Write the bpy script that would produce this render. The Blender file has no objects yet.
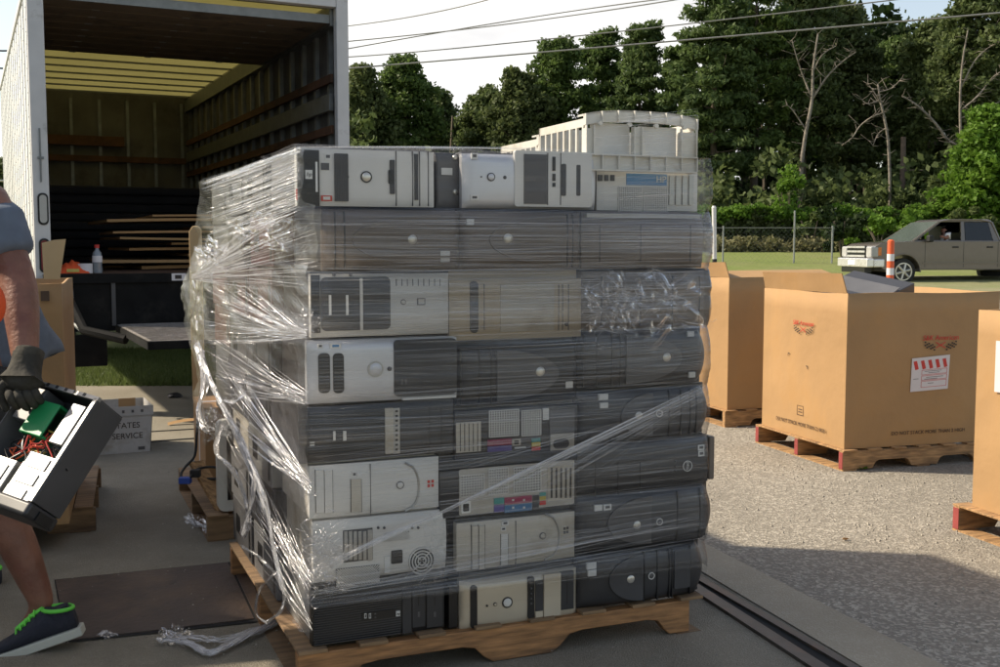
import bpy, bmesh, math, random
import numpy as np
from mathutils import Vector, Matrix
random.seed(7); rng = np.random.default_rng(11)
sc = bpy.context.scene
COL = sc.collection
R = math.radians
PI = math.pi

# ------------------------------------------------------------------ camera
H = 1.28; F = 1100.0; PITCH = math.atan((333.5-245)/F)
cam_d = bpy.data.cameras.new('camera'); cam = bpy.data.objects.new('camera', cam_d); COL.objects.link(cam)
cam.location = (0, 0, H); cam.rotation_euler = (PI/2-PITCH, 0, 0)
cam_d.sensor_width = 36; cam_d.lens = 36*F/1000; cam_d.clip_end = 2000; cam_d.clip_start = .05
sc.camera = cam
CR = Matrix.Rotation(-PITCH, 3, 'X')
def ray(px, py):
    return CR @ Vector(((px-500)/F, 1, -(py-333.5)/F))
def onz(px, py, z=0.0):
    r = ray(px, py); k = (z-H)/r.z
    return Vector((0, 0, H)) + r*k
def aty(px, py, Y):
    r = ray(px, py); return Vector((0, 0, H)) + r*(Y/r.y)
def onplane(px, py, p, n):
    r = ray(px, py); o = Vector((0, 0, H)); k = (p-o).dot(n)/r.dot(n); return o+r*k

# ------------------------------------------------------------------ materials
MATS = {}
def nn(nt, t, **kw):
    n = nt.nodes.new(t)
    for k, v in kw.items(): setattr(n, k, v)
    return n
def mat(name, col, rough=.6, metal=0, var=.12, scale=6, bump=0, bscale=60, spec=.5, dirt=None, dscale=3, coat=0, trans=0, stretch=None, dlo=.5, dhi=.7):
    if name in MATS: return MATS[name]
    m = bpy.data.materials.new(name); m.use_nodes = True; nt = m.node_tree; b = nt.nodes['Principled BSDF']
    b.inputs['Roughness'].default_value = rough; b.inputs['Metallic'].default_value = metal
    b.inputs['Specular IOR Level'].default_value = spec; b.inputs['Coat Weight'].default_value = coat
    tc = nn(nt, 'ShaderNodeTexCoord'); src = tc.outputs['Object']
    if stretch:
        mp = nn(nt, 'ShaderNodeMapping'); mp.inputs['Scale'].default_value = stretch; nt.links.new(src, mp.inputs[0]); src = mp.outputs[0]
    n1 = nn(nt, 'ShaderNodeTexNoise'); n1.inputs['Scale'].default_value = scale; n1.inputs['Detail'].default_value = 6
    nt.links.new(src, n1.inputs['Vector'])
    mx = nn(nt, 'ShaderNodeMix', data_type='RGBA'); c = col
    mx.inputs['A'].default_value = tuple(max(0, x*(1-var)) for x in c)+(1,)
    mx.inputs['B'].default_value = tuple(min(1, x*(1+var)) for x in c)+(1,)
    cr = nn(nt, 'ShaderNodeMapRange'); cr.inputs[1].default_value = .3; cr.inputs[2].default_value = .7
    nt.links.new(n1.outputs[0], cr.inputs[0]); nt.links.new(cr.outputs[0], mx.inputs['Factor'])
    out = mx.outputs['Result']
    if dirt:
        n2 = nn(nt, 'ShaderNodeTexNoise'); n2.inputs['Scale'].default_value = dscale; n2.inputs['Detail'].default_value = 8; n2.inputs['Roughness'].default_value = .7
        nt.links.new(src, n2.inputs['Vector'])
        r2 = nn(nt, 'ShaderNodeMapRange'); r2.inputs[1].default_value = dlo; r2.inputs[2].default_value = dhi
        nt.links.new(n2.outputs[0], r2.inputs[0])
        m2 = nn(nt, 'ShaderNodeMix', data_type='RGBA'); m2.inputs['B'].default_value = tuple(dirt)+(1,)
        nt.links.new(r2.outputs[0], m2.inputs['Factor']); nt.links.new(out, m2.inputs['A']); out = m2.outputs['Result']
    nt.links.new(out, b.inputs['Base Color'])
    rr = nn(nt, 'ShaderNodeMapRange'); rr.inputs[3].default_value = max(.03, rough-.08); rr.inputs[4].default_value = min(1, rough+.1)
    nt.links.new(n1.outputs[0], rr.inputs[0]); nt.links.new(rr.outputs[0], b.inputs['Roughness'])
    if bump:
        n3 = nn(nt, 'ShaderNodeTexNoise'); n3.inputs['Scale'].default_value = bscale; n3.inputs['Detail'].default_value = 5
        nt.links.new(src, n3.inputs['Vector'])
        bp = nn(nt, 'ShaderNodeBump'); bp.inputs['Strength'].default_value = bump; bp.inputs['Distance'].default_value = .01
        nt.links.new(n3.outputs[0], bp.inputs['Height']); nt.links.new(bp.outputs[0], b.inputs['Normal'])
    if trans:
        o = nt.nodes['Material Output']; tr = nn(nt, 'ShaderNodeBsdfTranslucent'); nt.links.new(out, tr.inputs[0])
        ms = nn(nt, 'ShaderNodeMixShader'); ms.inputs[0].default_value = trans
        nt.links.new(b.outputs[0], ms.inputs[1]); nt.links.new(tr.outputs[0], ms.inputs[2]); nt.links.new(ms.outputs[0], o.inputs[0])
    MATS[name] = m; return m

CARD = mat('cardboard', (.40, .238, .108), .8, var=.10, scale=2.2, bump=.9, bscale=4.5, dirt=(.43, .245, .10), dscale=3.0, stretch=(1, 1, 1))
CARDIN = mat('cardboard_inner', (.42, .24, .11), .85, var=.1)
CARDLT = mat('cardboard_light', (.60, .42, .22), .8, var=.06)
WOOD = mat('pallet_wood', (.38, .22, .10), .75, var=.5, scale=9, bump=.3, bscale=30, stretch=(1, 8, 8), dirt=(.13, .075, .04), dscale=1.5)
WOODD = mat('old_pallet_wood', (.24, .15, .08), .85, var=.35, scale=5, bump=.3, bscale=30, stretch=(1, 8, 8), dirt=(.10, .06, .035), dscale=1.5)
ORANGEW = mat('stained_pallet_board', (.34, .165, .065), .6, var=.45, scale=9, stretch=(1, 7, 9), bump=.2, dirt=(.12, .06, .03), dscale=2)
REDP = mat('red_end_paint', (.28, .05, .045), .7, var=.2)
SILVER = mat('silver_plastic', (.56, .57, .60), .35, metal=.35, var=.05)
SILVERW = mat('warm_silver_plastic', (.52, .46, .36), .38, metal=.3, var=.06)
LGREY = mat('light_grey_plastic', (.61, .60, .57), .5, var=.05)
BEIGE = mat('beige_plastic', (.50, .46, .39), .55, var=.07, dirt=(.30, .25, .18), dscale=3)
IVORY = mat('ivory_plastic', (.64, .62, .56), .5, var=.07, dirt=(.50, .46, .38), dscale=4)
CREAM = mat('cream_tan_plastic', (.46, .38, .27), .55, var=.08)
DARK = mat('charcoal_plastic', (.030, .030, .033), .42, var=.2)
BLACK = mat('black_plastic', (.012, .012, .013), .35, var=.2)
MIDG = mat('mid_grey_plastic', (.085, .083, .085), .45, var=.12)
DGREY = mat('dark_grey_plastic', (.05, .05, .054), .42, var=.15)
CASEG = mat('galvanised_case_steel', (.38, .38, .37), .38, metal=.7, var=.1, scale=20)
CASEB = mat('black_painted_steel', (.02, .02, .022), .4, var=.2)
CASED = mat('grey_painted_steel', (.12, .12, .125), .45, var=.12)
CASER = mat('dark_red_painted_steel', (.085, .022, .022), .5, var=.25)
CHROME = mat('button_metal', (.62, .60, .55), .28, metal=.6, var=.03)
STICKW = mat('white_sticker', (.62, .62, .60), .5, var=.05)
STICKB = mat('blue_sticker', (.08, .22, .42), .4, var=.1)
STICKR = mat('red_sticker', (.50, .06, .04), .45, var=.1)
PCRIM = mat('crimson_port_panel', (.30, .03, .08), .5, var=.15)
PVIO = mat('violet_port_panel', (.10, .08, .26), .5, var=.15)
PCYAN = mat('teal_port_panel', (.05, .28, .26), .5, var=.15)
PYEL = mat('yellow_port', (.55, .42, .10), .5)
PBLUE = mat('blue_port_panel', (.06, .16, .30), .5, var=.1)
WHITE = mat('white_plastic', (.70, .70, .68), .5, var=.04)
RED = mat('red_ink', (.55, .04, .03), .6)
INK = mat('black_ink', (.04, .03, .025), .7)
INKB = mat('brown_black_ink', (.10, .06, .035), .7)
LABEL = mat('paper_label', (.66, .62, .62), .6, var=.03)
ALU = mat('white_aluminium_panel', (.66, .67, .66), .42, var=.05, bump=.05, bscale=8, dirt=(.45, .46, .44), dscale=1.2, stretch=(1, 1, .15))
FRAMEP = mat('grey_white_painted_frame', (.56, .56, .56), .5, var=.06, dirt=(.25, .24, .22), dscale=4, dlo=.58, dhi=.8)
STEEL = mat('galvanised_rib', (.20, .21, .21), .45, metal=.5, var=.2, scale=10)
RAIL = mat('rusty_wood_rail', (.12, .055, .03), .8, var=.3, scale=8, dirt=(.05, .03, .02), dscale=5)
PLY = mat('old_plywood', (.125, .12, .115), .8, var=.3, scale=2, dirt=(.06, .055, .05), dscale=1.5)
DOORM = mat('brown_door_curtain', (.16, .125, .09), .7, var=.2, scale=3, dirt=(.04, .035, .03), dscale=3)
LIFTB = mat('black_gate_paint', (.008, .008, .008), .75, spec=.15, var=.4, scale=8, dirt=(.022, .02, .018), dscale=5)
TYRE = mat('tyre_rubber', (.02, .02, .02), .85, var=.2)
TAUPE = mat('taupe_car_paint', (.155, .132, .112), .3, metal=.35, var=.04, coat=.8, dirt=(.17, .145, .12), dscale=2)
CARCH = mat('chrome_trim', (.80, .80, .80), .28, metal=.65, var=.05)
GLASSD = mat('tinted_glass', (.012, .014, .015), .12, var=.1, spec=.6)
GLASSW = mat('windscreen_glass', (.07, .09, .08), .1, var=.1, spec=.8)
LAMPC = mat('clear_lamp_lens', (.38, .38, .37), .12, var=.1)
LAMPR = mat('red_lamp_lens', (.17, .015, .02), .2, var=.15)
LAMPO = mat('orange_lamp_lens', (.60, .18, .03), .25)
ORANGE = mat('safety_orange', (.72, .11, .03), .5, var=.06)
ORHV = mat('orange_high_visibility_cloth', (.75, .09, .02), .7, var=.1, bump=.3, bscale=20)
SKINM = mat('skin', (.23, .10, .065), .5, var=.22, scale=14, bump=.35, bscale=60, dirt=(.18, .065, .045), dscale=9)
SHIRT = mat('grey_blue_cotton', (.125, .15, .19), .85, var=.12, scale=18, bump=1, bscale=9, dirt=(.10, .12, .155), dscale=8)
SHORTS = mat('dark_shorts_cotton', (.035, .035, .032), .9, var=.2, bump=.3, bscale=15)
GLOVE = mat('dark_work_glove', (.034, .031, .024), .85, var=.45, bump=1, bscale=22, dirt=(.07, .062, .045), dscale=14)
SHOEM = mat('navy_shoe_mesh', (.018, .020, .032), .8, var=.25, bump=.4, bscale=150)
SOLE = mat('pale_sole_foam', (.48, .48, .42), .7, var=.08)
GREENL = mat('lime_lace', (.12, .62, .07), .6)
GREENP = mat('green_plastic', (.01, .27, .085), .4, var=.08)
PCB = mat('circuit_board', (.02, .10, .05), .5, var=.3)
HAIRM = mat('brown_hair', (.05, .03, .02), .8)
POSTW = mat('white_pipe', (.66, .66, .63), .5, var=.05, dirt=(.4, .4, .38))
BARK = mat('bark', (.12, .095, .07), .9, var=.3, scale=4, bump=.5, bscale=10)
BARKP = mat('pale_bark', (.22, .19, .155), .9, var=.35, scale=5, bump=.5, bscale=9, dirt=(.10, .085, .07), dscale=2)
POLEW = mat('pole_wood', (.13, .095, .07), .9, var=.2)
WIREM = mat('cable_sheath', (.10, .10, .10), .5)
BRICKW = mat('shade_building_metal', (.45, .44, .40), .6)
PLATE = mat('rusty_steel_plate', (.075, .052, .042), .55, metal=.25, var=.25, scale=5, bump=.25, bscale=40, dirt=(.15, .095, .06), dscale=2.2, dlo=.48, dhi=.68)
CHAN = mat('steel_channel', (.09, .08, .07), .5, metal=.5, var=.3, scale=14, dirt=(.16, .10, .07), dscale=6)
BLK = mat('dark_gap', (.008, .008, .008), .9)
WIRE = mat('fence_wire', (.28, .29, .28), .45, metal=.6)
RUBBER = mat('black_rubber', (.012, .012, .012), .6)
VGABLUE = mat('blue_connector', (.02, .07, .35), .45)

def leafmat(name, c0, c1):
    m = bpy.data.materials.new(name); m.use_nodes = True; nt = m.node_tree; nt.nodes.clear()
    g = nn(nt, 'ShaderNodeNewGeometry'); tc = nn(nt, 'ShaderNodeTexCoord')
    mx = nn(nt, 'ShaderNodeMix', data_type='RGBA'); mx.inputs['A'].default_value = c0+(1,); mx.inputs['B'].default_value = c1+(1,)
    n = nn(nt, 'ShaderNodeTexNoise'); n.inputs['Scale'].default_value = .6; nt.links.new(tc.outputs['Object'], n.inputs['Vector'])
    ad = nn(nt, 'ShaderNodeMath', operation='MULTIPLY_ADD'); ad.inputs[1].default_value = .55; nt.links.new(g.outputs['Random Per Island'], ad.inputs[0])
    sb = nn(nt, 'ShaderNodeMapRange'); sb.inputs[1].default_value = .3; sb.inputs[2].default_value = .7; sb.inputs[4].default_value = .45
    nt.links.new(n.outputs[0], sb.inputs[0]); nt.links.new(sb.outputs[0], ad.inputs[2]); nt.links.new(ad.outputs[0], mx.inputs['Factor'])
    d = nn(nt, 'ShaderNodeBsdfPrincipled'); d.inputs['Roughness'].default_value = .6; d.inputs['Specular IOR Level'].default_value = .25
    t = nn(nt, 'ShaderNodeBsdfTranslucent'); s = nn(nt, 'ShaderNodeMixShader'); s.inputs[0].default_value = .42; o = nn(nt, 'ShaderNodeOutputMaterial')
    nt.links.new(mx.outputs['Result'], d.inputs['Base Color']); nt.links.new(mx.outputs['Result'], t.inputs[0])
    nt.links.new(d.outputs[0], s.inputs[1]); nt.links.new(t.outputs[0], s.inputs[2]); nt.links.new(s.outputs[0], o.inputs[0])
    return m
LEAF = leafmat('oak_leaves', (.052, .078, .025), (.165, .21, .075))
LEAFP = leafmat('pine_needles', (.048, .082, .025), (.145, .205, .07))
LEAFO = leafmat('olive_leaves', (.050, .070, .023), (.15, .185, .07))
LEAFY = leafmat('fresh_leaves', (.045, .080, .02), (.135, .20, .055))
LEAFB = leafmat('bright_leaves', (.07, .16, .018), (.16, .27, .04))
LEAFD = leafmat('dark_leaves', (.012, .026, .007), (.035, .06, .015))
GRASSM = leafmat('grass_blades', (.07, .105, .03), (.15, .19, .06))

def filmmat(name, base=.1, streak=.5, su=3, sv=220, rough=.22, white=(.82, .82, .84), gl=.5, lo=.45, hi=.75, fine=0, frk=1.0):
    """Clear stretch film: mostly see-through, with milky pulled streaks and a glossy skin."""
    m = bpy.data.materials.new(name); m.use_nodes = True; nt = m.node_tree; nt.nodes.clear()
    uv = nn(nt, 'ShaderNodeUVMap'); mp = nn(nt, 'ShaderNodeMapping'); mp.inputs['Scale'].default_value = (su, sv, 1)
    nt.links.new(uv.outputs[0], mp.inputs[0])
    n = nn(nt, 'ShaderNodeTexNoise'); n.inputs['Scale'].default_value = 1; n.inputs['Detail'].default_value = 5; n.inputs['Roughness'].default_value = .65
    n.inputs['Distortion'].default_value = .3
    nt.links.new(mp.outputs[0], n.inputs['Vector'])
    mr = nn(nt, 'ShaderNodeMapRange'); mr.inputs[1].default_value = lo; mr.inputs[2].default_value = hi; nt.links.new(n.outputs[0], mr.inputs[0])
    n2 = nn(nt, 'ShaderNodeTexNoise'); n2.inputs['Scale'].default_value = 1; n2.inputs['Detail'].default_value = 3
    mp2 = nn(nt, 'ShaderNodeMapping'); mp2.inputs['Scale'].default_value = (su*.8, sv*.09, 1); nt.links.new(uv.outputs[0], mp2.inputs[0]); nt.links.new(mp2.outputs[0], n2.inputs['Vector'])
    mr2 = nn(nt, 'ShaderNodeMapRange'); mr2.inputs[1].default_value = .35; mr2.inputs[2].default_value = .7; mr2.inputs[3].default_value = .25; mr2.inputs[4].default_value = 1
    nt.links.new(n2.outputs[0], mr2.inputs[0])
    mu = nn(nt, 'ShaderNodeMath', operation='MULTIPLY'); nt.links.new(mr.outputs[0], mu.inputs[0]); nt.links.new(mr2.outputs[0], mu.inputs[1])
    ma = nn(nt, 'ShaderNodeMath', operation='MULTIPLY_ADD'); ma.inputs[1].default_value = streak; ma.inputs[2].default_value = base
    nt.links.new(mu.outputs[0], ma.inputs[0])
    at = nn(nt, 'ShaderNodeAttribute', attribute_name='dens')
    md = nn(nt, 'ShaderNodeMath', operation='MULTIPLY'); md.use_clamp = True; nt.links.new(ma.outputs[0], md.inputs[0]); nt.links.new(at.outputs['Fac'], md.inputs[1])
    tr = nn(nt, 'ShaderNodeBsdfTransparent'); tr.inputs[0].default_value = (.97, .97, .97, 1)
    df = nn(nt, 'ShaderNodeBsdfDiffuse'); df.inputs[0].default_value = white+(1,)
    tl = nn(nt, 'ShaderNodeBsdfTranslucent'); tl.inputs[0].default_value = white+(1,)
    dm = nn(nt, 'ShaderNodeMixShader'); dm.inputs[0].default_value = .35; nt.links.new(df.outputs[0], dm.inputs[1]); nt.links.new(tl.outputs[0], dm.inputs[2])
    g = nn(nt, 'ShaderNodeBsdfGlossy'); g.inputs[0].default_value = (.95, .95, .97, 1); g.inputs['Roughness'].default_value = rough
    bp = nn(nt, 'ShaderNodeBump'); bp.inputs['Strength'].default_value = .6; bp.inputs['Distance'].default_value = .004
    nt.links.new(n.outputs[0], bp.inputs['Height']); nt.links.new(bp.outputs[0], g.inputs['Normal'])
    s1 = nn(nt, 'ShaderNodeMixShader'); s1.inputs[0].default_value = gl; nt.links.new(dm.outputs[0], s1.inputs[1]); nt.links.new(g.outputs[0], s1.inputs[2])
    s2 = nn(nt, 'ShaderNodeMixShader'); nt.links.new(md.outputs[0], s2.inputs[0]); nt.links.new(tr.outputs[0], s2.inputs[1]); nt.links.new(s1.outputs[0], s2.inputs[2])
    # clear gloss
    fr = nn(nt, 'ShaderNodeFresnel'); fr.inputs[0].default_value = 1.35; nt.links.new(bp.outputs[0], fr.inputs['Normal'])
    fk = nn(nt, 'ShaderNodeMath', operation='MULTIPLY'); fk.inputs[1].default_value = frk; nt.links.new(fr.outputs[0], fk.inputs[0])
    fm = nn(nt, 'ShaderNodeMath', operation='MULTIPLY'); fm.use_clamp = True; nt.links.new(fk.outputs[0], fm.inputs[0]); nt.links.new(at.outputs['Fac'], fm.inputs[1])
    s3 = nn(nt, 'ShaderNodeMixShader'); nt.links.new(fm.outputs[0], s3.inputs[0]); nt.links.new(s2.outputs[0], s3.inputs[1]); nt.links.new(g.outputs[0], s3.inputs[2])
    o = nn(nt, 'ShaderNodeOutputMaterial'); nt.links.new(s3.outputs[0], o.inputs[0])
    return m
FILM = filmmat('stretch_film', .05, .55, 2.2, 260, white=(.58, .56, .56), lo=.46, hi=.72, gl=.45)
FILML = filmmat('stretch_film_side', .0, .75, 4, 170, rough=.22, lo=.49, hi=.70, gl=.35, frk=.45)
PLEAT = filmmat('film_pleats', .45, .6, 5, 3, rough=.22, gl=.3, white=(.85, .85, .86))
FCRUMP = filmmat('film_crumpled', .16, .30, 9, 9, rough=.25, gl=.3, lo=.42, hi=.7)

# ------------------------------------------------------------------ mesh helpers
def tag(o, label=None, cat=None, group=None, kind=None):
    if label: o['label'] = label
    if cat: o['category'] = cat
    if group: o['group'] = group
    if kind: o['kind'] = kind
    return o
def empty(name, loc=(0, 0, 0), rz=0, label=None, cat=None, group=None, kind=None, rot=None):
    o = bpy.data.objects.new(name, None); COL.objects.link(o); o.location = loc
    o.rotation_euler = rot if rot else (0, 0, rz); o.empty_display_size = .1
    return tag(o, label, cat, group, kind)
class MB:
    def __init__(s): s.v = []; s.f = []; s.uv = None; s.dens = None
    def add(s, vs, fs):
        n = len(s.v); s.v += [tuple(v) for v in vs]; s.f += [tuple(i+n for i in f) for f in fs]; return s
    def box(s, x0, y0, z0, x1, y1, z1, M=None):
        vs = [Vector(p) for p in ((x0, y0, z0), (x1, y0, z0), (x1, y1, z0), (x0, y1, z0), (x0, y0, z1), (x1, y0, z1), (x1, y1, z1), (x0, y1, z1))]
        if M: vs = [M @ v for v in vs]
        return s.add(vs, [(0, 3, 2, 1), (4, 5, 6, 7), (0, 1, 5, 4), (1, 2, 6, 5), (2, 3, 7, 6), (3, 0, 4, 7)])
    def cyl(s, p, q, r, n=16, r2=None):
        p = Vector(p); q = Vector(q); d = (q-p).normalized(); a = d.orthogonal().normalized(); b = d.cross(a); r2 = r if r2 is None else r2
        vs = [p+(a*math.cos(2*PI*i/n)+b*math.sin(2*PI*i/n))*r for i in range(n)]+[q+(a*math.cos(2*PI*i/n)+b*math.sin(2*PI*i/n))*r2 for i in range(n)]
        return s.add(vs, [(i, (i+1) % n, n+(i+1) % n, n+i) for i in range(n)]+[tuple(range(n-1, -1, -1)), tuple(range(n, 2*n))])
    def ring(s, p, d, r0, r1, th, n=24):
        p = Vector(p); d = Vector(d).normalized(); a = d.orthogonal().normalized(); b = d.cross(a); vs = []
        for k, r in ((0, r0), (0, r1), (th, r1), (th, r0)):
            vs += [p+d*k+(a*math.cos(2*PI*i/n)+b*math.sin(2*PI*i/n))*r for i in range(n)]
        fs = []
        for k in range(4):
            k2 = (k+1) % 4
            fs += [(k*n+i, k*n+(i+1) % n, k2*n+(i+1) % n, k2*n+i) for i in range(n)]
        return s.add(vs, fs)
    def tube(s, pts, r, n=6):
        pts = [Vector(p) for p in pts]; vs = []; L = len(pts); a = None
        for i, p in enumerate(pts):
            d = (pts[min(i+1, L-1)]-pts[max(i-1, 0)]).normalized()
            if a is None: a = d.orthogonal().normalized()
            a = (a-d*a.dot(d)); a = a.normalized() if a.length > 1e-6 else d.orthogonal().normalized()
            b = d.cross(a); rr = r[i] if isinstance(r, (list, tuple)) else r
            vs += [p+(a*math.cos(2*PI*k/n)+b*math.sin(2*PI*k/n))*rr for k in range(n)]
        fs = [(i*n+k, i*n+(k+1) % n, (i+1)*n+(k+1) % n, (i+1)*n+k) for i in range(L-1) for k in range(n)]
        fs += [tuple(range(n-1, -1, -1)), tuple(range((L-1)*n, L*n))]
        return s.add(vs, fs)
    def prism(s, poly, y0, y1, M=None):
        """poly in x,z extruded along y"""
        n = len(poly); vs = [Vector((x, y0, z)) for x, z in poly]+[Vector((x, y1, z)) for x, z in poly]
        if M: vs = [M @ v for v in vs]
        return s.add(vs, [tuple(range(n)), tuple(range(2*n-1, n-1, -1))]+[(i, n+i, n+(i+1) % n, (i+1) % n) for i in range(n)])
    def grid(s, P, nu, nv):
        n = len(s.v); s.v += [tuple(P(i/(nu-1), j/(nv-1))) for j in range(nv) for i in range(nu)]
        s.f += [(n+j*nu+i, n+j*nu+i+1, n+(j+1)*nu+i+1, n+(j+1)*nu+i) for j in range(nv-1) for i in range(nu-1)]; return s
    def build(s, name, m, parent=None, smooth=False, bevel=0, seg=2, loc=None):
        me = bpy.data.meshes.new(name); me.from_pydata(s.v, [], s.f); me.materials.append(m)
        if s.uv:
            u = me.uv_layers.new(name='UVMap'); 
            for l in me.loops: u.data[l.index].uv = s.uv[l.vertex_index]
        if s.dens is not None:
            a = me.attributes.new('dens', 'FLOAT', 'POINT'); a.data.foreach_set('value', s.dens)
        me.validate()
        bm = bmesh.new(); bm.from_mesh(me); 
        if not s.uv: bmesh.ops.recalc_face_normals(bm, faces=bm.faces)
        bm.to_mesh(me); bm.free()
        if smooth:
            for p in me.polygons: p.use_smooth = True
            if smooth != 'all': me.set_sharp_from_angle(angle=R(40))
        o = bpy.data.objects.new(name, me); COL.objects.link(o)
        if parent: o.parent = parent
        if loc: o.location = loc
        if bevel:
            md = o.modifiers.new('b', 'BEVEL'); md.width = bevel; md.segments = seg; md.limit_method = 'ANGLE'; md.angle_limit = R(40)
            for p in me.polygons: p.use_smooth = True
            md.harden_normals = True
        return o
def rrect(x0, z0, x1, z1, r, n=5):
    r = min(r, (x1-x0)/2*.99, (z1-z0)/2*.99); P = []
    for cx, cz, a0 in ((x1-r, z1-r, 0), (x0+r, z1-r, 90), (x0+r, z0+r, 180), (x1-r, z0+r, 270)):
        P += [(cx+r*math.cos(R(a0+90*i/n)), cz+r*math.sin(R(a0+90*i/n))) for i in range(n+1)]
    return P
def textmesh(name, s, size, m, parent, M, ext=.0006, align='CENTER', shear=0, sx=1):
    c = bpy.data.curves.new('t', 'FONT'); c.body = s; c.size = size; c.extrude = ext; c.align_x = align; c.align_y = 'CENTER'; c.shear = shear
    c.resolution_u = 3
    o = bpy.data.objects.new('t', c); COL.objects.link(o); bpy.context.view_layer.update()
    me = bpy.data.meshes.new_from_object(o.evaluated_get(bpy.context.evaluated_depsgraph_get()))
    bpy.data.objects.remove(o); me.transform(Matrix.Diagonal((sx, 1, 1, 1))); me.transform(M); me.materials.clear(); me.materials.append(m)
    o = bpy.data.objects.new(name, me); COL.objects.link(o)
    if parent: o.parent = parent
    return o
def vert_M(x, y, z, rot=0):
    """text upright on a face looking to -y; rot turns it in that face"""
    return Matrix.Translation((x, y, z)) @ Matrix.Rotation(rot, 4, 'Y') @ Matrix.Rotation(PI/2, 4, 'X')

# ------------------------------------------------------------------ light and sky
SUN_EL = R(40); sdir = Vector((-.985, .17, 0)).normalized()
sv = Vector((sdir.x*math.cos(SUN_EL), sdir.y*math.cos(SUN_EL), math.sin(SUN_EL)))
sl = bpy.data.lights.new('sun', 'SUN'); sl.energy = 3.6; sl.angle = R(1.5); sl.color = (1, .93, .82)
so = bpy.data.objects.new('sun', sl); COL.objects.link(so); so.rotation_euler = sv.to_track_quat('Z', 'Y').to_euler()
w = bpy.data.worlds.new('World'); sc.world = w; w.use_nodes = True; nt = w.node_tree; nt.nodes.clear()
sky = nn(nt, 'ShaderNodeTexSky', sky_type='NISHITA'); sky.sun_disc = False; sky.sun_elevation = SUN_EL; sky.sun_rotation = math.atan2(sdir.x, sdir.y)
sky.dust_density = 1.2; sky.ozone_density = 1.2
tc = nn(nt, 'ShaderNodeTexCoord'); sp = nn(nt, 'ShaderNodeSeparateXYZ'); nt.links.new(tc.outputs['Generated'], sp.inputs[0])
zz = nn(nt, 'ShaderNodeMath', operation='ADD'); zz.inputs[1].default_value = .12; nt.links.new(sp.outputs[2], zz.inputs[0])
dx = nn(nt, 'ShaderNodeMath', operation='DIVIDE'); dy = nn(nt, 'ShaderNodeMath', operation='DIVIDE')
nt.links.new(sp.outputs[0], dx.inputs[0]); nt.links.new(zz.outputs[0], dx.inputs[1]); nt.links.new(sp.outputs[1], dy.inputs[0]); nt.links.new(zz.outputs[0], dy.inputs[1])
cb = nn(nt, 'ShaderNodeCombineXYZ'); nt.links.new(dx.outputs[0], cb.inputs[0]); nt.links.new(dy.outputs[0], cb.inputs[1])
cn = nn(nt, 'ShaderNodeTexNoise'); cn.inputs['Scale'].default_value = .55; cn.inputs['Detail'].default_value = 9; cn.inputs['Roughness'].default_value = .55
nt.links.new(cb.outputs[0], cn.inputs['Vector'])
# fewer clouds towards both sides of the view, more in the middle
az = nn(nt, 'ShaderNodeMath', operation='ARCTAN2'); nt.links.new(sp.outputs[0], az.inputs[0]); nt.links.new(sp.outputs[1], az.inputs[1])
azo = nn(nt, 'ShaderNodeMath', operation='ADD'); azo.inputs[1].default_value = .05; nt.links.new(az.outputs[0], azo.inputs[0])
ab = nn(nt, 'ShaderNodeMath', operation='ABSOLUTE'); nt.links.new(azo.outputs[0], ab.inputs[0])
am = nn(nt, 'ShaderNodeMapRange'); am.inputs[1].default_value = .20; am.inputs[2].default_value = .36; am.inputs[3].default_value = .30; am.inputs[4].default_value = -0.04
nt.links.new(ab.outputs[0], am.inputs[0])
# open blue sky overhead and behind
oh = nn(nt, 'ShaderNodeMapRange'); oh.inputs[1].default_value = .30; oh.inputs[2].default_value = .60; oh.inputs[3].default_value = 0; oh.inputs[4].default_value = -.30
nt.links.new(sp.outputs[2], oh.inputs[0])
bh = nn(nt, 'ShaderNodeMapRange'); bh.inputs[1].default_value = .7; bh.inputs[2].default_value = 1.3; bh.inputs[3].default_value = 0; bh.inputs[4].default_value = -.10
nt.links.new(ab.outputs[0], bh.inputs[0])
o1 = nn(nt, 'ShaderNodeMath', operation='ADD'); nt.links.new(oh.outputs[0], o1.inputs[0]); nt.links.new(bh.outputs[0], o1.inputs[1])
o2 = nn(nt, 'ShaderNodeMath', operation='ADD'); nt.links.new(o1.outputs[0], o2.inputs[0]); nt.links.new(cn.outputs[0], o2.inputs[1])
ad = nn(nt, 'ShaderNodeMath', operation='ADD'); nt.links.new(o2.outputs[0], ad.inputs[0]); nt.links.new(am.outputs[0], ad.inputs[1])
cm = nn(nt, 'ShaderNodeMapRange'); cm.inputs[1].default_value = .50; cm.inputs[2].default_value = .64; nt.links.new(ad.outputs[0], cm.inputs[0])
cn2 = nn(nt, 'ShaderNodeTexNoise'); cn2.inputs['Scale'].default_value = 1.3; cn2.inputs['Detail'].default_value = 7; nt.links.new(cb.outputs[0], cn2.inputs['Vector'])
cc = nn(nt, 'ShaderNodeMix', data_type='RGBA'); cc.inputs['A'].default_value = (3.5, 3.7, 4.1, 1); cc.inputs['B'].default_value = (5.2, 5.45, 5.8, 1)
c2m = nn(nt, 'ShaderNodeMapRange'); c2m.inputs[1].default_value = .35; c2m.inputs[2].default_value = .65; nt.links.new(cn2.outputs[0], c2m.inputs[0])
nt.links.new(c2m.outputs[0], cc.inputs['Factor'])
skm = nn(nt, 'ShaderNodeMix', data_type='RGBA'); nt.links.new(cm.outputs[0], skm.inputs['Factor']); hs_ = nn(nt, 'ShaderNodeHueSaturation'); hs_.inputs['Saturation'].default_value = .78; hs_.inputs['Value'].default_value = .82; nt.links.new(sky.outputs[0], hs_.inputs['Color']); nt.links.new(hs_.outputs[0], skm.inputs['A']); nt.links.new(cc.outputs['Result'], skm.inputs['B'])
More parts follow.
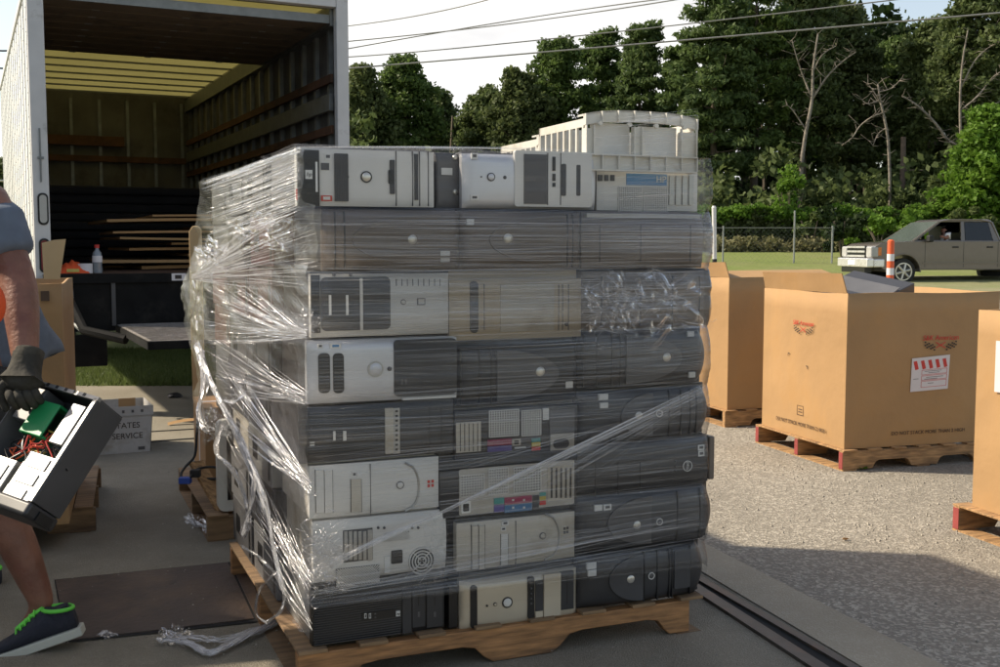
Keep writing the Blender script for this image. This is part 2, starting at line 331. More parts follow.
bg = nn(nt, 'ShaderNodeBackground'); bg.inputs[1].default_value = .15; wo = nn(nt, 'ShaderNodeOutputWorld')
nt.links.new(skm.outputs['Result'], bg.inputs[0]); nt.links.new(bg.outputs[0], wo.inputs[0])
sc.view_settings.view_transform = 'Standard'; sc.view_settings.look = 'None'; sc.view_settings.exposure = 0.74; sc.view_settings.use_white_balance = True; sc.view_settings.white_balance_temperature = 7250; sc.view_settings.gamma = 1
sc.cycles.use_denoising = True; sc.cycles.transparent_max_bounces = 32; sc.cycles.max_bounces = 8
sc.cycles.use_adaptive_sampling = True; sc.cycles.adaptive_threshold = .02

# ------------------------------------------------------------------ ground
def gz(Y):
    if Y < 15: return 0
    for (a, za), (b, zb) in zip(((15, 0), (30, .15), (40, .62), (50, 1.0)), ((30, .15), (40, .62), (50, 1.0), (62, 1.25))):
        if Y < b: return za+(Y-a)/(b-a)*(zb-za)
    return 1.25
def groundmat(name, c, var, cells, cell_c, rough=.9, big=None, bump=.5, bs=140, bigs=.5):
    m = bpy.data.materials.new(name); m.use_nodes = True; nt = m.node_tree; b = nt.nodes['Principled BSDF']; b.inputs['Roughness'].default_value = rough
    b.inputs['Specular IOR Level'].default_value = .3
    tc = nn(nt, 'ShaderNodeTexCoord')
    v = nn(nt, 'ShaderNodeTexVoronoi'); v.inputs['Scale'].default_value = cells; nt.links.new(tc.outputs['Object'], v.inputs['Vector'])
    hs = nn(nt, 'ShaderNodeSeparateColor'); nt.links.new(v.outputs['Color'], hs.inputs[0])
    m1 = nn(nt, 'ShaderNodeMix', data_type='RGBA'); m1.inputs['A'].default_value = c+(1,); m1.inputs['B'].default_value = cell_c+(1,)
    rm = nn(nt, 'ShaderNodeMapRange'); rm.inputs[1].default_value = 1-var; rm.inputs[2].default_value = 1; nt.links.new(hs.outputs[0], rm.inputs[0]); nt.links.new(rm.outputs[0], m1.inputs['Factor'])
    n = nn(nt, 'ShaderNodeTexNoise'); n.inputs['Scale'].default_value = bigs; n.inputs['Detail'].default_value = 8; n.inputs['Roughness'].default_value = .62; nt.links.new(tc.outputs['Object'], n.inputs['Vector'])
    r2 = nn(nt, 'ShaderNodeMapRange'); r2.inputs[1].default_value = .38; r2.inputs[2].default_value = .66; nt.links.new(n.outputs[0], r2.inputs[0])
    m2 = nn(nt, 'ShaderNodeMix', data_type='RGBA'); bc = big or tuple(x*.7 for x in c); m2.inputs['B'].default_value = bc+(1,)
    rr = nn(nt, 'ShaderNodeMath', operation='MULTIPLY'); rr.inputs[1].default_value = .65; nt.links.new(r2.outputs[0], rr.inputs[0])
    nt.links.new(rr.outputs[0], m2.inputs['Factor']); nt.links.new(m1.outputs['Result'], m2.inputs['A'])
    nt.links.new(m2.outputs['Result'], b.inputs['Base Color'])
    n3 = nn(nt, 'ShaderNodeTexNoise'); n3.inputs['Scale'].default_value = bs; n3.inputs['Detail'].default_value = 4; nt.links.new(tc.outputs['Object'], n3.inputs['Vector'])
    a = nn(nt, 'ShaderNodeMath', operation='ADD'); nt.links.new(v.outputs['Distance'], a.inputs[0]); nt.links.new(n3.outputs[0], a.inputs[1])
    bp = nn(nt, 'ShaderNodeBump'); bp.inputs['Strength'].default_value = bump; bp.inputs['Distance'].default_value = .006
    nt.links.new(a.outputs[0], bp.inputs['Height']); nt.links.new(bp.outputs[0], b.inputs['Normal'])
    return m
ASPH = groundmat('worn_asphalt', (.25, .225, .185), .55, 85, (.52, .47, .39), big=(.20, .18, .148), bump=.8)
CONC = groundmat('old_concrete', (.30, .265, .205), .25, 240, (.38, .34, .27), big=(.185, .16, .12), bump=.9, bigs=2.2)
CONCL = groundmat('pale_concrete', (.27, .245, .195), .25, 200, (.32, .29, .23), big=(.19, .165, .125), bump=.35, bigs=1.3)
APRON = groundmat('concrete_apron', (.38, .33, .25), .3, 160, (.44, .39, .31), big=(.27, .23, .17), bump=.4, bigs=1.5)
EARTH = groundmat('grassy_earth', (.10, .13, .035), .4, 30, (.17, .19, .06), big=(.13, .14, .05), bigs=.3)
LAWNM = groundmat('lawn', (.14, .18, .04), .5, 9, (.20, .23, .07), big=(.20, .20, .08), bigs=.35)
DRYM = groundmat('dry_verge', (.24, .22, .12), .5, 12, (.30, .27, .17), big=(.15, .19, .06), bigs=.25)
def sheet(name, poly, z, m, kind='structure'):
    mb = MB(); mb.add([(x, y, z) for x, y in poly], [tuple(range(len(poly)))]); o = mb.build(name, m); o['kind'] = kind
    if o.data.polygons[0].normal.z < 0: o.data.flip_normals()
    return o
def strip_sheet(name, x0, x1, ys, dz, m, wob=0):
    mb = MB(); n = 25
    for Y in ys:
        for i in range(n):
            x = x0+(x1-x0)*i/(n-1); mb.v.append((x, Y, gz(Y)+dz))
    for j in range(len(ys)-1):
        for i in range(n-1): mb.f.append((j*n+i, j*n+i+1, (j+1)*n+i+1, (j+1)*n+i))
    o = mb.build(name, m); o['kind'] = 'structure'; return o
strip_sheet('ground', -600, 600, [-30, 0, 15, 30, 40, 50, 62, 90, 900], -.012, EARTH)
strip_sheet('parking_lot', -1.2, 60, [-8, 0, 8, 15, 24], .0, ASPH)
strip_sheet('verge', -60, 90, [24, 30, 34], .0, DRYM)
strip_sheet('lawn', -60, 90, [34, 40, 50, 60], .0, LAWNM)
A0 = onz(700, 543); A1 = onz(941, 667); dA = (A1-A0).normalized()
def onA(k, off=0):
    p = A0+dA*k; nrm = Vector((-dA.y, dA.x, 0)); p = p+nrm*off; return (p.x, p.y)
# concrete slabs under everything on the left of the asphalt
sheet('loading_slab', [(-12, -6), onA(8, 0), onA(-2.0, 0), (-.9, 7.55), (-12, 3.2)], .006, CONC)
sheet('rear_slab', [(-12, 3.2), (-.9, 7.55), (-.9, 9.9), (-12, 9.9)], .007, CONCL)
sheet('concrete_apron', [onA(6), onA(-2.5), onA(-2.5, -.14), onA(6, -.36)], .010, APRON)
def band(name, p, q, wd, z, m, h=0):
    p = Vector((p[0], p[1], 0)); q = Vector((q[0], q[1], 0)); d = (q-p).normalized(); n = Vector((-d.y, d.x, 0))*wd/2
    mb = MB(); vs = [p-n, q-n, q+n, p+n]
    mb.add([(v.x, v.y, z) for v in vs]+[(v.x, v.y, .002) for v in vs], [(0, 1, 2, 3), (0, 1, 5, 4), (2, 3, 7, 6), (1, 2, 6, 5), (3, 0, 4, 7)])
    o = mb.build(name, m); o['kind'] = 'structure'; return o
c0, c1 = onz(702, 585), onz(842, 667); e0, e1 = onz(700, 594), onz(812, 667)
ex = lambda a, b, k: a+(b-a)*k
band('channel_bed', (ex(c0, c1, -1.5)+ex(e0, e1, -1.5))/2, (ex(c0, c1, 3)+ex(e0, e1, 3))/2, .075, .013, BLK)
for (a, b, wd, z) in ((c0, c1, .032, .022), (e0, e1, .05, .018)):
    band('channel_edge_strip', ex(a, b, -1.5), ex(a, b, 3), wd, z, CHAN)
jp = onz(150, 443); jq = onz(232, 437)
band('slab_joint_line', ex(jp, jq, -8), ex(jp, jq, 2), .03, .012, BLK)
j2 = onz(150, 433); j3 = onz(232, 428)
band('slab_joint_line', ex(j2, j3, -8), ex(j2, j3, 2), .018, .012, BLK)
# steel cover plate let into the slab
pts = [onz(*p) for p in ((55.5, 583), (228, 565.5), (254, 622), (67, 644))]
pt = empty('cover_plate', pts[3], 0, 'dark rusty steel cover plate set flat into the concrete beside the shoe', 'plate')
mb = MB(); n = len(pts); vs = [p-pts[3] for p in pts]
mb.add([(v.x, v.y, .013) for v in vs]+[(v.x, v.y, -.0) for v in vs], [(0, 1, 2, 3)]+[(i, (i+1) % 4, 4+(i+1) % 4, 4+i) for i in range(4)]); mb.build('plate', PLATE, pt)
pts2 = [onz(*p)-pts[3] for p in ((230.5, 565), (245, 563.5), (266, 622), (257, 622))]
mb = MB(); mb.add([(v.x, v.y, .012) for v in pts2]+[(v.x, v.y, 0) for v in pts2], [(0, 1, 2, 3)]+[(i, (i+1) % 4, 4+(i+1) % 4, 4+i) for i in range(4)]); mb.build('frame_strip', PLATE, pt)
mb = MB(); q = [onz(*p)-pts[3] for p in ((54.5, 582), (246, 562.6), (267, 623.5), (66, 645.5))]; mb.add([(v.x, v.y, .0095) for v in q], [(0, 1, 2, 3)]); mb.build('recess', BLK, pt)

# ------------------------------------------------------------------ computer stack
ROT = R(22.5); u = Vector((math.cos(ROT), math.sin(ROT), 0)); v_ = Vector((-math.sin(ROT), math.cos(ROT), 0))
O = onz(300.5, 651, .12); O.z = 0
def W(s, t, z): return O+u*s+v_*t+Vector((0, 0, z))
def sz(px, py, t=0):
    p = onplane(px, py, O+v_*t, v_)-O; return p.dot(u), p.z
def tz(px, py, s=0):
    p = onplane(px, py, O+u*s, u)-O; return p.dot(v_), p.z
ROWS = {1: (1.388, 1.555), 2: (1.206, 1.386), 3: (1.018, 1.204), 4: (.830, 1.016), 5: (.661, .828), 6: (.499, .659), 7: (.311, .497), 8: (.128, .309)}

MIDZ = {(8, 460.5): (.108, .264), (7, 457): (.296, .444), (6, 440): (.462, .606), (5, 455): (.636, .785), (4, 457): (.800, .978), (3, 450): (.996, 1.178)}
class PC:
    """one lying tower; local x along the stack front, y into the stack, z up; details are given in photo pixels"""
    def __init__(s, row, xa, xb, label, case=CASED, bezel=DARK, bulge=.01, end=.0, corner=.006, t0=0, depth=.40, bez=True, name='desktop_computer', tilt=0, zr=None):
        z0, z1 = ROWS[row]; s.t0 = t0; zlo, zhi = z0, z1; zr = zr or MIDZ.get((row, xa)); full = z1-z0
        if zr: z0, z1 = zr[0], zr[1]+.005
        s.z0, s.z1 = z0+.001, z1-.006; s.clo = zlo-s.z0; s.chi = zhi-s.z0
        ym = 245-((s.z0+s.z1)/2-H)*300
        s.s0 = sz(xa, ym, t0)[0]; s.s1 = sz(xb, ym, t0)[0]; s.w = s.s1-s.s0; s.h = s.z1-s.z0; s.bulge = bulge; s.end = end
        s.e = empty(name, W(s.s0, t0, s.z0), 0, label, 'computer', 'computers stacked on the wrapped pallet', rot=(0, -tilt, ROT+R(random.uniform(-.9, .9))))
        s.tilt = tilt
        mb = MB(); mb.box(.004, .03, s.clo, s.w-.004, depth, s.chi); s.case = mb.build('case', case, s.e, bevel=.003)
        if bez: s.bezel(bezel, corner)
        s.y = -bulge if bez else .028
    def surf(s, a, b):
        if s.bulge <= 0: return 0
        return -s.bulge*(1-abs(2*a-1)**3)*(1-.5*abs(2*b-1)**3)
    def bezel(s, m, r):
        w, h, end = s.w, s.h, s.end; mb = MB(); nu, nv = 26, 13
        def P(a, b):
            x = a*w; z = b*h; y = s.surf(a, b)
            if end: x -= end*(2*b-1)**2*max(0, a-.5)*2 - 0*a
            ed = min(a*w, (1-a)*w, b*h, (1-b)*h)
            if ed < r: y += (r-ed)*.9
            return (x, y, z)
        mb.grid(P, nu, nv)
        k = len(mb.v); rim = [i for i in range(nu)]+[j*nu+nu-1 for j in range(1, nv)]+[(nv-1)*nu+i for i in range(nu-2, -1, -1)]+[j*nu for j in range(nv-2, 0, -1)]
        for i in rim: x, y, z = mb.v[i]; mb.v.append((x, .032, z))
        n = len(rim)
        mb.f += [(rim[i], rim[(i+1) % n], k+(i+1) % n, k+i) for i in range(n)]; mb.f.append(tuple(range(k, k+n)))
        s.bz = mb.build('bezel', m, s.e, smooth=True); s.bz.data.set_sharp_from_angle(angle=R(50))
    def loc(s, px, py):
        a, z = sz(px, py, s.t0-s.bulge*.8); x = a-s.s0; z = z-s.z0
        if s.tilt: z -= x*math.tan(s.tilt)
        return x, z
    def yat(s, x): return s.surf(min(1, max(0, x/s.w)), .5) if s.y <= 0 else s.y
    def rect(s, name, x0, y0, x1, y1, m, r=0, th=.004, n=5, parent=None, lab=None):
        xc = (x0+x1)/2; yc = (y0+y1)/2; a0 = s.loc(x0, yc)[0]; a1 = s.loc(x1, yc)[0]; zt = s.loc(xc, y0)[1]; zb = s.loc(xc, y1)[1]
        y = min(s.yat(a0), s.yat(a1), s.yat((a0+a1)/2))
        mb = MB(); poly = rrect(a0, zb, a1, zt, r) if r else [(a0, zb), (a1, zb), (a1, zt), (a0, zt)]
        mb.prism(poly, y-th, max(s.yat(a0), s.yat(a1))+.004); o = mb.build(name, m, parent or s.e)
        if lab: o['label'] = lab
        return o
    def disc(s, name, x, y, rpx, m, th=.006, ring=None, dome=True):
        a, z = s.loc(x, y); r = rpx/ (F/3.35); yy = s.yat(a)
        if ring:
            MB().ring((a, yy+.002, z), (0, -1, 0), r, r*1.28, .005).build(name+'_ring', ring, s.e, smooth=True)
        mb = MB(); n = 20
        vs = [(a+r*k*math.cos(2*PI*i/n), yy-d, z+r*k*math.sin(2*PI*i/n)) for k, d in ((1, -.002), (1, th*.5), (.75, th*.9), (.3, th)) for i in range(n)]+[(a, yy-th, z)]
        fs = [(j*n+i, j*n+(i+1) % n, (j+1)*n+(i+1) % n, (j+1)*n+i) for j in range(3) for i in range(n)]+[(3*n+i, 3*n+(i+1) % n, 4*n) for i in range(n)]
        mb.add(vs, fs); return mb.build(name, m, s.e, smooth=True)
    def arc(s, x_curve, x_flat, m, top=.93, bot=.07):
        """D shaped raised panel: curved towards x_curve, straight at x_flat"""
        ym = 245-((s.z0+s.z1)/2-H)*300; ac = s.loc(x_curve, ym)[0]; af = s.loc(x_flat, ym)[0]; zc = s.h*(top+bot)/2; hz = s.h*(top-bot)/2
        poly = [(af+(ac-af)*math.cos(R(-90+180*i/18)), zc+hz*math.sin(R(-90+180*i/18))) for i in range(19)]
        n = len(poly); mb = MB(); vs = [(x, s.yat(x)-.006, z) for x, z in poly]+[(x, s.yat(x)+.004, z) for x, z in poly]
        cx = af+(ac-af)*.4; vs.append((cx, s.yat(cx)-.007, zc))
        mb.add(vs, [(i, (i+1) % n, 2*n) for i in range(n)]+[(i, (i+1) % n, n+(i+1) % n, n+i) for i in range(n)])
        return mb.build('button_panel', m, s.e, smooth=True)
    def holes(s, name, x0, y0, x1, y1, nx, nz, m, dark=BLACK, diamond=False, fill=.55):
        """perforated panel: a dark plate under a grid of bars"""
        xc = (x0+x1)/2; yc = (y0+y1)/2; a0 = s.loc(x0, yc)[0]; a1 = s.loc(x1, yc)[0]; zt = s.loc(xc, y0)[1]; zb = s.loc(xc, y1)[1]; y = min(s.yat(a0), s.yat(a1))
        p = MB().box(a0, y-.0015, zb, a1, y+.004, zt).build(name, dark, s.e)
        mb = MB(); dx = (a1-a0)/nx; dz = (zt-zb)/nz; bw = dx*(1-fill)/2; bz = dz*(1-fill)/2
        if diamond:
            for i in range(-nz, nx+nz):
                for sg in (1, -1):
                    xa = a0+i*dx; xb = xa+sg*(zt-zb)
                    ya, yb = zb, zt; X0, X1 = xa, xb
                    if X0 < a0 and X1 < a0 or X0 > a1 and X1 > a1: continue
                    t0 = 0; t1 = 1; ddx = X1-X0
                    for lim, sgn in ((a0, 1), (a1, -1)):
                        tt = (lim-X0)/ddx if ddx else 0
                        if (ddx > 0) == (sgn > 0): t0 = max(t0, tt)
                        else: t1 = min(t1, tt)
                    if t0 >= t1: continue
                    pa = Vector((X0+ddx*t0, y-.003, ya+(yb-ya)*t0)); pb = Vector((X0+ddx*t1, y-.003, ya+(yb-ya)*t1)); d = (pb-pa).normalized(); nrm = Vector((-d.z, 0, d.x))*dx*.22
                    mb.add([pa-nrm, pb-nrm, pb+nrm, pa+nrm], [(0, 1, 2, 3)])
        else:
            for i in range(nx+1): mb.box(a0+i*dx-bw, y-.004, zb, a0+i*dx+bw, y, zt)
            for j in range(nz+1): mb.box(a0, y-.0035, zb+j*dz-bz, a1, y, zb+j*dz+bz)
        mb.build('grille_mesh', m, p)
        return p
    def grooves(s, xs, y0, y1, m=BLACK, wpx=.9):
        for x in xs: s.rect('groove', x-wpx/2, y0, x+wpx/2, y1, m, th=.0012)
    def sticker(s, x0, y0, x1, y1, blue=False):
        o = s.rect('sticker', x0, y0, x1, y1, STICKW, th=.0015)
        s_in = s.rect('emblem', x0+(x1-x0)*.2, y0+(y1-y0)*.22, x1-(x1-x0)*.2, y1-(y1-y0)*.3, STICKB if blue else MIDG, th=.0022, parent=None)
        return o

# --- top row
p = PC(1, 297, 434, 'silver computer with black left end and round button, leftmost in the top row', CASED, LGREY, .006, corner=.005)
p.rect('black_end_cap', 297.3, 150, 319, 207, BLACK, th=.006)
p.rect('logo_plate', 305, 170, 312, 179, STICKW, th=.007)
textmesh('logo', 'hp', .016, BLACK, p.e, vert_M(p.loc(308.5, 174)[0], p.yat(.02)-.0085, p.loc(308.5, 174.5)[1], 0), shear=.3)
for y in (184, 190): p.rect('indicator', 307, y-1.5, 310.5, y+1.5, MIDG, th=.007)
p.rect('white_bar', 315, 162, 317, 192, WHITE, th=.009)
p.rect('side_label', 296.5, 189, 299.5, 200, RED, th=.007)
p.sticker(324.5, 153.5, 331, 160); p.rect('barcode', 321, 163, 329, 170, MIDG, th=.0015)
p.rect('red_label', 321, 195.5, 332, 201, STICKR, th=.0015); p.rect('label_field', 323, 196.7, 330, 199.8, LGREY, th=.0022)
p.holes('vent_panel', 334.5, 154, 347.5, 201, 8, 30, MIDG, DGREY, fill=.5)
p.disc('power_button', 366, 177, 4.2, CHROME, ring=BLACK); p.disc('led', 347.8+.2, 177, .6, BLACK)
p.rect('card_reader', 389.5, 160, 394.3, 194, DGREY, r=.002); p.rect('reader_slot', 388, 170, 393, 184, BLACK, r=.003, th=.005)
p.grooves([396, 412.5, 419.6, 428.5], 151, 206, DGREY, .7)
p.rect('drive_slot', 414.3, 154, 417.8, 200, DGREY)
p = PC(1, 463, 596, 'silver computer with glossy grey window and two drive slots, second in the top row', CASED, SILVER, .014, corner=.012, end=.004)
p.sticker(472, 153, 478, 159); p.sticker(471, 195, 479, 200); p.disc('power_button', 491, 177, 3.2, SILVER, ring=DGREY); p.disc('logo_mark', 504.5, 177.5, 1.8, DGREY, th=.002); p.disc('led', 481.5, 176.8, .7, BLACK)
p.rect('front_door', 514, 151.5, 590.5, 207, LGREY, r=.008, th=.0025)
p.rect('glossy_window', 523, 154.5, 545.5, 204, MIDG, th=.005); p.grooves([534], 155, 204, DGREY)
for a, b in ((157, 171), (174, 181), (183, 187)): p.rect('card_slot', 551.3, a, 554, b, BLACK, th=.006)
for x in (546.5, 559.5, 574.5): p.rect('groove', x-.35, 153, x+.35, 205, DGREY, th=.0045)
p.rect('drive_slot', 560.3, 164, 564.6, 196, DGREY, r=.004, th=.006); p.rect('drive_slot', 575, 165, 579.3, 196, DGREY, r=.004, th=.006)
# the item between: side panel seen in the gap
p = PC(1, 436, 461.5, 'narrow recessed grey case between the two silver computers of the top row', CASED, CASED, .0, t0=.05, depth=.33)
for yy in (157.5, 192): p.disc('screw', 455, yy, 2.6, CHROME)
p.rect('paper_tag', 441, 168, 452, 175, STICKW)
p = PC(1, 597, 697, 'pale grey case with square mesh back, under the ivory tray in the top row', CASEG, LGREY, .0, t0=.04, corner=.003)
p.z1 = 1.52
p.rect('dark_label', 626, 174, 666, 185.5, STICKB, th=.002); textmesh('logo', 'HP', .03, STICKW, p.e, vert_M(p.loc(660, 180)[0], -.004, p.loc(660, 180)[1], 0))
p.holes('vent_panel', 618, 187, 641, 214, 13, 14, LGREY, MIDG, fill=.6); p.holes('vent_panel', 643, 187, 666, 214, 13, 14, LGREY, MIDG, fill=.6)
for k in range(3): p.rect('port', 598+k*6, 175, 602+k*6, 181, DGREY)
for k in range(4): p.rect('slot_cover', 668+k*6.5, 176, 672.5+k*6.5, 205, CASEG, th=.006)
# --- second row
def dome(row, xa, xb, label, btn, ac, af, stick=(), logo=None, gro=(), case=CASEB, bez=DARK, arcm=MIDG, end=.012, y=None, t0=0, bulge=.028, bm=CHROME):
    if xa > 570: end = .030
    p = PC(row, xa, xb, label, case, bez, bulge, end=end, corner=.012, t0=t0)
    zc = 245-((p.z0+p.z1)/2-H)*320
    p.arc(ac, af, arcm)
    p.disc('power_button', btn[0], btn[1], 5.0, bm, th=.009)
    if logo: p.disc('logo_badge', logo[0], logo[1], 3.0, MIDG, th=.003, ring=LGREY)
    for st in stick: p.sticker(*st)
    a, b = sz(0, 0)[0], 0
    for g in gro:
        xx = p.loc(g, btn[1])[0]; yy = p.yat(xx)
        MB().box(xx-.0016, yy-.002, .006, xx+.0016, yy+.01, p.h-.006).build('groove', BLACK, p.e)
    return p
BRN = mat('brown_grey_plastic', (.135, .108, .088), .45, var=.15)
dome(2, 323, 460, 'brown-grey computer with dark curved left end, leftmost in second row from top', (411, 239.5), 352, 440, ((440, 251, 450, 256), (441, 258, 450, 262)), (393, 239), (336, 345), bez=BRN, arcm=BRN, end=0)
dome(2, 460, 581, 'brown-grey computer with button close to its left curve, middle of second row from top', (507, 238.5), 489, 566, ((468, 219, 475, 225),), (522.5, 238.5), (568, 574), bez=BRN, arcm=BRN, end=0)
p = PC(2, 582, 703, 'plain brown computer side with wood-like sheen, rightmost in second row from top', BRN, BRN, .012, end=.006)
p.grooves([600, 640, 690], 225, 262); p.rect('top_trim', 586, 214, 698, 218, BEIGE)
# --- third row
p = PC(3, 311, 449, 'light grey computer with dark window and two pale bars, leftmost in third row', CASEB, LGREY, .006, corner=.008)
p.rect('dark_window', 321, 277, 390, 330, DGREY, r=.014, th=.003); p.rect('end_cap', 311.3, 275, 320, 333, BLACK, th=.004)
for a, b in ((328.5, 331), (345.5, 348)): p.rect('white_bar', a, 295, b, 315, WHITE, th=.006)
p.rect('divider', 359.5, 278, 362.3, 330, LGREY, th=.006)
for k in range(9): p.rect('vent_line', 396+k*5.5, 279, 396.6+k*5.5, 286, MIDG, th=.001)
p.rect('square_button', 417, 298, 425, 305, MIDG, th=.002); p.rect('square_button', 418, 299, 424, 304, LGREY, th=.004); p.disc('power_button', 403, 302, 2, LGREY, ring=MIDG)
for x in (334, 350.5): p.disc('screw', x, 274.5, 1.6, DGREY)
p = PC(3, 450, 581, 'tan computer with dark oval slot near its left end, middle of third row from top', CREAM, CREAM, .008, corner=.008)
p.rect('oval_slot', 470, 281, 478, 333, DGREY, r=.015, th=.003); p.grooves([484, 558, 562, 568], 284, 330, MIDG, .7); p.disc('lock', 566, 324, 2.2, MIDG); p.rect('drive_bay', 500, 284, 553, 331, BEIGE, r=.004, th=.002)
p = PC(3, 582, 711, 'dark computer under a crumpled patch of film, rightmost in third row from top', CASEB, BRN, .016, end=.006)
p.grooves([602, 640, 672, 700], 276, 326)
# --- fourth row
p = PC(4, 307, 456.5, 'silver computer with two rounded grilles and large black window, leftmost in fourth row from top', CASEB, SILVER, .008, corner=.008)
for a, b in ((318.5, 330), (333, 343.7)):
    p.rect('rounded_grille', a, 353, b, 393, BLACK, r=.012, th=.003)
    for k in range(11): p.rect('grille_bar', a+.6, 355.5+k*3.4, b-.6, 356.5+k*3.4, MIDG, th=.0045)
p.sticker(318, 344, 323, 348.5); p.sticker(330, 343.5, 341, 348.5, True)
p.disc('power_button', 375, 369, 6.0, SILVER, ring=CASEG); p.disc('logo_badge', 389, 368.6, 2.2, MIDG)
p.rect('black_window', 393.5, 339, 455.5, 394.5, DARK, r=.012, th=.004)
p.rect('lower_trim', 402, 396, 455, 398.5, WHITE, th=.004)
for k in range(2): p.rect('window_mark', 400+k*4, 379, 402+k*4, 384, MIDG, th=.005)
dome(4, 457, 577, 'dark computer with round button towards its right, middle of fourth row from top', (538.7, 371), 558, 496, ((566, 381.5, 573, 388),), (523.5, 372), (463, 480, 491), end=0)
dome(4, 578, 706, 'dark computer with button near its rounded end, rightmost in fourth row from top', (665, 357), 681, 625, ((689, 372, 695.5, 377.5), (687.6, 331.5, 694, 336.5)), (644.6, 358), (586, 598, 612, 620))
# --- fifth row
p = PC(5, 298, 454, 'black slim ribbed computer with a beige upright strip, leftmost in fifth row from top', CASEB, DARK, .006, corner=.004)
for k in range(16): p.rect('rib', 309, 410.5+k*2.75, 384, 411.4+k*2.75, DGREY, th=.002)
p.rect('end_cap', 298.2, 406, 307, 463, BLACK, th=.006)
for a, b in ((333, 335.3), (343, 346)): p.rect('white_bar', a, 431, b, 440.5, STICKW, th=.004)
p.rect('port', 310, 442, 314.5, 446, STICKW, th=.003)
for y in (428.5, 433.5): p.disc('led', 310.7, y, 1, MIDG)
p.rect('beige_strip', 385, 408, 393, 453.5, BEIGE, th=.005); p.rect('strip_holder', 393, 408, 399.6, 453.5, CASEG, th=.004)
for k in range(9): p.rect('strip_hole', 395, 410+k*4.8, 397.6, 412+k*4.8, BLACK, th=.005)
p.grooves([430, 442], 408, 454)
p = PC(5, 455, 577, 'computer turned back outwards with pink and violet ports, middle of fifth row from top', CASEB, DARK, .0, corner=.002)
p.rect('slot_panel', 456, 422, 480.5, 452, BEIGE, th=.003)
for k in range(5): p.rect('slot_gap', 459.6+k*4.3, 423, 460.3+k*4.3, 451, DGREY, th=.0042)
p.holes('vent_panel', 489, 410, 518, 436, 12, 11, LGREY, BLACK, fill=.62); p.holes('vent_panel', 521.3, 410, 540, 435, 8, 11, LGREY, BLACK, fill=.62)
p.rect('barcode_label', 542, 408, 548, 419.5, STICKW)
p.rect('power_supply', 549, 409, 573.5, 449, CASED, th=.003); p.rect('supply_foot', 549.5, 433, 573, 449.5, CASEG, th=.004); p.rect('oval_socket', 552, 438.5, 568, 448, DGREY, r=.02, th=.005)
p.rect('crimson_ports', 487, 439, 511, 445, PCRIM); p.rect('violet_ports', 487, 445.7, 511, 451, PVIO); p.rect('network_jack', 511.5, 438.5, 520, 445, CASEG); p.rect('jack_hole', 513.5, 440, 518, 444, BLACK, th=.005)
p.rect('teal_port', 531, 438, 539.5, 441.7, PCYAN); p.rect('yellow_port', 531, 442, 539.5, 446, PYEL); p.rect('red_port', 531, 446.3, 539.5, 450, RED); p.rect('small_port', 514, 446.5, 525, 448, STICKW)
dome(5, 578, 708, 'dark computer with two blue-white stickers and round button, rightmost in fifth row from top', (637, 415), 620, 651, ((599, 394, 608, 400), (600, 402.6, 608, 408)), (658, 413), (668, 680, 690, 697), bez=DGREY)
# --- sixth row
def beigefront(row, xa, xb, label, d, case=BEIGE, bez=LGREY):
    p = PC(row, xa, xb, label, case, bez, .007, corner=.005)
    return p
p = beigefront(6, 309, 439, 'pale grey computer with a thin curved line, leftmost in sixth row from top', 0)
for a, b in ((316, 324), (324.7, 332.5)): p.rect('drive_bay', a, 470.5, b, 512.5, LGREY, th=.003)
p.grooves([315.6, 324.3, 332.8], 470, 513, DGREY, .5)
p.rect('floppy_bay', 351, 479, 361, 512, BEIGE, th=.003); p.grooves([350.6, 361.4], 479, 512, DGREY, .5)
p.sticker(352, 471.5, 356.5, 477); p.rect('label', 357, 472, 362, 476.5, STICKW, th=.001)
p.grooves([370.5], 464, 515, MIDG, .5); p.disc('power_button', 400, 485, 3, LGREY, ring=MIDG)
def thinarc(p, x0, x1, y0, y1, m=MIDG):
    pts = []
    for i in range(13):
        a = -1+2*i/12; X = x0+(x1-x0)*(1-a*a)**.5*1.0; Y = (y0+y1)/2+(y1-y0)/2*a; xx, z = p.loc(X, Y); pts.append((xx, p.yat(xx)-.001, z))
    MB().tube(pts, .0035, 6).build('curved_line', m, p.e, smooth=True)
thinarc(p, 405, 419, 463, 511, CASEG)
for x, y in ((429, 482), (433, 481.5), (429, 486), (433, 485.6)): p.rect('audio_port', x-1.2, y-1.4, x+1.2, y+1.4, RED, th=.002)
p = PC(6, 440, 578, 'computer back with pale mesh, crimson and blue ports, middle of sixth row from top', CASEB, DARK, .0, corner=.002)
TL = .0
p.rect('rear_plate', 459, 465, 575, 510, CASEG, r=.006, th=.0015)
def P2(fn, name, x0, y0, x1, y1, *a, **k): fn(name, x0, y0+(x0-517)*-.02, x1, y1+(x0-517)*-.02, *a, **k)
p.holes('fan_mesh', 460.5, 475, 484, 496, 9, 8, LGREY, BLACK, fill=.6); p.rect('power_socket', 461, 501, 470.5, 513, WHITE, r=.004, th=.004); p.rect('socket_hole', 462.7, 503.5, 468.5, 511, BLACK, r=.003, th=.006)
p.holes('vent_panel', 489, 468.5, 508, 494, 8, 9, LGREY, BLACK, fill=.62); p.holes('vent_panel', 514, 467, 541, 492, 10, 9, LGREY, BLACK, fill=.62)
p.rect('teal_ports', 494, 498, 504, 504, PCYAN); p.rect('violet_ports', 494, 504.6, 504, 512, PVIO); p.rect('crimson_ports', 504.5, 496.5, 532, 503.5, PCRIM); p.rect('blue_ports', 504.5, 504.2, 532, 511.5, PBLUE)
for x in (512, 523): p.rect('port_screw', x, 499, x+2, 501, STICKW, th=.005); p.rect('port_screw', x, 506.5, x+2, 508.5, STICKW, th=.005)
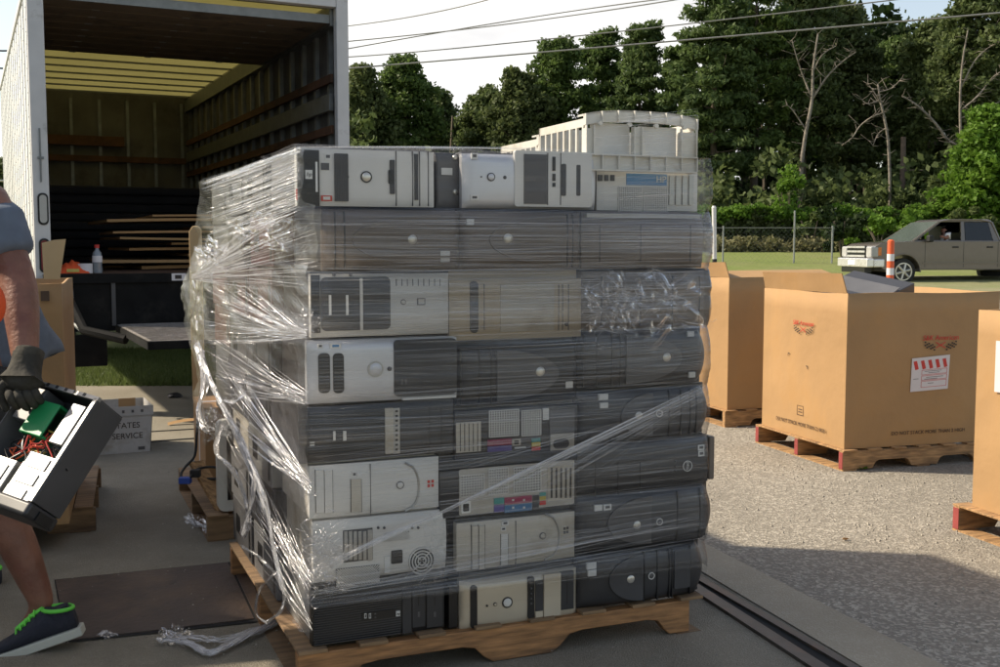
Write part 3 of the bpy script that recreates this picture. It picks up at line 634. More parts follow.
p.rect('network_jack', 533, 495, 539, 509, DGREY); p.rect('teal_port', 540, 492.5, 546, 496, PCYAN); p.rect('yellow_port', 540, 496.5, 546, 500.5, PYEL); p.rect('red_port', 540, 501, 546, 505, RED)
p.rect('slot_panel', 548, 466, 573, 500, BEIGE, th=.003)
for k in range(5): p.rect('slot_gap', 551+k*4.8, 468, 552.7+k*4.8, 498, BLACK, th=.0042)
p = PC(6, 578, 709, 'flat black computer with ringed badge at its right end, rightmost in sixth row', CASEB, DARK, .010, end=.0, corner=.006)
p.t0 = 0
a_, z_ = p.loc(687.6, 466); yy = p.yat(a_)
MB().ring((a_, yy-.0005, z_), (0, -1, 0), .0155, .0175, .002, 28).build('badge_ring', STICKW, p.e)
textmesh('logo', 'DELL', .0125, STICKW, p.e, vert_M(a_, yy-.0015, z_, PI/2))
textmesh('model_text', '390', .009, STICKW, p.e, vert_M(p.loc(665.6, 468)[0], yy-.0015, p.loc(665.6, 468)[1], PI/2))
p.sticker(698.6, 445, 705, 450.5); p.sticker(699, 451, 705, 456.5); p.grooves([596, 618, 640], 462, 505, BLACK, .6)
for k in range(3): p.disc('led', 675, 461+k*5, .8, MIDG)
MB().box(p.w+.001, .0, .004, p.w+.024, .30, p.h-.004).build('wood_toned_side', BRN, p.e, bevel=.006)
# --- seventh row
p = PC(7, 313, 447, 'pale computer turned back outwards with a round fan grille, leftmost in seventh row from top', BEIGE, LGREY, .004, corner=.010, end=.004)
p.rect('slot_recess', 343, 529, 372.5, 561, DGREY, th=.001)
for k in range(5): p.rect('slot_cover', 344+k*4.7, 531, 347.2+k*4.7, 559.5, CASEG, th=.004)
p.rect('slot_panel', 367.5, 529.5, 372, 560.5, CASEG, th=.003)
p.holes('vent_panel', 336, 566.5, 379, 583.5, 17, 4, LGREY, BLACK, diamond=True)
p.holes('small_vent', 384, 532, 409, 540.5, 10, 3, LGREY, BLACK, diamond=True)
p.rect('power_socket', 391, 550, 402, 563, BLACK, r=.003); p.rect('barcode_label', 384, 556, 389.5, 572.5, STICKW)
a_, z_ = p.loc(421.5, 560.5); yy = p.yat(a_)
f_ = MB().cyl((a_, yy-.001, z_), (a_, yy+.004, z_), .041, 28).build('fan_opening', BLACK, p.e)
mb = MB()
for r_ in (.010, .019, .028, .037): mb.ring((a_, yy-.002, z_), (0, -1, 0), r_, r_+.004, .003, 28)
for k in range(4):
    d = Vector((math.cos(R(45+90*k)), 0, math.sin(R(45+90*k)))); mb.tube([Vector((a_, yy-.003, z_))+d*.004, Vector((a_, yy-.003, z_))+d*.041], .0018, 5)
mb.build('fan_grille', LGREY, f_)
for x in (412, 418, 378, 384): p.disc('screw', x, 527.5, 1.3, DGREY)
p = PC(7, 457, 576, 'beige computer with tall drive bays and thin arc, middle of seventh row from top', CASEB, BEIGE, .007, corner=.005)
for a, b in ((472, 478), (479, 484.5)): p.rect('drive_bay', a, 526, b, 569, BEIGE, th=.003)
p.grooves([471.5, 478.4, 485], 525, 570, DGREY, .5); p.rect('floppy_bay', 501, 534, 508, 565, LGREY, th=.002); p.grooves([500.6, 508.4], 534, 565, DGREY, .4)
p.sticker(502, 521, 508.5, 525.5); p.sticker(501, 527, 506, 531); p.grooves([516], 521, 568, MIDG, .5); thinarc(p, 545, 560, 514, 560, CASEG); p.disc('power_button', 543, 536, 2.8, BEIGE, ring=MIDG)
for x, y in ((565.5, 529), (568.5, 528.5), (565.5, 533), (568.5, 532.5)): p.rect('audio_port', x-1, y-1.2, x+1, y+1.2, DGREY, th=.002)
dome(7, 577, 711, 'dark computer with blue stickers, round button and ringed badge, rightmost in seventh row from top', (635, 524), 607, 649.5, ((595, 505, 602.5, 511), (603.5, 504, 611, 510)), (658, 521), (676, 700), bez=DGREY)
# --- bottom row
p = PC(8, 311, 445, 'black slim computer with fine level ribs and small ports, leftmost in the bottom row', CASEG, BLACK, .004, corner=.004)
for k in range(17): p.rect('rib', 314, 600.5+k*2.4, 401, 601.3+k*2.4, DGREY, th=.0018)
p.rect('front_strip', 402.5, 587, 411.4, 633, DARK, th=.003); p.sticker(403.3, 589, 410.7, 594.5); p.sticker(403.3, 595.5, 410.7, 601)
p.rect('port_panel', 362, 611, 395, 619, BLACK, r=.003, th=.004)
for x in (364, 368.5): p.rect('usb_port', x, 613, x+2.2, 618, STICKW, th=.005); p.rect('port_core', x+.6, 613.7, x+1.6, 617.2, BLACK, th=.006)
for y in (613.5, 617): p.disc('audio_port', 375, y, 1.1, MIDG)
p.rect('logo_plate', 396, 611, 400, 616, STICKW, th=.004)
textmesh('logo', 'hp', .010, BLACK, p.e, vert_M(p.loc(398, 613)[0], p.yat(.3)-.0052, p.loc(398, 613.6)[1], 0), shear=.3)
for a, b in ((412.5, 425), (427, 443)): p.rect('drive_bay', a, 586, b, 627, DARK, th=.003); p.rect('bay_mark', (a+b)/2-1, 612, (a+b)/2+1.2, 617, MIDG, th=.004); p.rect('bay_slot', (a+b)/2-.6, 592, (a+b)/2+.4, 606, BLACK, th=.004)
p = PC(8, 460.5, 577, 'champagne silver computer with ringed button and three black slots, middle of the bottom row', CASEB, SILVERW, .012, corner=.012)
p.rect('air_slot', 470.7, 585.5, 477.2, 628.5, BLACK, r=.010, th=.003); p.disc('power_button', 506.8, 602, 4.4, LGREY, ring=BLACK); p.disc('reset_button', 494.8, 604, 1.5, SILVERW, ring=BLACK); p.disc('led', 486.8, 605.6, 1.1, BLACK)
p.rect('port_slot', 527, 576, 533.6, 618, BLACK, r=.008, th=.003)
for k in range(4): p.disc('audio_port', 530.3, 588+k*5, 1.1, MIDG)
p.rect('floppy_bay', 534.6, 580, 542.3, 610, DARK, th=.003); p.rect('bay_foot', 534.6, 610.5, 542, 617, SILVERW, th=.004); p.rect('drive_cover', 543, 573, 559.5, 615, SILVERW, th=.006); p.grooves([547], 574, 614, CASED, .4)
p.rect('drive_bay', 560.3, 571.5, 573.3, 609, DARK, th=.003); p.rect('bay_slot', 566, 575, 567, 604, BLACK, th=.005)
MB().box(-.034, .012, .01, -.004, .35, p.h-.012).build('black_side_door', BLACK, p.e, bevel=.004)
p = dome(8, 577, 703, 'black computer with grey curved panel and ridged rounded right end, rightmost in the bottom row', (629, 578), 608.5, 641.5, ((588, 563, 597, 569.5), (589, 570.3, 597, 576.5)), (650, 575), (643, 656, 668, 671, 690), bez=DARK, arcm=DGREY)
p.rect('drive_cover', 673, 549, 688.5, 587, DGREY, r=.004, th=.004)

# computers further back along the left side, only their flanks show
names = {1: 'top layer', 2: 'layer two', 3: 'layer three', 4: 'layer four', 5: 'layer five', 6: 'layer six', 7: 'layer seven', 8: 'bottom layer'}
sidem = {1: (DGREY, CASEB), 2: (CASER, DGREY), 3: (CASER, CASER), 4: (CASEB, DGREY), 5: (CASEB, DGREY), 6: (CASEG, BEIGE), 7: (CASEB, CASED), 8: (CASED, DGREY)}
colw = {CASED.name: 'grey', CASEB.name: 'black', CASER.name: 'dark red', DGREY.name: 'dark grey', LGREY.name: 'pale grey', BEIGE.name: 'beige', CASEG.name: 'silvery'}
for r_ in range(1, 9):
    z0, z1 = ROWS[r_]
    for k in range(2):
        s0 = .0+random.uniform(0, .03); t0 = .43+k*.44; m_ = sidem[r_][k]
        e = empty('desktop_computer', W(s0, t0, z0+.002), ROT, '%s case behind film on the stack\'s left side, %s, %s' % (colw[m_.name], names[r_], ('second in', 'third in')[k]), 'computer', 'computers stacked on the wrapped pallet')
        MB().box(.0, .004, 0, .42, .415, z1-z0-.004).build('case', m_, e, bevel=.005)
        MB().box(-.003, .03, .02, .0, .05, z1-z0-.03).build('side_seam', BLACK, e)
        mb = MB()
        for q_ in range(5): mb.box(-.0025, .25+q_*.018, .05, .001, .256+q_*.018, .12)
        mb.build('side_vent', BLACK, e)
        if r_ > 1 or k == 0:
            e = empty('desktop_computer', W(.90, t0-.01, z0+.002), ROT, 'case at the stack\'s right side, %s, %s from the front' % (names[r_], ('second', 'third')[k]), 'computer', 'computers stacked on the wrapped pallet')
            MB().box(.0, .004, 0, .43, .415, (z1 if r_ > 1 else 1.50)-z0-.004).build('case', (CASEB, DGREY)[k], e, bevel=.005)
            MB().box(.43, .03, .02, .433, .05, z1-z0-.03).build('side_seam', BLACK, e)

# pallet under the stack
def pallet(name, loc, rz, w, d, label, wood=WOOD, ends=None, h=.12, notch=True, nb=7, grp='wooden pallets'):
    """stringers run along x (their notched sides face -y); deck boards run along y"""
    e = empty(name, loc, rz, label, 'pallet', grp)
    for y in (0, d/2-.019, d-.038):
        if notch:
            poly = [(0, .0), (.18*w, .0), (.20*w, .035), (.22*w, .045), (.38*w, .045), (.40*w, .035), (.42*w, 0), (.58*w, 0), (.60*w, .035), (.62*w, .045), (.78*w, .045), (.80*w, .035), (.82*w, 0), (w, 0), (w, h-.018), (0, h-.018)]
        else: poly = [(0, 0), (w, 0), (w, h-.018), (0, h-.018)]
        poly = [(x, z+.008) for x, z in poly]
        st = MB().prism(poly, y, y+.038).build('stringer', wood, e, bevel=.002)
        if ends:
            MB().box(-.002, y+.001, .010, .0, y+.037, h-.014).build('painted_end', ends, st)
    for i in range(nb):
        x = i*(w-.09)/(nb-1); MB().box(x, -.006+random.uniform(-.004, .004), h-.0095, x+.085+random.uniform(-.005, .01), d+.006, h+.0).build('deck_board', wood, e, bevel=.002)
    for i in (0, nb//2, nb-1):
        x = i*(w-.11)/(nb-1); MB().box(x, -.004, .0, x+.09, d+.004, .0075).build('bottom_board', wood, e)
    return e
e = empty('wooden_pallet', W(-.012, -.02, 0), ROT, 'orange-brown wooden pallet with arched cut-outs under the wrapped computers', 'pallet', 'wooden pallets')
w_ = 1.30
for y in (0, .60, 1.2):
    poly = [(0, 0), (.13, 0), (.155, .018), (.19, .052), (.24, .058), (.50, .058), (.54, .05), (.57, .02), (.60, 0), (.80, 0), (.83, .02), (.86, .05), (.90, .058), (1.14, .058), (1.18, .05), (1.205, .018), (1.225, 0), (w_, 0), (w_, .107), (0, .107)]
    MB().prism([(x, z+.008) for x, z in poly], y, y+.04).build('stringer', ORANGEW, e, bevel=.004)
for i in range(8): MB().box(i*.18, -.01, .1155, i*.18+.085, 1.25, .1265).build('deck_board', WOODD, e, bevel=.002)
for i in (0, 1.25): MB().box(i, -.006, .0, i+.09, 1.24, .0078).build('bottom_board', WOODD, e)

# ivory tray frames lying on top at the right
def tray(loc_s, loc_t, z0, wd, dp, ht, label, curve=.016):
    e = empty('plastic_tray', W(loc_s, loc_t, z0), ROT, label, 'tray', 'ivory plastic trays on the stack')
    n = 14; top = [(wd*i/n, ht-curve*abs(2*i/n-1)**3) for i in range(n+1)]
    fr = MB(); T = .012
    for i in range(n):   # top beam
        x0, z0_ = top[i]; x1, z1_ = top[i+1]
        for (y0, y1, dz0, dz1) in ((0, T, -.035, 0), (0, .05, -.006, 0)):
            fr.add([(x0, y0, z0_+dz0), (x1, y0, z1_+dz0), (x1, y1, z1_+dz0), (x0, y1, z0_+dz0), (x0, y0, z0_+dz1), (x1, y0, z1_+dz1), (x1, y1, z1_+dz1), (x0, y1, z0_+dz1)], [(0, 3, 2, 1), (4, 5, 6, 7), (0, 1, 5, 4), (1, 2, 6, 5), (2, 3, 7, 6), (3, 0, 4, 7)])
    for i in range(0, n+1, 2): fr.box(top[i][0]-.002, -.010, top[i][1]-.034, top[i][0]+.002, 0, top[i][1]-.001)
    fr.build('top_beam', IVORY, e)
    fr = MB().box(0, 0, 0, wd, T, .05).box(0, -.012, 0, wd, 0, .005).box(0, -.012, .047, wd, 0, .052)
    for i in range(0, n+1, 2): fr.box(wd*i/n-.002, -.011, .005, wd*i/n+.002, 0, .047)
    fr.add([(wd*.70, -.006, .048), (wd*.71, -.006, .046), (wd*.86, -.006, .008), (wd*.85, -.006, .006)], [(0, 1, 2, 3)])
    fr.build('lower_beam', IVORY, e)
    for a, b in ((0, .030), (.42*wd, .50*wd), (wd-.06, wd)):
        m_ = MB().box(a, .0, .05, b, T, ht-.03-(.02 if a > 0 and b < wd else .03)); 
        for q in (a, b-.004): m_.box(q, -.01, .052, q+.004, 0, ht-.05)
        m_.build('upright', IVORY, e)
    MB().box(.03, .022, .055, wd*.42, .026, ht-.04).build('clouded_sheet', LGREY, e)
    MB().box(wd*.5, .022, .055, wd-.06, .026, ht-.045).build('clouded_sheet', LGREY, e)
    for x in (.12*wd, .38*wd, .62*wd, .88*wd): MB().cyl((x, -.012, ht-.045), (x, .0, ht-.045), .007, 12).build('peg', IVORY, e)
    for sx in (0, wd-.008):   # side walls with openings
        m_ = MB().box(sx, T, 0, sx+.008, dp, .02).box(sx, T, ht-.055, sx+.008, dp, ht-.03)
        k = int(dp/.045)
        for i in range(k+1): m_.box(sx, T+i*(dp-T-.012)/k, .02, sx+.008, T+i*(dp-T-.012)/k+.010, ht-.055)
        m_.build('side_wall', IVORY, e)
    MB().box(0, dp-.01, 0, wd, dp, ht-.03).build('back_wall', IVORY, e)
    MB().box(.02, .05, .0, wd-.02, dp-.03, .008).build('base', IVORY, e)
    return e
sA = sz(585, 140)[0]; sB = sz(696, 140)[0]; ztop = sz(640, 111)[1]; zb_ = sz(640, 172)[1]
tray(sA, .0, zb_, sB-sA, .34, ztop-zb_, 'ivory plastic tray frame with curved top, standing on the mesh-backed case')
tray(sA+.01, .37, zb_-.0, sB-sA-.03, .33, ztop-zb_-.03, 'second ivory tray frame, directly behind the curved one on top of the stack')
e = empty('desktop_computer', W(sA, .45, 1.39), ROT, 'pale case at the back right of the top layer, under the rear ivory tray', 'computer', 'computers stacked on the wrapped pallet')
MB().box(0, 0, 0, .42, .40, zb_-1.393).build('case', LGREY, e, bevel=.004)

# ------------------------------------------------------------------ second wrapped pallet behind
e = pallet('wooden_pallet', W(-.03, 1.72, 0), ROT, 1.2, 1.1, 'dark old pallet under the second wrapped load behind the computers', WOODD)
g2 = 'items of the second wrapped load'
e = empty('crt_monitor', W(0.02, 1.74, .127), ROT, 'beige tube monitor low at the front corner of the second load', 'monitor', g2)
MB().prism(rrect(0, 0, .40, .40, .03), 0, .05).build('front_frame', IVORY, e, smooth=True)
MB().box(.04, -.004, .05, .36, .0, .36).build('screen', GLASSD, e)
mb = MB(); mb.add([(.01, .05, .01), (.39, .05, .01), (.39, .05, .39), (.01, .05, .39), (.08, .38, .04), (.32, .38, .04), (.32, .38, .30), (.08, .38, .30)], [(4, 5, 6, 7), (0, 1, 5, 4), (1, 2, 6, 5), (2, 3, 7, 6), (3, 0, 4, 7)]); mb.build('back_shell', IVORY, e)
zs = [.53, .68, .84, 1.01, 1.19, 1.37]; ms = (CASEB, DGREY, CASER, CASER, DGREY, CASEB)
lay = ('sixth', 'fifth', 'fourth', 'third', 'second', 'top')
for i, z0 in enumerate(zs):
    for k in range(2):
        m_ = ms[i] if k == 0 else ms[(i+2) % 6]
        e = empty('desktop_computer', W(.07+random.uniform(0, .02)+.09*k, 1.74+k*.46, z0), ROT, '%s case in the second load behind, %s layer from the top, %s' % (colw[m_.name], lay[i], ('front', 'rear')[k]) if i < 5 else '%s case in the top layer of the second load behind, %s' % (colw[m_.name], ('front', 'rear')[k]), 'computer', g2)
        MB().box(0, 0, 0, .42, .43, (zs[i+1] if i < 5 else 1.56)-z0-.004).build('case', m_, e, bevel=.005)
        MB().box(-.003, .03, .02, .0, .05, .12).build('side_seam', BLACK, e)
e = empty('storage_box', W(.03, 2.2, .128), ROT, 'plain cardboard carton at the rear of the second load, on its pallet', 'box', g2)
MB().box(0, 0, 0, .4, .42, .39).build('carton', CARDIN, e, bevel=.003); MB().box(-.001, .19, .0, .401, .23, .3915).build('tape', LABEL, e)
# pale board standing behind left
e = empty('pale_board', aty(195, 345, 5.9), 0, 'pale rounded board sticking up at the left edge of the second load', 'board')
b0 = aty(195, 345, 5.9); T_ = aty(192, 226, 5.9)-b0; B_ = aty(200, 400, 5.9)-b0
MB().prism([(-.02, B_.z), (.045, B_.z), (.045, T_.z-.02), (.03, T_.z), (.0, T_.z), (-.02, T_.z-.03)], 0, .02).build('panel', CARDLT, e, bevel=.004)

# ------------------------------------------------------------------ stretch film
fe = empty('stretch_film', W(0, 0, .13), 0, 'clear stretch film wound in streaky layers around the stacked computers', 'film')
def inv(p): q = Vector(p)-fe.location; return q
def pn(x, y, z):   # cheap smooth noise
    return (math.sin(x*3.1+y*1.7+1.3)+math.sin(y*4.3-x*1.9+z*2.2)+math.sin(z*5.1+x*2.3+.7))/3
# front and right side
mb = MB(); mb.uv = []; mb.dens = []
rowb = sorted([ROWS[k][0] for k in ROWS]+[1.56])
SR = 1.385
def rdens(z, s):
    d = {8: .0, 7: .50, 6: .55, 5: .65, 4: .75, 3: 1.15, 2: 1.25, 1: .26}
    for k in ROWS:
        if ROWS[k][0]-.004 <= z < ROWS[k][1]+.004:
            base = d[k]
            if k == 8: return .75 if z > .262-.03*s/1.3 else 0.02
            return base
    return .6
SR = sz(703, 400)[0]
nu, nv, top_n = 150, 330, 10; right_len = 1.15
rip = rng.normal(0, 1, nv+8); rip = np.convolve(rip, [.25, .5, .25], 'same'); rip2 = np.convolve(rng.normal(0, 1, nv+8), np.ones(7)/7, 'same')*1.6
for j in range(nv+top_n):
    over = max(0, j-nv+1)
    z = .20+(1.556-.20)*min(j, nv-1)/(nv-1)
    dd = min(abs(z-b) for b in rowb); bul = .022*min(1, (dd/.05))**.6
    for i in range(nu):
        q = i/(nu-1)*(SR+right_len)
        jj = min(j, nv-1)+ (1.5*math.sin(q*2.3)+1.2*math.sin(q*5+1)+2)
        j0 = int(jj); fj = jj-j0; rp = rip[j0]*(1-fj)+rip[min(j0+1, nv+7)]*fj; rp2 = rip2[j0]*(1-fj)+rip2[min(j0+1, nv+7)]*fj
        wob = .0011*rp+.003*rp2+.003*pn(q*2, z*8, 0)
        if q < SR: s_, t_ = q-.008, -.034-bul-wob
        else: s_, t_ = SR-.006+wob*.5, (q-SR)
        if q > SR-.03 and q < SR+.03: t_ = min(t_, (q-SR))
        zz = z
        if over:
            if q < SR: t_ = -.03+over*.05; zz = 1.5535+.0012*math.sin(over*.9+q*9)
            else: s_ = SR-over*.004
        p_ = inv(W(s_, t_, zz)); mb.v.append(tuple(p_)); mb.uv.append((q, zz+.02*pn(q*1.5, z*2, 1)-.025*q*(z < .7)+over*.02))
        dn = rdens(z, s_)*(1 if q < SR else .15)
        if z > 1.39 and s_ > .93: dn = .30
        if over: dn = .35 if s_ < .9 else 0
        dn *= .75+.5*pn(q*1.3, z*9, 2)+(.3 if q < .10 and z > .35 else 0)
        mb.dens.append(max(0, dn))
nv += top_n
mb.f = [(j*nu+i, j*nu+i+1, (j+1)*nu+i+1, (j+1)*nu+i) for j in range(nv-1) for i in range(nu-1)]
mb.build('front_layers', FILM, fe, smooth='all')
# left side sheet
LB = [(148, 296), (160, 262), (180, 199), (235, 195), (265, 190), (280, 183.5), (295, 183), (333, 188), (354, 194), (379, 198), (400, 191), (420, 197), (440, 212), (470, 215), (500, 232), (530, 245), (560, 258), (600, 282), (640, 309)]
def lb(y):
    for (y0, x0), (y1, x1) in zip(LB, LB[1:]):
        if y <= y1: return x0+(x1-x0)*(y-y0)/(y1-y0)
    return 309
def rb(y):
    return 301+ (y-148)*.02+ (0 if y < 205 else (14 if y < 265 else (4 if y < 340 else 0)))
mb = MB(); mb.uv = []; mb.dens = []; nu, nv = 60, 130
for j in range(nv):
    y = 149+(632-149)*j/(nv-1); xl, xr = lb(y)+1.2*pn(y*.09, 1, 0), rb(y)
    for i in range(nu):
        a = i/(nu-1); x = xl+(xr-xl)*a
        t, z = tz(x, y, -.028); t = min(t, 2.7)
        off = .028+.008*pn(t*3, z*7, 1)+.004*pn(z*40-t*9, t*13, 3)+.012*math.sin(PI*a)*(pn(z*5, 1, 2))
        if a < .15 and y > 235: off += .02*(.15-a)/.15*pn(z*4, 3, 1)
        pp = inv(W(-off, t, z)); mb.v.append(tuple(pp)); 
        th = R(-18) if y < 265 else R(14) if y < 340 else R(38)
        cs, sn = math.cos(th), math.sin(th); mb.uv.append((t*cs+z*sn, -t*sn+z*cs))
        dn = .8+.5*pn(t*3, z*5, 5)
        if y < 215: dn *= .6
        if 250 < y < 290 and a < .3: dn *= 1.6
        if y > 360: dn *= .8
        if y > 470: dn *= .75*(.6+.8*a)
        mb.dens.append(max(.08, dn*(.55 if y < 262 else .8 if y < 345 else .7)))
mb.f = [(j*nu+i, j*nu+i+1, (j+1)*nu+i+1, (j+1)*nu+i) for j in range(nv-1) for i in range(nu-1)]
mb.build('side_layers', FILML, fe, smooth='all')
# taut pleats across the left side
mb = MB(); mb.uv = []; mb.dens = []
def strand(a, b, w0, w1, dens=1, sag=0, off0=.05, off1=.05, seg=9, plane='L'):
    prev = None; k0 = len(mb.v); ph = random.uniform(0, 6)
    for i in range(seg+1):
        f = i/seg; x = a[0]+(b[0]-a[0])*f; y = a[1]+(b[1]-a[1])*f+sag*math.sin(PI*f)*4; off = off0+(off1-off0)*f+.006*math.sin(PI*f*3+ph)
        if plane == 'L': t, z = tz(x, y, -off); p_ = W(-off, min(t, 2.9), z)
        else: s_, z = sz(x, y, -off); p_ = W(s_, -off, z)
        w_ = (w0+(w1-w0)*f)*(.3+.7*math.sin(PI*min(1, max(0, f*.96+.02))))
        d = Vector((0, 0, w_)) + (v_ if plane == 'L' else u)*w_*.15*math.sin(ph)
        n_ = (-u if plane == 'L' else -v_)*w_*.5*math.sin(ph+f*5)
        mb.v += [tuple(inv(p_-d*.5)), tuple(inv(p_+d*.5+n_))]; mb.uv += [(f*.5+ph, 0), (f*.5+ph, 1)]; mb.dens += [dens, dens*.6]
    mb.f += [(k0+2*i, k0+2*i+2, k0+2*i+3, k0+2*i+1) for i in range(seg)]
ru = random.uniform
for k in range(78):   # top band, near-level lines
    f = k/77; strand((299+ru(-4, 2), 151+f*62), (203+ru(0, 30), 182+f*60), ru(0.0009, 0.0030), ru(0.0011, 0.0030), ru(.5, 1.2), ru(-.2, .4))
for k in range(10): strand((300, 147+ru(0, 6)), (199+ru(0, 8), 180+ru(0, 10)), .003, .004, 1.2)
for k in range(64):   # fan out of the left pinch
    f = k/63; strand((191+ru(-1, 3), 278+ru(-3, 2)), (ru(250, 318), 205+f*88), ru(0.0027, 0.0060), ru(0.0006, 0.0024), ru(.4, 1.5)*(1.2-f*.3), ru(-.5, .5))
for k in range(64):   # fan into the corner between third and fourth layer
    f = k/63; strand((304+ru(-3, 4), 334+ru(-5, 5)), (ru(196, 245), 278+f*66), ru(0.0027, 0.0060), ru(0.0006, 0.0024), ru(.4, 1.4), ru(-.3, 1.0))
for k in range(38):
    f = k/37; strand((306+ru(-3, 3), 398+ru(-6, 8)), (ru(198, 240)+f*20, 335+f*62), ru(0.0018, 0.0045), ru(0.0006, 0.0024), ru(.3, 1.2), ru(-.2, 1.2))
for k in range(46):
    f = k/45; strand((309+ru(-3, 3), 488+ru(-9, 6)), (ru(212, 245)+f*15, 352+f*92), ru(0.0023, 0.0055), ru(0.0011, 0.0030), ru(.4, 1.5), ru(-.2, 1.2))
for k in range(40):
    f = k/39; strand((309+ru(-4, 3), 588+ru(-16, 10)), (ru(222, 250)+f*14, 420+f*95), ru(0.0018, 0.0045), ru(0.0011, 0.0024), ru(.3, 1.3), ru(-.3, 1))
for k in range(16):
    f = k/15; strand((311+ru(-3, 2), 632+ru(-16, 6)), (ru(246, 270), 500+f*70), ru(.003, .006), ru(.001, .003), ru(.3, .9), ru(-.3, .6))
mb.build('side_pleats', PLEAT, fe)
# front bands: the diagonal rope and flat pulled bands
mb = MB(); mb.uv = []; mb.dens = []
for k in range(16):
    o_ = ru(-1, 1); strand((300+ru(-4, 6), 578+ru(-6, 10)), (440+ru(-3, 3), 514+o_*2), .003, .004, .7, -.6*1.5, .06, .08, 9, 'F')
    strand((438, 514+o_*2), (704, 386+o_*2.5+ru(0, 8)*(k % 3 == 0)), ru(.002, .006), ru(.002, .005), ru(.5, 1.1), ru(-.4, .4), .075, .085, 10, 'F')
for k in range(26):   # fan from the right edge of fifth layer down-left
    f = k/25; strand((704, 388+f*14), (ru(440, 560), 505+f*10-ru(0, 60)*f), ru(.001, .003), ru(.002, .004), ru(.15, .5), ru(-.5, .5), .075, .08, 10, 'F')
for k in range(30):
    y0 = 583+ru(-6, 18); strand((311, y0+ru(0, 12)), (700, y0-62+ru(-10, 6)), ru(.002, .006), ru(.002, .004), ru(.15, .6), ru(-1, 2), .05, .06, 14, 'F')
for k in range(620):
    x0 = ru(298, 640); rr_ = random.choice((212, 212, 272, 272, 336, 400, 460, 518)); y0 = rr_+ru(2, 60); L0 = ru(40, 260); x1 = min(704, x0+L0)
    sl_ = -(y0-252)*.00038; strand((x0, y0+(x0-300)*sl_), (x1, y0+(x1-300)*sl_+ru(-2, 1.5)), ru(.0007, .0026), ru(.0006, .002), ru(.15, .85)*(1 if rr_ < 330 else .7), ru(-.2, .2), .066, .068, 12, 'F')
for rowy in (272, 336, 401, 461, 519):
    for k in range(9):
        strand((ru(303, 330), rowy+ru(-5, 5)), (ru(560, 705), rowy-(rowy-245)*.14+ru(-6, 6)), ru(.001, .004), ru(.001, .003), ru(.15, .55), ru(-.8, .8), .05, .06, 14, 'F')
for k in range(8): strand((297, 146.5+ru(0, 2)), (ru(470, 610), 147+ru(0, 4)), .002, .003, .8, -.3, .02, .03, 12, 'F')
mb.build('front_pleats', PLEAT, fe)
# crumpled patches: folded sheets with sharp ridges
def crumple(name, cx, cy, rx, ry, plane='F', off=.06, amp=.02, n=96, parent=None, dens=1.6, mt=None, freq=1.0, seed=0):
    rg = np.random.default_rng(seed); D = rg.normal(size=(10, 2))*5*freq; ph = rg.uniform(0, 6.28, 10)
    mb = MB(); mb.uv = []; mb.dens = []
    for j in range(n):
        for i in range(n):
            a = i/(n-1)*2-1; b = j/(n-1)*2-1; rad = 1+.18*math.sin(5*math.atan2(b, a)+seed)+.1*math.sin(9*math.atan2(b, a)+2*seed)
            X = cx+a*rx*rad; Y = cy+b*ry*rad
            rdg = [abs(math.sin(D[k][0]*a+D[k][1]*b+ph[k]+.8*math.sin(D[(k+3)%10][1]*.5*a-D[(k+5)%10][0]*.5*b))) for k in range(10)]
            hgt = sum(rdg)/10; shp = max(1-r0 for r0 in rdg[:6])
            o_ = off+amp*(hgt-.6)*2.4
            if plane == 'F': s_, z = sz(X, Y, -o_); p_ = W(s_, -o_, z)
            elif plane == 'L': t, z = tz(X, Y, -o_); p_ = W(-o_, t, z)
            else: g = onz(X, Y, 0); p_ = Vector((g.x, g.y, .010+max(0, amp*(hgt-.25))))
            mb.v.append(tuple(p_-parent.location)); mb.uv.append((a*.2*rx/60+hgt*.25, b*.2*ry/60+hgt*.2))
            e_ = max(0, 1-(a*a+b*b)); mb.dens.append(dens*min(1, e_*2.2)*(.16+1.0*max(0, (shp-.90)/.10)**3))
    keep = lambda i, j: ((i/(n-1)*2-1)**2+(j/(n-1)*2-1)**2) < 1.0
    mb.f = [(j*n+i, j*n+i+1, (j+1)*n+i+1, (j+1)*n+i) for j in range(n-1) for i in range(n-1) if keep(i, j)]
    return mb.build(name, mt or FCRUMP, parent, smooth='all')
crumple('crumpled_patch', 612, 305, 32, 34, off=.062, amp=.022, parent=fe, seed=3)
crumple('crumpled_patch', 664, 305, 44, 38, off=.064, amp=.02, parent=fe, seed=5, dens=1.5)
crumple('crumpled_patch', 322, 560, 24, 34, off=.06, amp=.02, parent=fe, seed=8, dens=1.0)
crumple('crumpled_patch', 436, 553, 16, 36, off=.055, amp=.018, parent=fe, seed=12, dens=.6)
crumple('crumpled_patch', 305, 322, 16, 14, off=.05, amp=.015, parent=fe, seed=15, dens=2.4)  # extra dense white film stands in for glare at this pinched corner
crumple('crumpled_patch', 212, 256, 17, 20, plane='L', off=.045, amp=.02, parent=fe, seed=41, dens=2.6)  # dense white patch put in as the bright flare on the side film
crumple('crumpled_patch', 308, 486, 9, 20, off=.05, amp=.012, parent=fe, seed=43, dens=2.4)  # small dense patch whitens the film where this pinch glares
crumple('crumpled_patch', 196, 300, 9, 34, plane='L', off=.045, amp=.012, parent=fe, seed=45, dens=1.8)
crumple('crumpled_patch', 262, 232, 34, 24, plane='L', off=.05, amp=.016, parent=fe, seed=47, dens=1.2)
crumple('crumpled_patch', 214, 425, 20, 18, plane='L', off=.04, amp=.02, parent=fe, seed=17, dens=1.2)
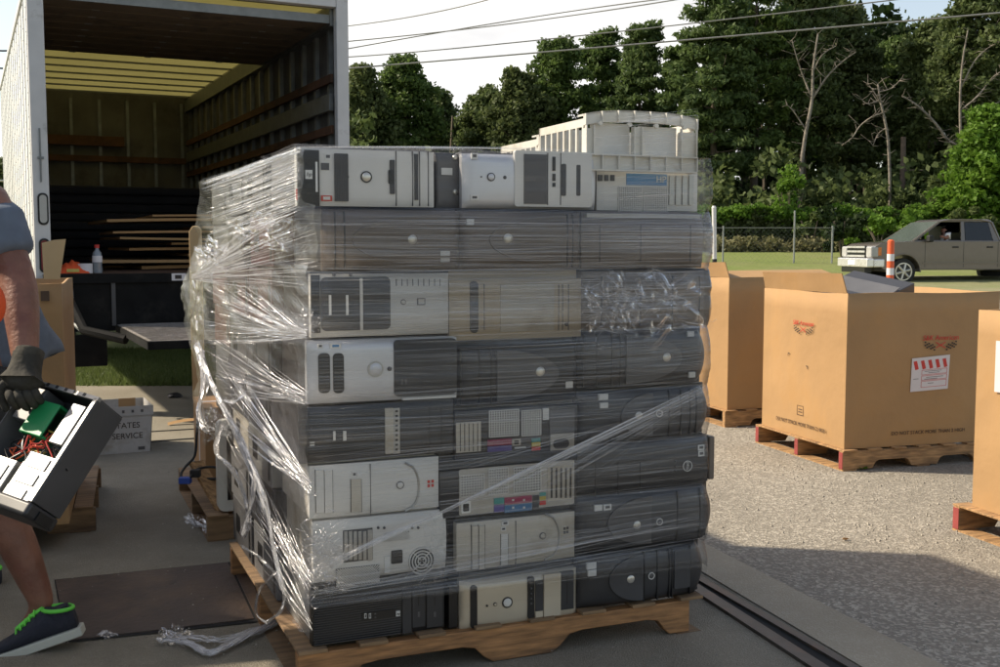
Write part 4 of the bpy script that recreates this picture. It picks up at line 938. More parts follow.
# fine crease lines on those patches
mb = MB(); mb.uv = []; mb.dens = []
for (cx, cy, rx, ry, N) in ((612, 305, 28, 32, 26), (664, 300, 42, 32, 40), (322, 560, 22, 32, 22), (436, 553, 14, 34, 10), (250, 310, 40, 16, 18)):
    for k in range(N):
        x, y = cx+ru(-1, 1)*rx*.8, cy+ru(-1, 1)*ry*.8; an = ru(0, 6.28)
        for q in range(random.randint(2, 4)):
            L_ = ru(4, 14); x2, y2 = x+L_*math.cos(an), y+L_*math.sin(an)
            if cx > 280: strand((x, y), (x2, y2), ru(.0008, .003), ru(.0008, .002), ru(.6, 1.5), 0, .082, .082, 3, 'F')
            else: strand((x, y), (x2, y2), ru(.002, .005), ru(.001, .003), ru(.6, 1.5), 0, .06, .06, 3, 'L')
            x, y = x2, y2; an += ru(-1.2, 1.2)
mb.build('crease_pattern', PLEAT, fe)
mb = MB(); mb.uv = []; mb.dens = []
for k in range(60):
    f = ru(0, 1); strand((ru(590, 640), 118+f*92), (698, 112+f*96+ru(-6, 4)), ru(.0008, .003), ru(.0006, .002), ru(.3, 1.0), ru(-.3, .3), .03, .03, 8, 'F')
for k in range(26):
    x = ru(598, 690); strand((x, ru(150, 205)), (x+ru(4, 16), ru(118, 160)), ru(.0006, .002), ru(.0006, .002), ru(.3, .8), 0, .03, .03, 5, 'F')
for k in range(50):
    x, y = 306+ru(0, 36), 528+ru(0, 58); an = ru(0, 6.28)
    for q in range(4):
        L_ = ru(4, 12); x2, y2 = x+L_*math.cos(an), y+L_*math.sin(an); strand((x, y), (x2, y2), ru(.002, .006), ru(.001, .004), ru(.5, 1.4), 0, .08, .08, 3, 'F'); x, y = x2, y2; an += ru(-1.3, 1.3)
mb.build('corner_creases', PLEAT, fe)
# hanging twisted tails at the left
mb = MB(); mb.uv = []; mb.dens = []
def rope(pts, nst, spread, wd, plane='L', off=.09, dens=1.0):
    for k in range(nst):
        ofs = [(ru(-1, 1)*spread, ru(-1, 1)*spread) for _ in pts]; k0 = len(mb.v); m_ = len(pts); ph = ru(0, 6); o0 = off+ru(-.02, .02)
        P_ = [(p[0]+o[0], p[1]+o[1]) for p, o in zip(pts, ofs)]
        # Catmull-Rom
        Q = []
        for i in range(m_-1):
            p0, p1, p2, p3 = P_[max(0, i-1)], P_[i], P_[i+1], P_[min(m_-1, i+2)]
            for f in (0, .25, .5, .75):
                Q.append(tuple(.5*((2*p1[c])+(-p0[c]+p2[c])*f+(2*p0[c]-5*p1[c]+4*p2[c]-p3[c])*f*f+(-p0[c]+3*p1[c]-3*p2[c]+p3[c])*f**3) for c in (0, 1)))
        Q.append(P_[-1]); w_ = ru(.5, 1.5)*wd
        for i, (x, y) in enumerate(Q):
            oo = o0+.015*math.sin(i*.9+ph)
            if plane == 'L': t, z = tz(x, y, -oo); c = W(-oo, min(t, 2.9), max(z, .02))
            elif plane == 'F': s_, z = sz(x, y, -oo); c = W(s_, -oo, max(z, .02))
            else: g = onz(x, y, 0); c = Vector((g.x, g.y, .014+.012*abs(math.sin(i*.8+ph))))
            tw = ph+i*.7; d = (v_*math.cos(tw)*.6+Vector((0, 0, .4))+u*math.sin(tw)*.5)*w_*.5
            if plane == 'G': d = Vector((math.cos(tw)*w_, math.sin(tw)*w_*.6, .3*w_))*.5
            mb.v += [tuple(c-d-rope.o), tuple(c+d-rope.o)]; mb.uv += [(i*.12+ph, 0), (i*.12+ph, 1)]; mb.dens += [dens, dens*.7]
        mb.f += [(k0+2*i, k0+2*i+2, k0+2*i+3, k0+2*i+1) for i in range(len(Q)-1)]
rope.o = fe.location
rope([(196, 345), (207, 375), (222, 405), (240, 440), (256, 480), (264, 505)], 22, 3.2, .014)
rope([(201, 350), (205, 380), (200, 415), (212, 430)], 12, 4, .02)
rope([(222, 425), (216, 452), (232, 468), (246, 500), (248, 528), (242, 534), (252, 500), (255, 470)], 12, 2.2, .011)
rope([(240, 440), (262, 490), (272, 540), (284, 590)], 9, 3.5, .010, dens=.7)
rope([(242, 545), (262, 560), (276, 575), (284, 595), (280, 612), (266, 622)], 7, 1.6, .008, off=.05)
rope([(276, 572), (260, 590), (256, 612), (268, 624)], 6, 1.4, .007, off=.05)
rope([(245, 395), (232, 402), (224, 398)], 5, 2, .01)
mb.build('hanging_tails', PLEAT, fe)
# scraps on the floor
def scrap(label, loc, ropes, cr):
    global mb
    e = empty('film_scrap', loc, 0, label, 'film scrap', 'scraps of film on the floor'); rope.o = e.location
    mb = MB(); mb.uv = []; mb.dens = []
    for a in ropes: rope(*a, plane='G')
    mb.build('strands', PLEAT, e)
    for c in cr: crumple('crumpled_end', *c[:4], plane='G', amp=c[4]*.7, parent=e, seed=c[5], dens=.9, n=48)
    return e
scrap('long clear film scrap bent in a V on the concrete below the steel plate', onz(215, 650, 0), [([(158, 646), (185, 648), (210, 659), (240, 646), (277, 628)], 16, 2.0, .010), ([(165, 640), (200, 645), (225, 645), (275, 627)], 10, 2.5, .009)], [(175, 642, 17, 11, .05, 21)])
scrap('crumpled clear film scrap lying beside the second pallet', onz(212, 532, 0), [([(186, 522), (196, 528), (215, 534), (240, 538)], 12, 2.5, .012)], [(194, 525, 11, 7, .05, 25), (215, 534, 14, 6, .04, 27)])
scrap('tiny clear film scrap on the dark steel plate edge near the shoe', onz(106, 640, 0), [([(97, 641), (106, 638), (117, 641)], 6, 1.6, .006)], [(107, 640, 8, 3.5, .025, 31)])

# ------------------------------------------------------------------ gaylord boxes
def gaylord(name, pal_label, box_label, near, far_l, rz, wd, dp, ht, flaps=(), logo=True, z0=.12, grp='tall cardboard pallet boxes', ends=REDP, lab=None, wood=WOOD):
    """near = nearest bottom corner; x along the shaded right face, y along the lit left face"""
    e = empty(name, (near[0], near[1], z0+.001), rz, box_label, 'box', grp)
    T = .012
    def wall(poly_fn, nm='wall'): pass
    n = 14
    def side(P0, P1, nm, bul):
        mb = MB(); d = (P1-P0); L = d.length; d.normalize(); nr = Vector((d.y, -d.x, 0)); m1 = 8
        for lay in (0, 1):
            for j in range(m1+1):
                for i in range(n+1):
                    a = i/n; b = j/m1; off = bul*math.sin(PI*a)*math.sin(PI*min(1, b*.95+.1)) - lay*T
                    p = P0+d*(L*a)+nr*off; mb.v.append((p.x, p.y, ht*b + (0.004*math.sin(a*7+P0.x*9) if j == m1 else 0)))
        k = (n+1)*(m1+1)
        for lay in (0, 1): mb.f += [(lay*k+j*(n+1)+i, lay*k+j*(n+1)+i+1, lay*k+(j+1)*(n+1)+i+1, lay*k+(j+1)*(n+1)+i) for j in range(m1) for i in range(n)]
        mb.f += [(m1*(n+1)+i, m1*(n+1)+i+1, k+m1*(n+1)+i+1, k+m1*(n+1)+i) for i in range(n)]
        o = mb.build(nm, CARD, e, smooth='all'); return o
    c = [Vector(p) for p in ((0, 0, 0), (wd, 0, 0), (wd, dp, 0), (0, dp, 0))]
    for i in range(4): side(c[i], c[(i+1) % 4], 'side_wall', .014 if i in (0, 3) else .006)
    MB().box(T, T, .0, wd-T, dp-T, .01).build('base', CARDIN, e)
    for f in flaps:   # (corner a, corner b, lean x, lean y, height, taper)
        a, b, lx, ly, hh, ta = f; a = Vector(a); b = Vector(b); d = (b-a).normalized(); nr = Vector((d.y, -d.x, 0))*.006
        q = [a, b, b-d*ta+Vector((lx, ly, hh)), a+d*ta+Vector((lx, ly, hh*.9))]
        mb = MB(); mb.add([(v.x, v.y, v.z+ht) for v in q]+[(v.x-nr.x, v.y-nr.y, v.z+ht) for v in q], [(0, 1, 2, 3), (7, 6, 5, 4), (0, 4, 5, 1), (1, 5, 6, 2), (2, 6, 7, 3), (3, 7, 4, 0)]); mb.build('flap', CARD, e)
    return e
def flaglogo(e, x, z, y, sc_, side):
    """red name over two crossed chequered flags on a face"""
    if side == 'R': M0 = vert_M(x, y, z)
    else: M0 = Matrix.Translation((x, y, z)) @ Matrix.Rotation(-PI/2, 4, 'Z') @ Matrix.Rotation(PI/2, 4, 'X')
    textmesh('printed_name', 'S&K American', .040*sc_, RED, e, M0 @ Matrix.Translation((0, .022*sc_, 0)), shear=.15)
    for m_, xs in ((INK, ((-1, 1), (1, -1))), (RED, ((-.28, 1), (.28, -1)))):
        mb = MB()
        for q, sg in xs:
            cells = [(i, j) for i in range(6) for j in range(4) if (i+j) % 2 == 0] if m_ is INK else [(i, 1) for i in range(7)]
            for i, j in cells:
                if m_ is INK: X = q*(.035+i*.012); X2 = X+q*.011; yy = -.03+abs(i)*.0*.0+(j*.0085) - (5-i)*.0035; dy = -.0035*0
                else: X = q/.28*(-.03+i*.009); X2 = X+q/.28*.009; yy = -.036+i*.0045; 
                mb.add([M0 @ Vector((X*sc_, yy*sc_, .0006)), M0 @ Vector((X2*sc_, (yy+(.004 if m_ is RED else -.001))*sc_, .0006)), M0 @ Vector((X2*sc_, (yy+.008)*sc_, .0006)), M0 @ Vector((X*sc_, (yy+.0075)*sc_, .0006))], [(0, 1, 2, 3)])
        mb.build('flag_print', m_, e)
G2R = R(17); n2 = onz(844, 449.5, .12); g2w, g2d, g2h = 1.04, .90, .885
pallet('wooden_pallet', (n2.x-.015, n2.y-.03, 0), G2R, 1.10, .96, 'weathered pallet with red painted corner ends under the logo-printed box', WOOD, REDP, notch=True)
bx = gaylord('pallet_box', '', 'open cardboard pallet box with red-striped label, black scrap showing over its rim', (n2.x, n2.y), None, G2R, g2w, g2d, g2h,
    flaps=(((0.0, g2d-.01, 0), (0, .01, 0), -.03, 0, .115, .012),))
flaglogo(bx, .62, .60, -.0165, 1.05, 'R'); flaglogo(bx, -.0165, .67, .42, .95, 'L')
textmesh('printed_warning', 'DO NOT STACK MORE THAN 2 HIGH', .030, INKB, bx, vert_M(.56, -.0105, .075))
ML = lambda x, y, z: Matrix.Translation((x, y, z)) @ Matrix.Rotation(-PI/2, 4, 'Z') @ Matrix.Rotation(PI/2, 4, 'X')
textmesh('printed_warning', 'DO NOT STACK MORE THAN 2 HIGH', .032, INKB, bx, ML(-.0115, .44, .075))
mb = MB(); MM = ML(-.012, .44, .16)
for a, b in ((((-.035, -.03), (.035, -.026))), (((-.035, .026), (.035, .03))), (((-.035, -.03), (-.031, .03))), (((.031, -.03), (.035, .03))), (((-.02, -.012), (.02, -.006))), (((-.02, .004), (.02, .010)))):
    mb.add([MM @ Vector((a[0], a[1], 0)), MM @ Vector((b[0], a[1], 0)), MM @ Vector((b[0], b[1], 0)), MM @ Vector((a[0], b[1], 0))], [(0, 1, 2, 3)])
mb.build('printed_stamp', INKB, bx)
mb = MB(); MM = ML(-.018, .47, .45)
for (x0, y0, x1, y1) in ((-.11, .03, -.105, .05), (-.11, .045, -.09, .05), (.105, -.03, .11, -.01), (.09, -.015, .11, -.01)):
    mb.add([MM @ Vector((x0, y0, 0)), MM @ Vector((x1, y0, 0)), MM @ Vector((x1, y1, 0)), MM @ Vector((x0, y1, 0))], [(0, 1, 2, 3)])
mb.build('corner_marks', INK, bx)
# shipping label
def facept(px, py, e, rz, y=-.016):
    uu = Vector((math.cos(rz), math.sin(rz), 0)); vv = Vector((-math.sin(rz), math.cos(rz), 0)); o = e.location+vv*y
    p = onplane(px, py, o, vv)-e.location; return p.dot(uu), p.z
q = [facept(*p, bx, G2R) for p in ((912, 358.5), (950, 354.5), (947.5, 388.5), (910, 392))]
lb_ = MB().add([(x, -.0175, z) for x, z in q], [(0, 1, 2, 3)]).build('shipping_label', LABEL, bx)
def LQ(a, b): 
    x = (q[0][0]*(1-a)+q[1][0]*a)*(1-b)+(q[3][0]*(1-a)+q[2][0]*a)*b; z = (q[0][1]*(1-a)+q[1][1]*a)*(1-b)+(q[3][1]*(1-a)+q[2][1]*a)*b; return (x, -.0181, z)
mb = MB()
for k in range(5):
    a = .04+k*.19; mb.add([LQ(a, .10), LQ(a+.09, .09), LQ(a+.15, .34), LQ(a+.06, .36)], [(0, 1, 2, 3)])
def frame_(mb, a0, b0, a1, b1, t=.012):
    for r_ in ((a0, b0, a1, b0+t), (a0, b1-t, a1, b1), (a0, b0, a0+t, b1), (a1-t, b0, a1, b1)): mb.add([LQ(r_[0], r_[1]), LQ(r_[2], r_[1]), LQ(r_[2], r_[3]), LQ(r_[0], r_[3])], [(0, 1, 2, 3)])
for b in ((.38, .53), (.55, .69), (.71, .90)): frame_(mb, .27, b[0], .95, b[1])
mb.build('label_stripes', RED, lb_)
mb = MB()
for (a0, b0, a1) in ((.35, .42, .8), (.45, .47, .75), (.4, .6, .85), (.35, .65, .7), (.45, .78, .6), (.06, .62, .2)): mb.add([LQ(a0, b0), LQ(a1, b0), LQ(a1, b0+.015), LQ(a0, b0+.015)], [(0, 1, 2, 3)])
mb.build('label_text', MIDG, lb_)
# scrap inside the box
e = empty('scrap_computer', bx.matrix_world.translation, 0, 'black computer casing tipped on top of the scrap in the logo-printed box', 'computer')
e.location = (n2.x, n2.y, .13); e.rotation_euler = (0, 0, G2R)
M_ = Matrix.Translation((.30, .30, g2h-.10)) @ Matrix.Rotation(R(-12), 4, 'Y') @ Matrix.Rotation(R(14), 4, 'X') @ Matrix.Rotation(R(18), 4, 'Z')
MB().box(-.18, -.2, 0, .24, .22, .115, M_).build('casing', DGREY, e, bevel=.006)
MB().box(-.19, -.21, .118, .10, .2, .124, M_ @ Matrix.Rotation(R(-9), 4, 'Y')).build('side_panel', CASED, e, bevel=.002)
mb = MB()
for k in range(7):
    a = Vector((.42+ru(-.05, .08), .28+ru(-.1, .1), g2h-.05)); mb.tube([a, a+Vector((ru(-.05, .05), ru(-.05, .05), .05)), a+Vector((ru(.0, .14), ru(-.06, .06), ru(.01, .05)))], .004, 5)
mb.build('loose_wires', WIRE, e)
e2 = empty('scrap_heap', (n2.x, n2.y, .13), G2R, 'dark heap of loose scrap filling the logo-printed box below the casing', 'scrap', kind='stuff')
mb = MB()
for k in range(60):
    c = Vector((ru(.17, .84), ru(.17, .72), g2h-.19+ru(-.05, .04))); M_ = Matrix.Translation(c) @ Matrix.Rotation(ru(0, 3), 4, 'Z') @ Matrix.Rotation(ru(-.5, .5), 4, 'X'); a = ru(.03, .1); b = ru(.03, .1); mb.box(-a, -b, -.02, a, b, .02, M_)
mb.build('scrap_pieces', DGREY, e2)
# box one, further back
n1 = onz(727, 410, .12); G1R = R(17)
pallet('wooden_pallet', (n1.x-.02, n1.y-.03, 0), G1R, 1.10, .96, 'pallet under the farther cardboard box, next to the stack\'s right edge', WOOD)
b1 = gaylord('pallet_box', '', 'farther open cardboard pallet box, between the stack and the logo-printed box', (n1.x, n1.y), None, G1R, 1.04, .90, .93, flaps=(((0.0, .5, 0), (0, .0, 0), -.02, 0, .11, .03), ((0, 0, 0), (.9, 0, 0), .01, .20, .05, .04)))
# box three, at the right edge
n3l = onz(972, 506, .12); G3R = R(17)
vv3 = Vector((math.sin(G3R), -math.cos(G3R), 0)); n3 = n3l+vv3*.92
pallet('wooden_pallet', (n3.x-.04, n3.y-.03, 0), G3R, 1.10, 1.0, 'pallet with a dark end block under the box cut by the right edge', WOOD, REDP)
b3 = gaylord('pallet_box', '', 'cardboard pallet box cut off by the right edge, white paper label on its side', (n3.x, n3.y), None, G3R, 1.04, .92, .875)
MB().box(-.0165, .55, .53, -.0150, .79, .75).build('paper_label', LABEL, b3)
# box behind the person
n4 = onz(69, 524, .12); G4R = R(18.5)
pallet('wooden_pallet', (n4.x-1.05, n4.y-.03, 0), G4R, 1.10, .96, 'shaded pallet under the cardboard box behind the walking person', WOODD)
u4 = Vector((math.cos(G4R), math.sin(G4R), 0)); c4 = n4-u4*1.02
b4 = gaylord('pallet_box', '', 'shaded cardboard pallet box behind the person, one flap standing straight up', (c4.x, c4.y), None, G4R, 1.02, .92, 1.0)
mb = MB(); fl = [facept(x, y, b4, G4R, 0) for x, y in ((42, 243), (54, 240), (66, 239), (60, 279), (44, 279))]
mb.prism([(x, z) for x, z in fl][::-1], -.01, -.002); mb.build('flap', CARDLT, b4)
x, z = facept(44, 296, b4, G4R, -.016); MB().box(x-.012, -.0175, z-.02, x+.02, -.010, z+.02).build('hand_hole', INKB, b4)

# ------------------------------------------------------------------ postal tray
tl = onz(60, 459, 0); trr = onz(150, 452, 0)
tr = math.atan2(trr.y-tl.y, trr.x-tl.x); L_ = (trr-tl).length
e = empty('postal_tray', tl, tr, 'white corrugated tray printed STATES and SERVICE on the concrete behind the held computer', 'tray')
PT = mat('tray_plastic', (.42, .41, .39), .6, var=.08, dirt=(.28, .26, .22), dscale=6)
hT = .29
MB().prism([(.0, 0), (L_, 0), (L_+.02, hT), (-.02, hT)], -.004, .0).build('front_wall', PT, e)
MB().prism([(.0, 0), (L_, 0), (L_+.02, hT), (-.02, hT)], .40, .404).build('back_wall', PT, e)
for x0, x1 in ((0, -.02), (L_, L_+.02)):
    MB().add([(x0, 0, 0), (x0, .40, 0), (x1, .40, hT), (x1, 0, hT), (x0+.004, 0, 0), (x0+.004, .40, 0), (x1+.004, .40, hT), (x1+.004, 0, hT)], [(0, 1, 2, 3), (7, 6, 5, 4), (2, 3, 7, 6)]).build('end_wall', PT, e)
MB().box(0, 0, 0, L_, .4, .004).build('base', PT, e)
MB().box(-.025, -.010, hT-.055, L_+.025, -.005, hT+.004).build('rim', PT, e)
mb = MB()
for k in range(9): mb.box(.03+k*.055, -.0115, hT-.035, .045+k*.055, -.0101, hT-.018)
mb.build('rim_pattern', MIDG, e)
textmesh('printed_text', 'UNITED STATES', .050, INK, e, vert_M(L_-.055, -.0052, .175), align='RIGHT')
textmesh('printed_text', 'POSTAL SERVICE', .050, INK, e, vert_M(L_-.04, -.0052, .11), align='RIGHT')
MB().box(L_-.07, -.0052, .02, L_-.03, -.0045, .04).build('printed_emblem', MIDG, e)
e = empty('cardboard_piece', tl+Vector((0.1, .1, .006)), tr, 'torn brown cardboard folded inside the white printed tray', 'cardboard')
MB().box(.0, .05, 0, L_-.16, .32, .004).box(.12, .06, .004, .13, .30, hT+.02).box(.22, .05, .004, L_-.2, .056, hT+.035).build('cardboard_sheet', CARD, e)

# cable and connector by the second pallet
cp = [aty(200, 400, 5.0), aty(197, 430, 4.95), aty(195, 455, 4.9), aty(186, 466, 4.85), aty(181, 474, 4.8), aty(183, 480, 4.75), aty(190, 478, 4.75), aty(196, 470, 4.8), aty(210, 467, 4.85), aty(226, 470, 4.85), aty(228, 476, 4.85), aty(214, 479, 4.85), aty(198, 478, 4.85)]
e = empty('video_cable', cp[-1], 0, 'black cable with a blue plug dangling off the second pallet', 'cable')
def smooth_path(P, k=4):
    Q = []
    for i in range(len(P)-1):
        p0, p1, p2, p3 = P[max(0, i-1)], P[i], P[i+1], P[min(len(P)-1, i+2)]
        for j in range(k):
            f = j/k; Q.append(.5*((2*p1)+(-p0+p2)*f+(2*p0-5*p1+4*p2-p3)*f*f+(-p0+3*p1-3*p2+p3)*f**3))
    return Q+[P[-1]]
MB().tube([p-cp[-1] for p in smooth_path(cp)], .006, 8).build('cable', RUBBER, e, smooth=True)
c = aty(186, 480, 4.75)-cp[-1]; MB().box(c.x-.03, c.y-.015, c.z-.016, c.x+.022, c.y+.02, c.z+.012, ).build('blue_plug', VGABLUE, e, bevel=.004)
c = aty(196, 474, 4.78)-cp[-1]; MB().box(c.x-.025, c.y-.015, c.z-.014, c.x+.02, c.y+.015, c.z+.02).build('black_plug', RUBBER, e, bevel=.005)
# loose wood on pallet two
a = aty(196, 462, 4.9); b = aty(226, 514, 4.75)
e = empty('loose_board', b, 0, 'pale broken board leaning on the corner of the second pallet', 'board')
d_ = (a-b); M_ = d_.to_track_quat('Z', 'Y').to_matrix().to_4x4(); MB().box(-.035, -.008, 0, .035, .008, d_.length, M_).build('board', WOOD, e, bevel=.002)
for px, py, lab, sx in ((207, 500, 'small dark wooden block at the left corner of the second pallet', 1), ):
    c = onz(px, 512, 0); e = empty('wood_block', c, ROT, lab, 'block'); MB().box(-.06, 0, 0, .07, .12, .10).build('block', WOODD, e, bevel=.004)
# brown scrap on slab
c = onz(168, 427, 0); e = empty('cardboard_scrap', c, R(20), 'curled strip of brown cardboard on the pale concrete by the tray', 'cardboard')
MB().grid(lambda a, b: (a*.36, b*.05+.02*math.sin(a*5), .012+.02*math.sin(a*3)+.012*b), 14, 3).build('strip', CARD, e)
# small debris
for k, (px, py, lab) in enumerate(((842, 541, 'small dried leaf on the shadow edge of the asphalt'), (175, 398, 'dark stone on the pale slab near the grass'), (862, 470, 'tiny green sprig at the corner of the red-ended pallet'))):
    c = onz(px, py, 0); e = empty(('dry_leaf', 'small_stone', 'green_sprig')[k], c, ru(0, 3), lab, ('leaf', 'stone', 'sprig')[k])
    if k == 1:
        mbx = bmesh.new(); bmesh.ops.create_icosphere(mbx, subdivisions=2, radius=.06)
        for v in mbx.verts: v.co *= 1+.25*pn(v.co.x*30, v.co.y*30, v.co.z*30); v.co.z = v.co.z*.45+.02
        me = bpy.data.meshes.new('stone'); mbx.to_mesh(me); mbx.free(); me.materials.append(DGREY); o = bpy.data.objects.new('stone', me); COL.objects.link(o); o.parent = e
    else:
        m_ = MB()
        for q in range(3 if k == 0 else 8):
            an = ru(0, 6); m_.add([(0, 0, .008), (.02*math.cos(an), .02*math.sin(an), .02), (.036*math.cos(an+.3), .036*math.sin(an+.3), .01+ru(0, .015)), (.02*math.cos(an+.7), .02*math.sin(an+.7), .008)], [(0, 1, 2, 3)])
        m_.build('blade', (CARDIN, None, LEAFB)[k], e)

gm = MB()
for k in range(1800):
    Y = ru(3.3, 9); X = ru(.2, 4.8)
    if X < A0.x+(Y-A0.y)*dA.x/dA.y+.05: X = X+1.3
    r0 = ru(.0025, .008)
    gm.add([(X+r0, Y, .001), (X-r0*.6, Y+r0, .001), (X-r0*.5, Y-r0, .001), (X, Y, r0*1.3)], [(0, 1, 3), (1, 2, 3), (2, 0, 3)])
for k in range(900):
    Y = ru(3.2, 9.5); X = ru(-2.6, .7); r0 = ru(.0015, .005)
    gm.add([(X+r0, Y, .013), (X-r0*.6, Y+r0, .013), (X-r0*.5, Y-r0, .013), (X, Y, .013+r0)], [(0, 1, 3), (1, 2, 3), (2, 0, 3)])
o = gm.build('gravel', mat('loose_grit', (.34, .31, .26), .9, var=.5, scale=40)); tag(o, 'loose grit scattered over the asphalt and concrete', 'grit', kind='stuff')
# ------------------------------------------------------------------ box truck
TR = math.atan2(.437, .899); tl = aty(38.5, 245, 8.35); TO = Vector((tl.x, tl.y, 0))
tu = Vector((math.cos(TR), math.sin(TR), 0)); tv = Vector((-math.sin(TR), math.cos(TR), 0))
bt = empty('box_truck', TO, TR, 'white box truck with its rear door rolled up and cargo space open', 'truck')
wd, dp, zf, zt = 2.42, 6.9, 1.06, 3.335
# side panels
def ribwall(x, sgn):
    o = MB().box(x, .04, zf-.1, x+.02, dp, zt-.05).build('side_panel', ALU, bt); return o
sp_ = ribwall(-.004, -1)
mb = MB(); n = 17
for i in range(n): y = .1+i*(dp-.2)/(n-1); mb.box(-.010, y-.03, zf-.08, -.004, y+.03, zt-.07)
mb.build('seam_strips', ALU, sp_)
mb = MB()
for i in range(n):
    y = .1+i*(dp-.2)/(n-1)
    for j in range(24): z = zf+j*(zt-zf-.1)/23; mb.box(-.013, y-.004, z-.004, -.010, y+.004, z+.004)
mb.build('rivets', STEEL, sp_)
MB().box(-.014, 0, zf-.16, .03, dp, zf-.10).build('bottom_rail', FRAMEP, bt); MB().box(-.02, 0, zt-.05, .04, dp, zt+.01).build('top_rail', FRAMEP, bt)
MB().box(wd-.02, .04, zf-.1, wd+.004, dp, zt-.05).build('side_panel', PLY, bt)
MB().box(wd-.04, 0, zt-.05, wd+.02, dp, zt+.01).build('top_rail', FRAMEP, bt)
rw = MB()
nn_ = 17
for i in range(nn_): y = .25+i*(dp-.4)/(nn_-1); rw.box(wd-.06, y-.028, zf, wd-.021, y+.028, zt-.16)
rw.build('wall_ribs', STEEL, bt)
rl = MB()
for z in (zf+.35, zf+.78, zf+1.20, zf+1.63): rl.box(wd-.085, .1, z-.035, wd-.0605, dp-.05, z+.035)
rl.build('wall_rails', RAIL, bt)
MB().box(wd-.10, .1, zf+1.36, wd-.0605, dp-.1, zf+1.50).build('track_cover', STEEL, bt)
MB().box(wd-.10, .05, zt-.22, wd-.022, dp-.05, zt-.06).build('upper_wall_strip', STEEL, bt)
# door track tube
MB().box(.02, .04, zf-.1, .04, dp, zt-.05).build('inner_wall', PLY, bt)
# front wall
MB().box(.04, dp-.04, zf-.1, wd-.02, dp+.01, zt+.01).build('front_wall', PLY, bt)
fr = MB()
for i in range(7): x = .12+i*.36; fr.box(x-.02, dp-.07, zf, x+.02, dp-.041, zt-.1)
fr.build('front_ribs', STEEL, bt)
fr = MB()
for z in (zf+.55, zf+.95, zf+1.38): fr.box(.05, dp-.10, z-.04, wd-.1, dp-.071, z+.04)
fr.build('front_rails', RAIL, bt)
MB().box(.06, dp-.13, zf+1.55, wd*.62, dp-.101, zf+1.68).build('front_board', RAIL, bt)
# floor, roof
MB().box(0, 0, zf-.12, wd, dp, zf).build('cargo_floor', RAIL, bt)
ROOFM = bpy.data.materials.new('translucent_roof'); ROOFM.use_nodes = True; nt = ROOFM.node_tree; nt.nodes.clear()
tl_ = nn(nt, 'ShaderNodeBsdfTranslucent'); tl_.inputs[0].default_value = (.50, .46, .18, 1); df_ = nn(nt, 'ShaderNodeBsdfDiffuse'); df_.inputs[0].default_value = (.5, .47, .28, 1)
ns_ = nn(nt, 'ShaderNodeTexNoise'); ns_.inputs['Scale'].default_value = 3; cr_ = nn(nt, 'ShaderNodeMix', data_type='RGBA'); cr_.inputs['A'].default_value = (.42, .39, .22, 1); cr_.inputs['B'].default_value = (.52, .485, .29, 1); nt.links.new(ns_.outputs[0], cr_.inputs['Factor']); nt.links.new(cr_.outputs['Result'], tl_.inputs[0])
ms_ = nn(nt, 'ShaderNodeMixShader'); ms_.inputs[0].default_value = .3; oo_ = nn(nt, 'ShaderNodeOutputMaterial'); nt.links.new(tl_.outputs[0], ms_.inputs[1]); nt.links.new(df_.outputs[0], ms_.inputs[2]); nt.links.new(ms_.outputs[0], oo_.inputs[0])
MB().box(.04, .05, zt-.002, wd-.04, dp, zt+.004).build('roof_skin', ROOFM, bt)
rb_ = MB()
for i in range(13): y = .35+i*(dp-.5)/12; rb_.box(.04, y-.012, zt-.022, wd-.04, y+.012, zt-.0025)
rb_.build('roof_bows', STEEL, bt)
# rear frame
MB().box(-.03, -.05, zf-.16, .085, .035, zt+.02).build('rear_post', FRAMEP, bt, bevel=.008)
MB().box(wd-.075, -.05, zf-.16, wd+.03, .035, zt+.02).build('rear_post', FRAMEP, bt, bevel=.008)
MB().box(.086, -.048, zt-.085, wd-.076, .034, zt+.018).build('header', FRAMEP, bt, bevel=.006)
MB().box(-.03, -.052, zt+.0201, wd+.03, .05, zt+.032).build('roof_edge', FRAMEP, bt)
for x in (.95, 1.3, 2.05): 
    lt = MB().prism(rrect(x-.055, zt-.035, x+.055, zt-.008, .012), -.062, -.048).build('marker_lamp', LAMPR, bt)
for z, m_, hh in ((1.55, LAMPC, .09), (1.20, LAMPR, .10)):
    bz_ = MB().prism(rrect(.0, z-hh-.03, .075, z+hh+.03, .035), -.058, -.05).build('lamp_rubber', RUBBER, bt)
    MB().prism(rrect(.012, z-hh-.015, .063, z+hh+.015, .025), -.07, -.058).build('lens', m_, bz_)
lk = MB().tube([(.03, -.06, 2.15), (.03, -.062, 1.75)], .006, 6).box(.01, -.062, 1.92, .055, -.052, 1.94).build('door_latch', STEEL, bt)
# roll-up door under the ceiling
dr = MB()
for i in range(8): dr.box(.09, .10+i*.30, zt-.195, wd-.10, .385+i*.30, zt-.175)
dr.build('rolled_door', DOORM, bt)
MB().box(.09, .06, zt-.20, wd-.10, .085, zt-.13).build('door_bar', STEEL, bt)
dh = MB()
for i in range(8):
    for x in (.5, 1.2, 1.9): dh.box(x-.03, .37+i*.30, zt-.199, x+.03, .40+i*.30, zt-.1951)
dh.build('hinge_rivets', STEEL, bt)
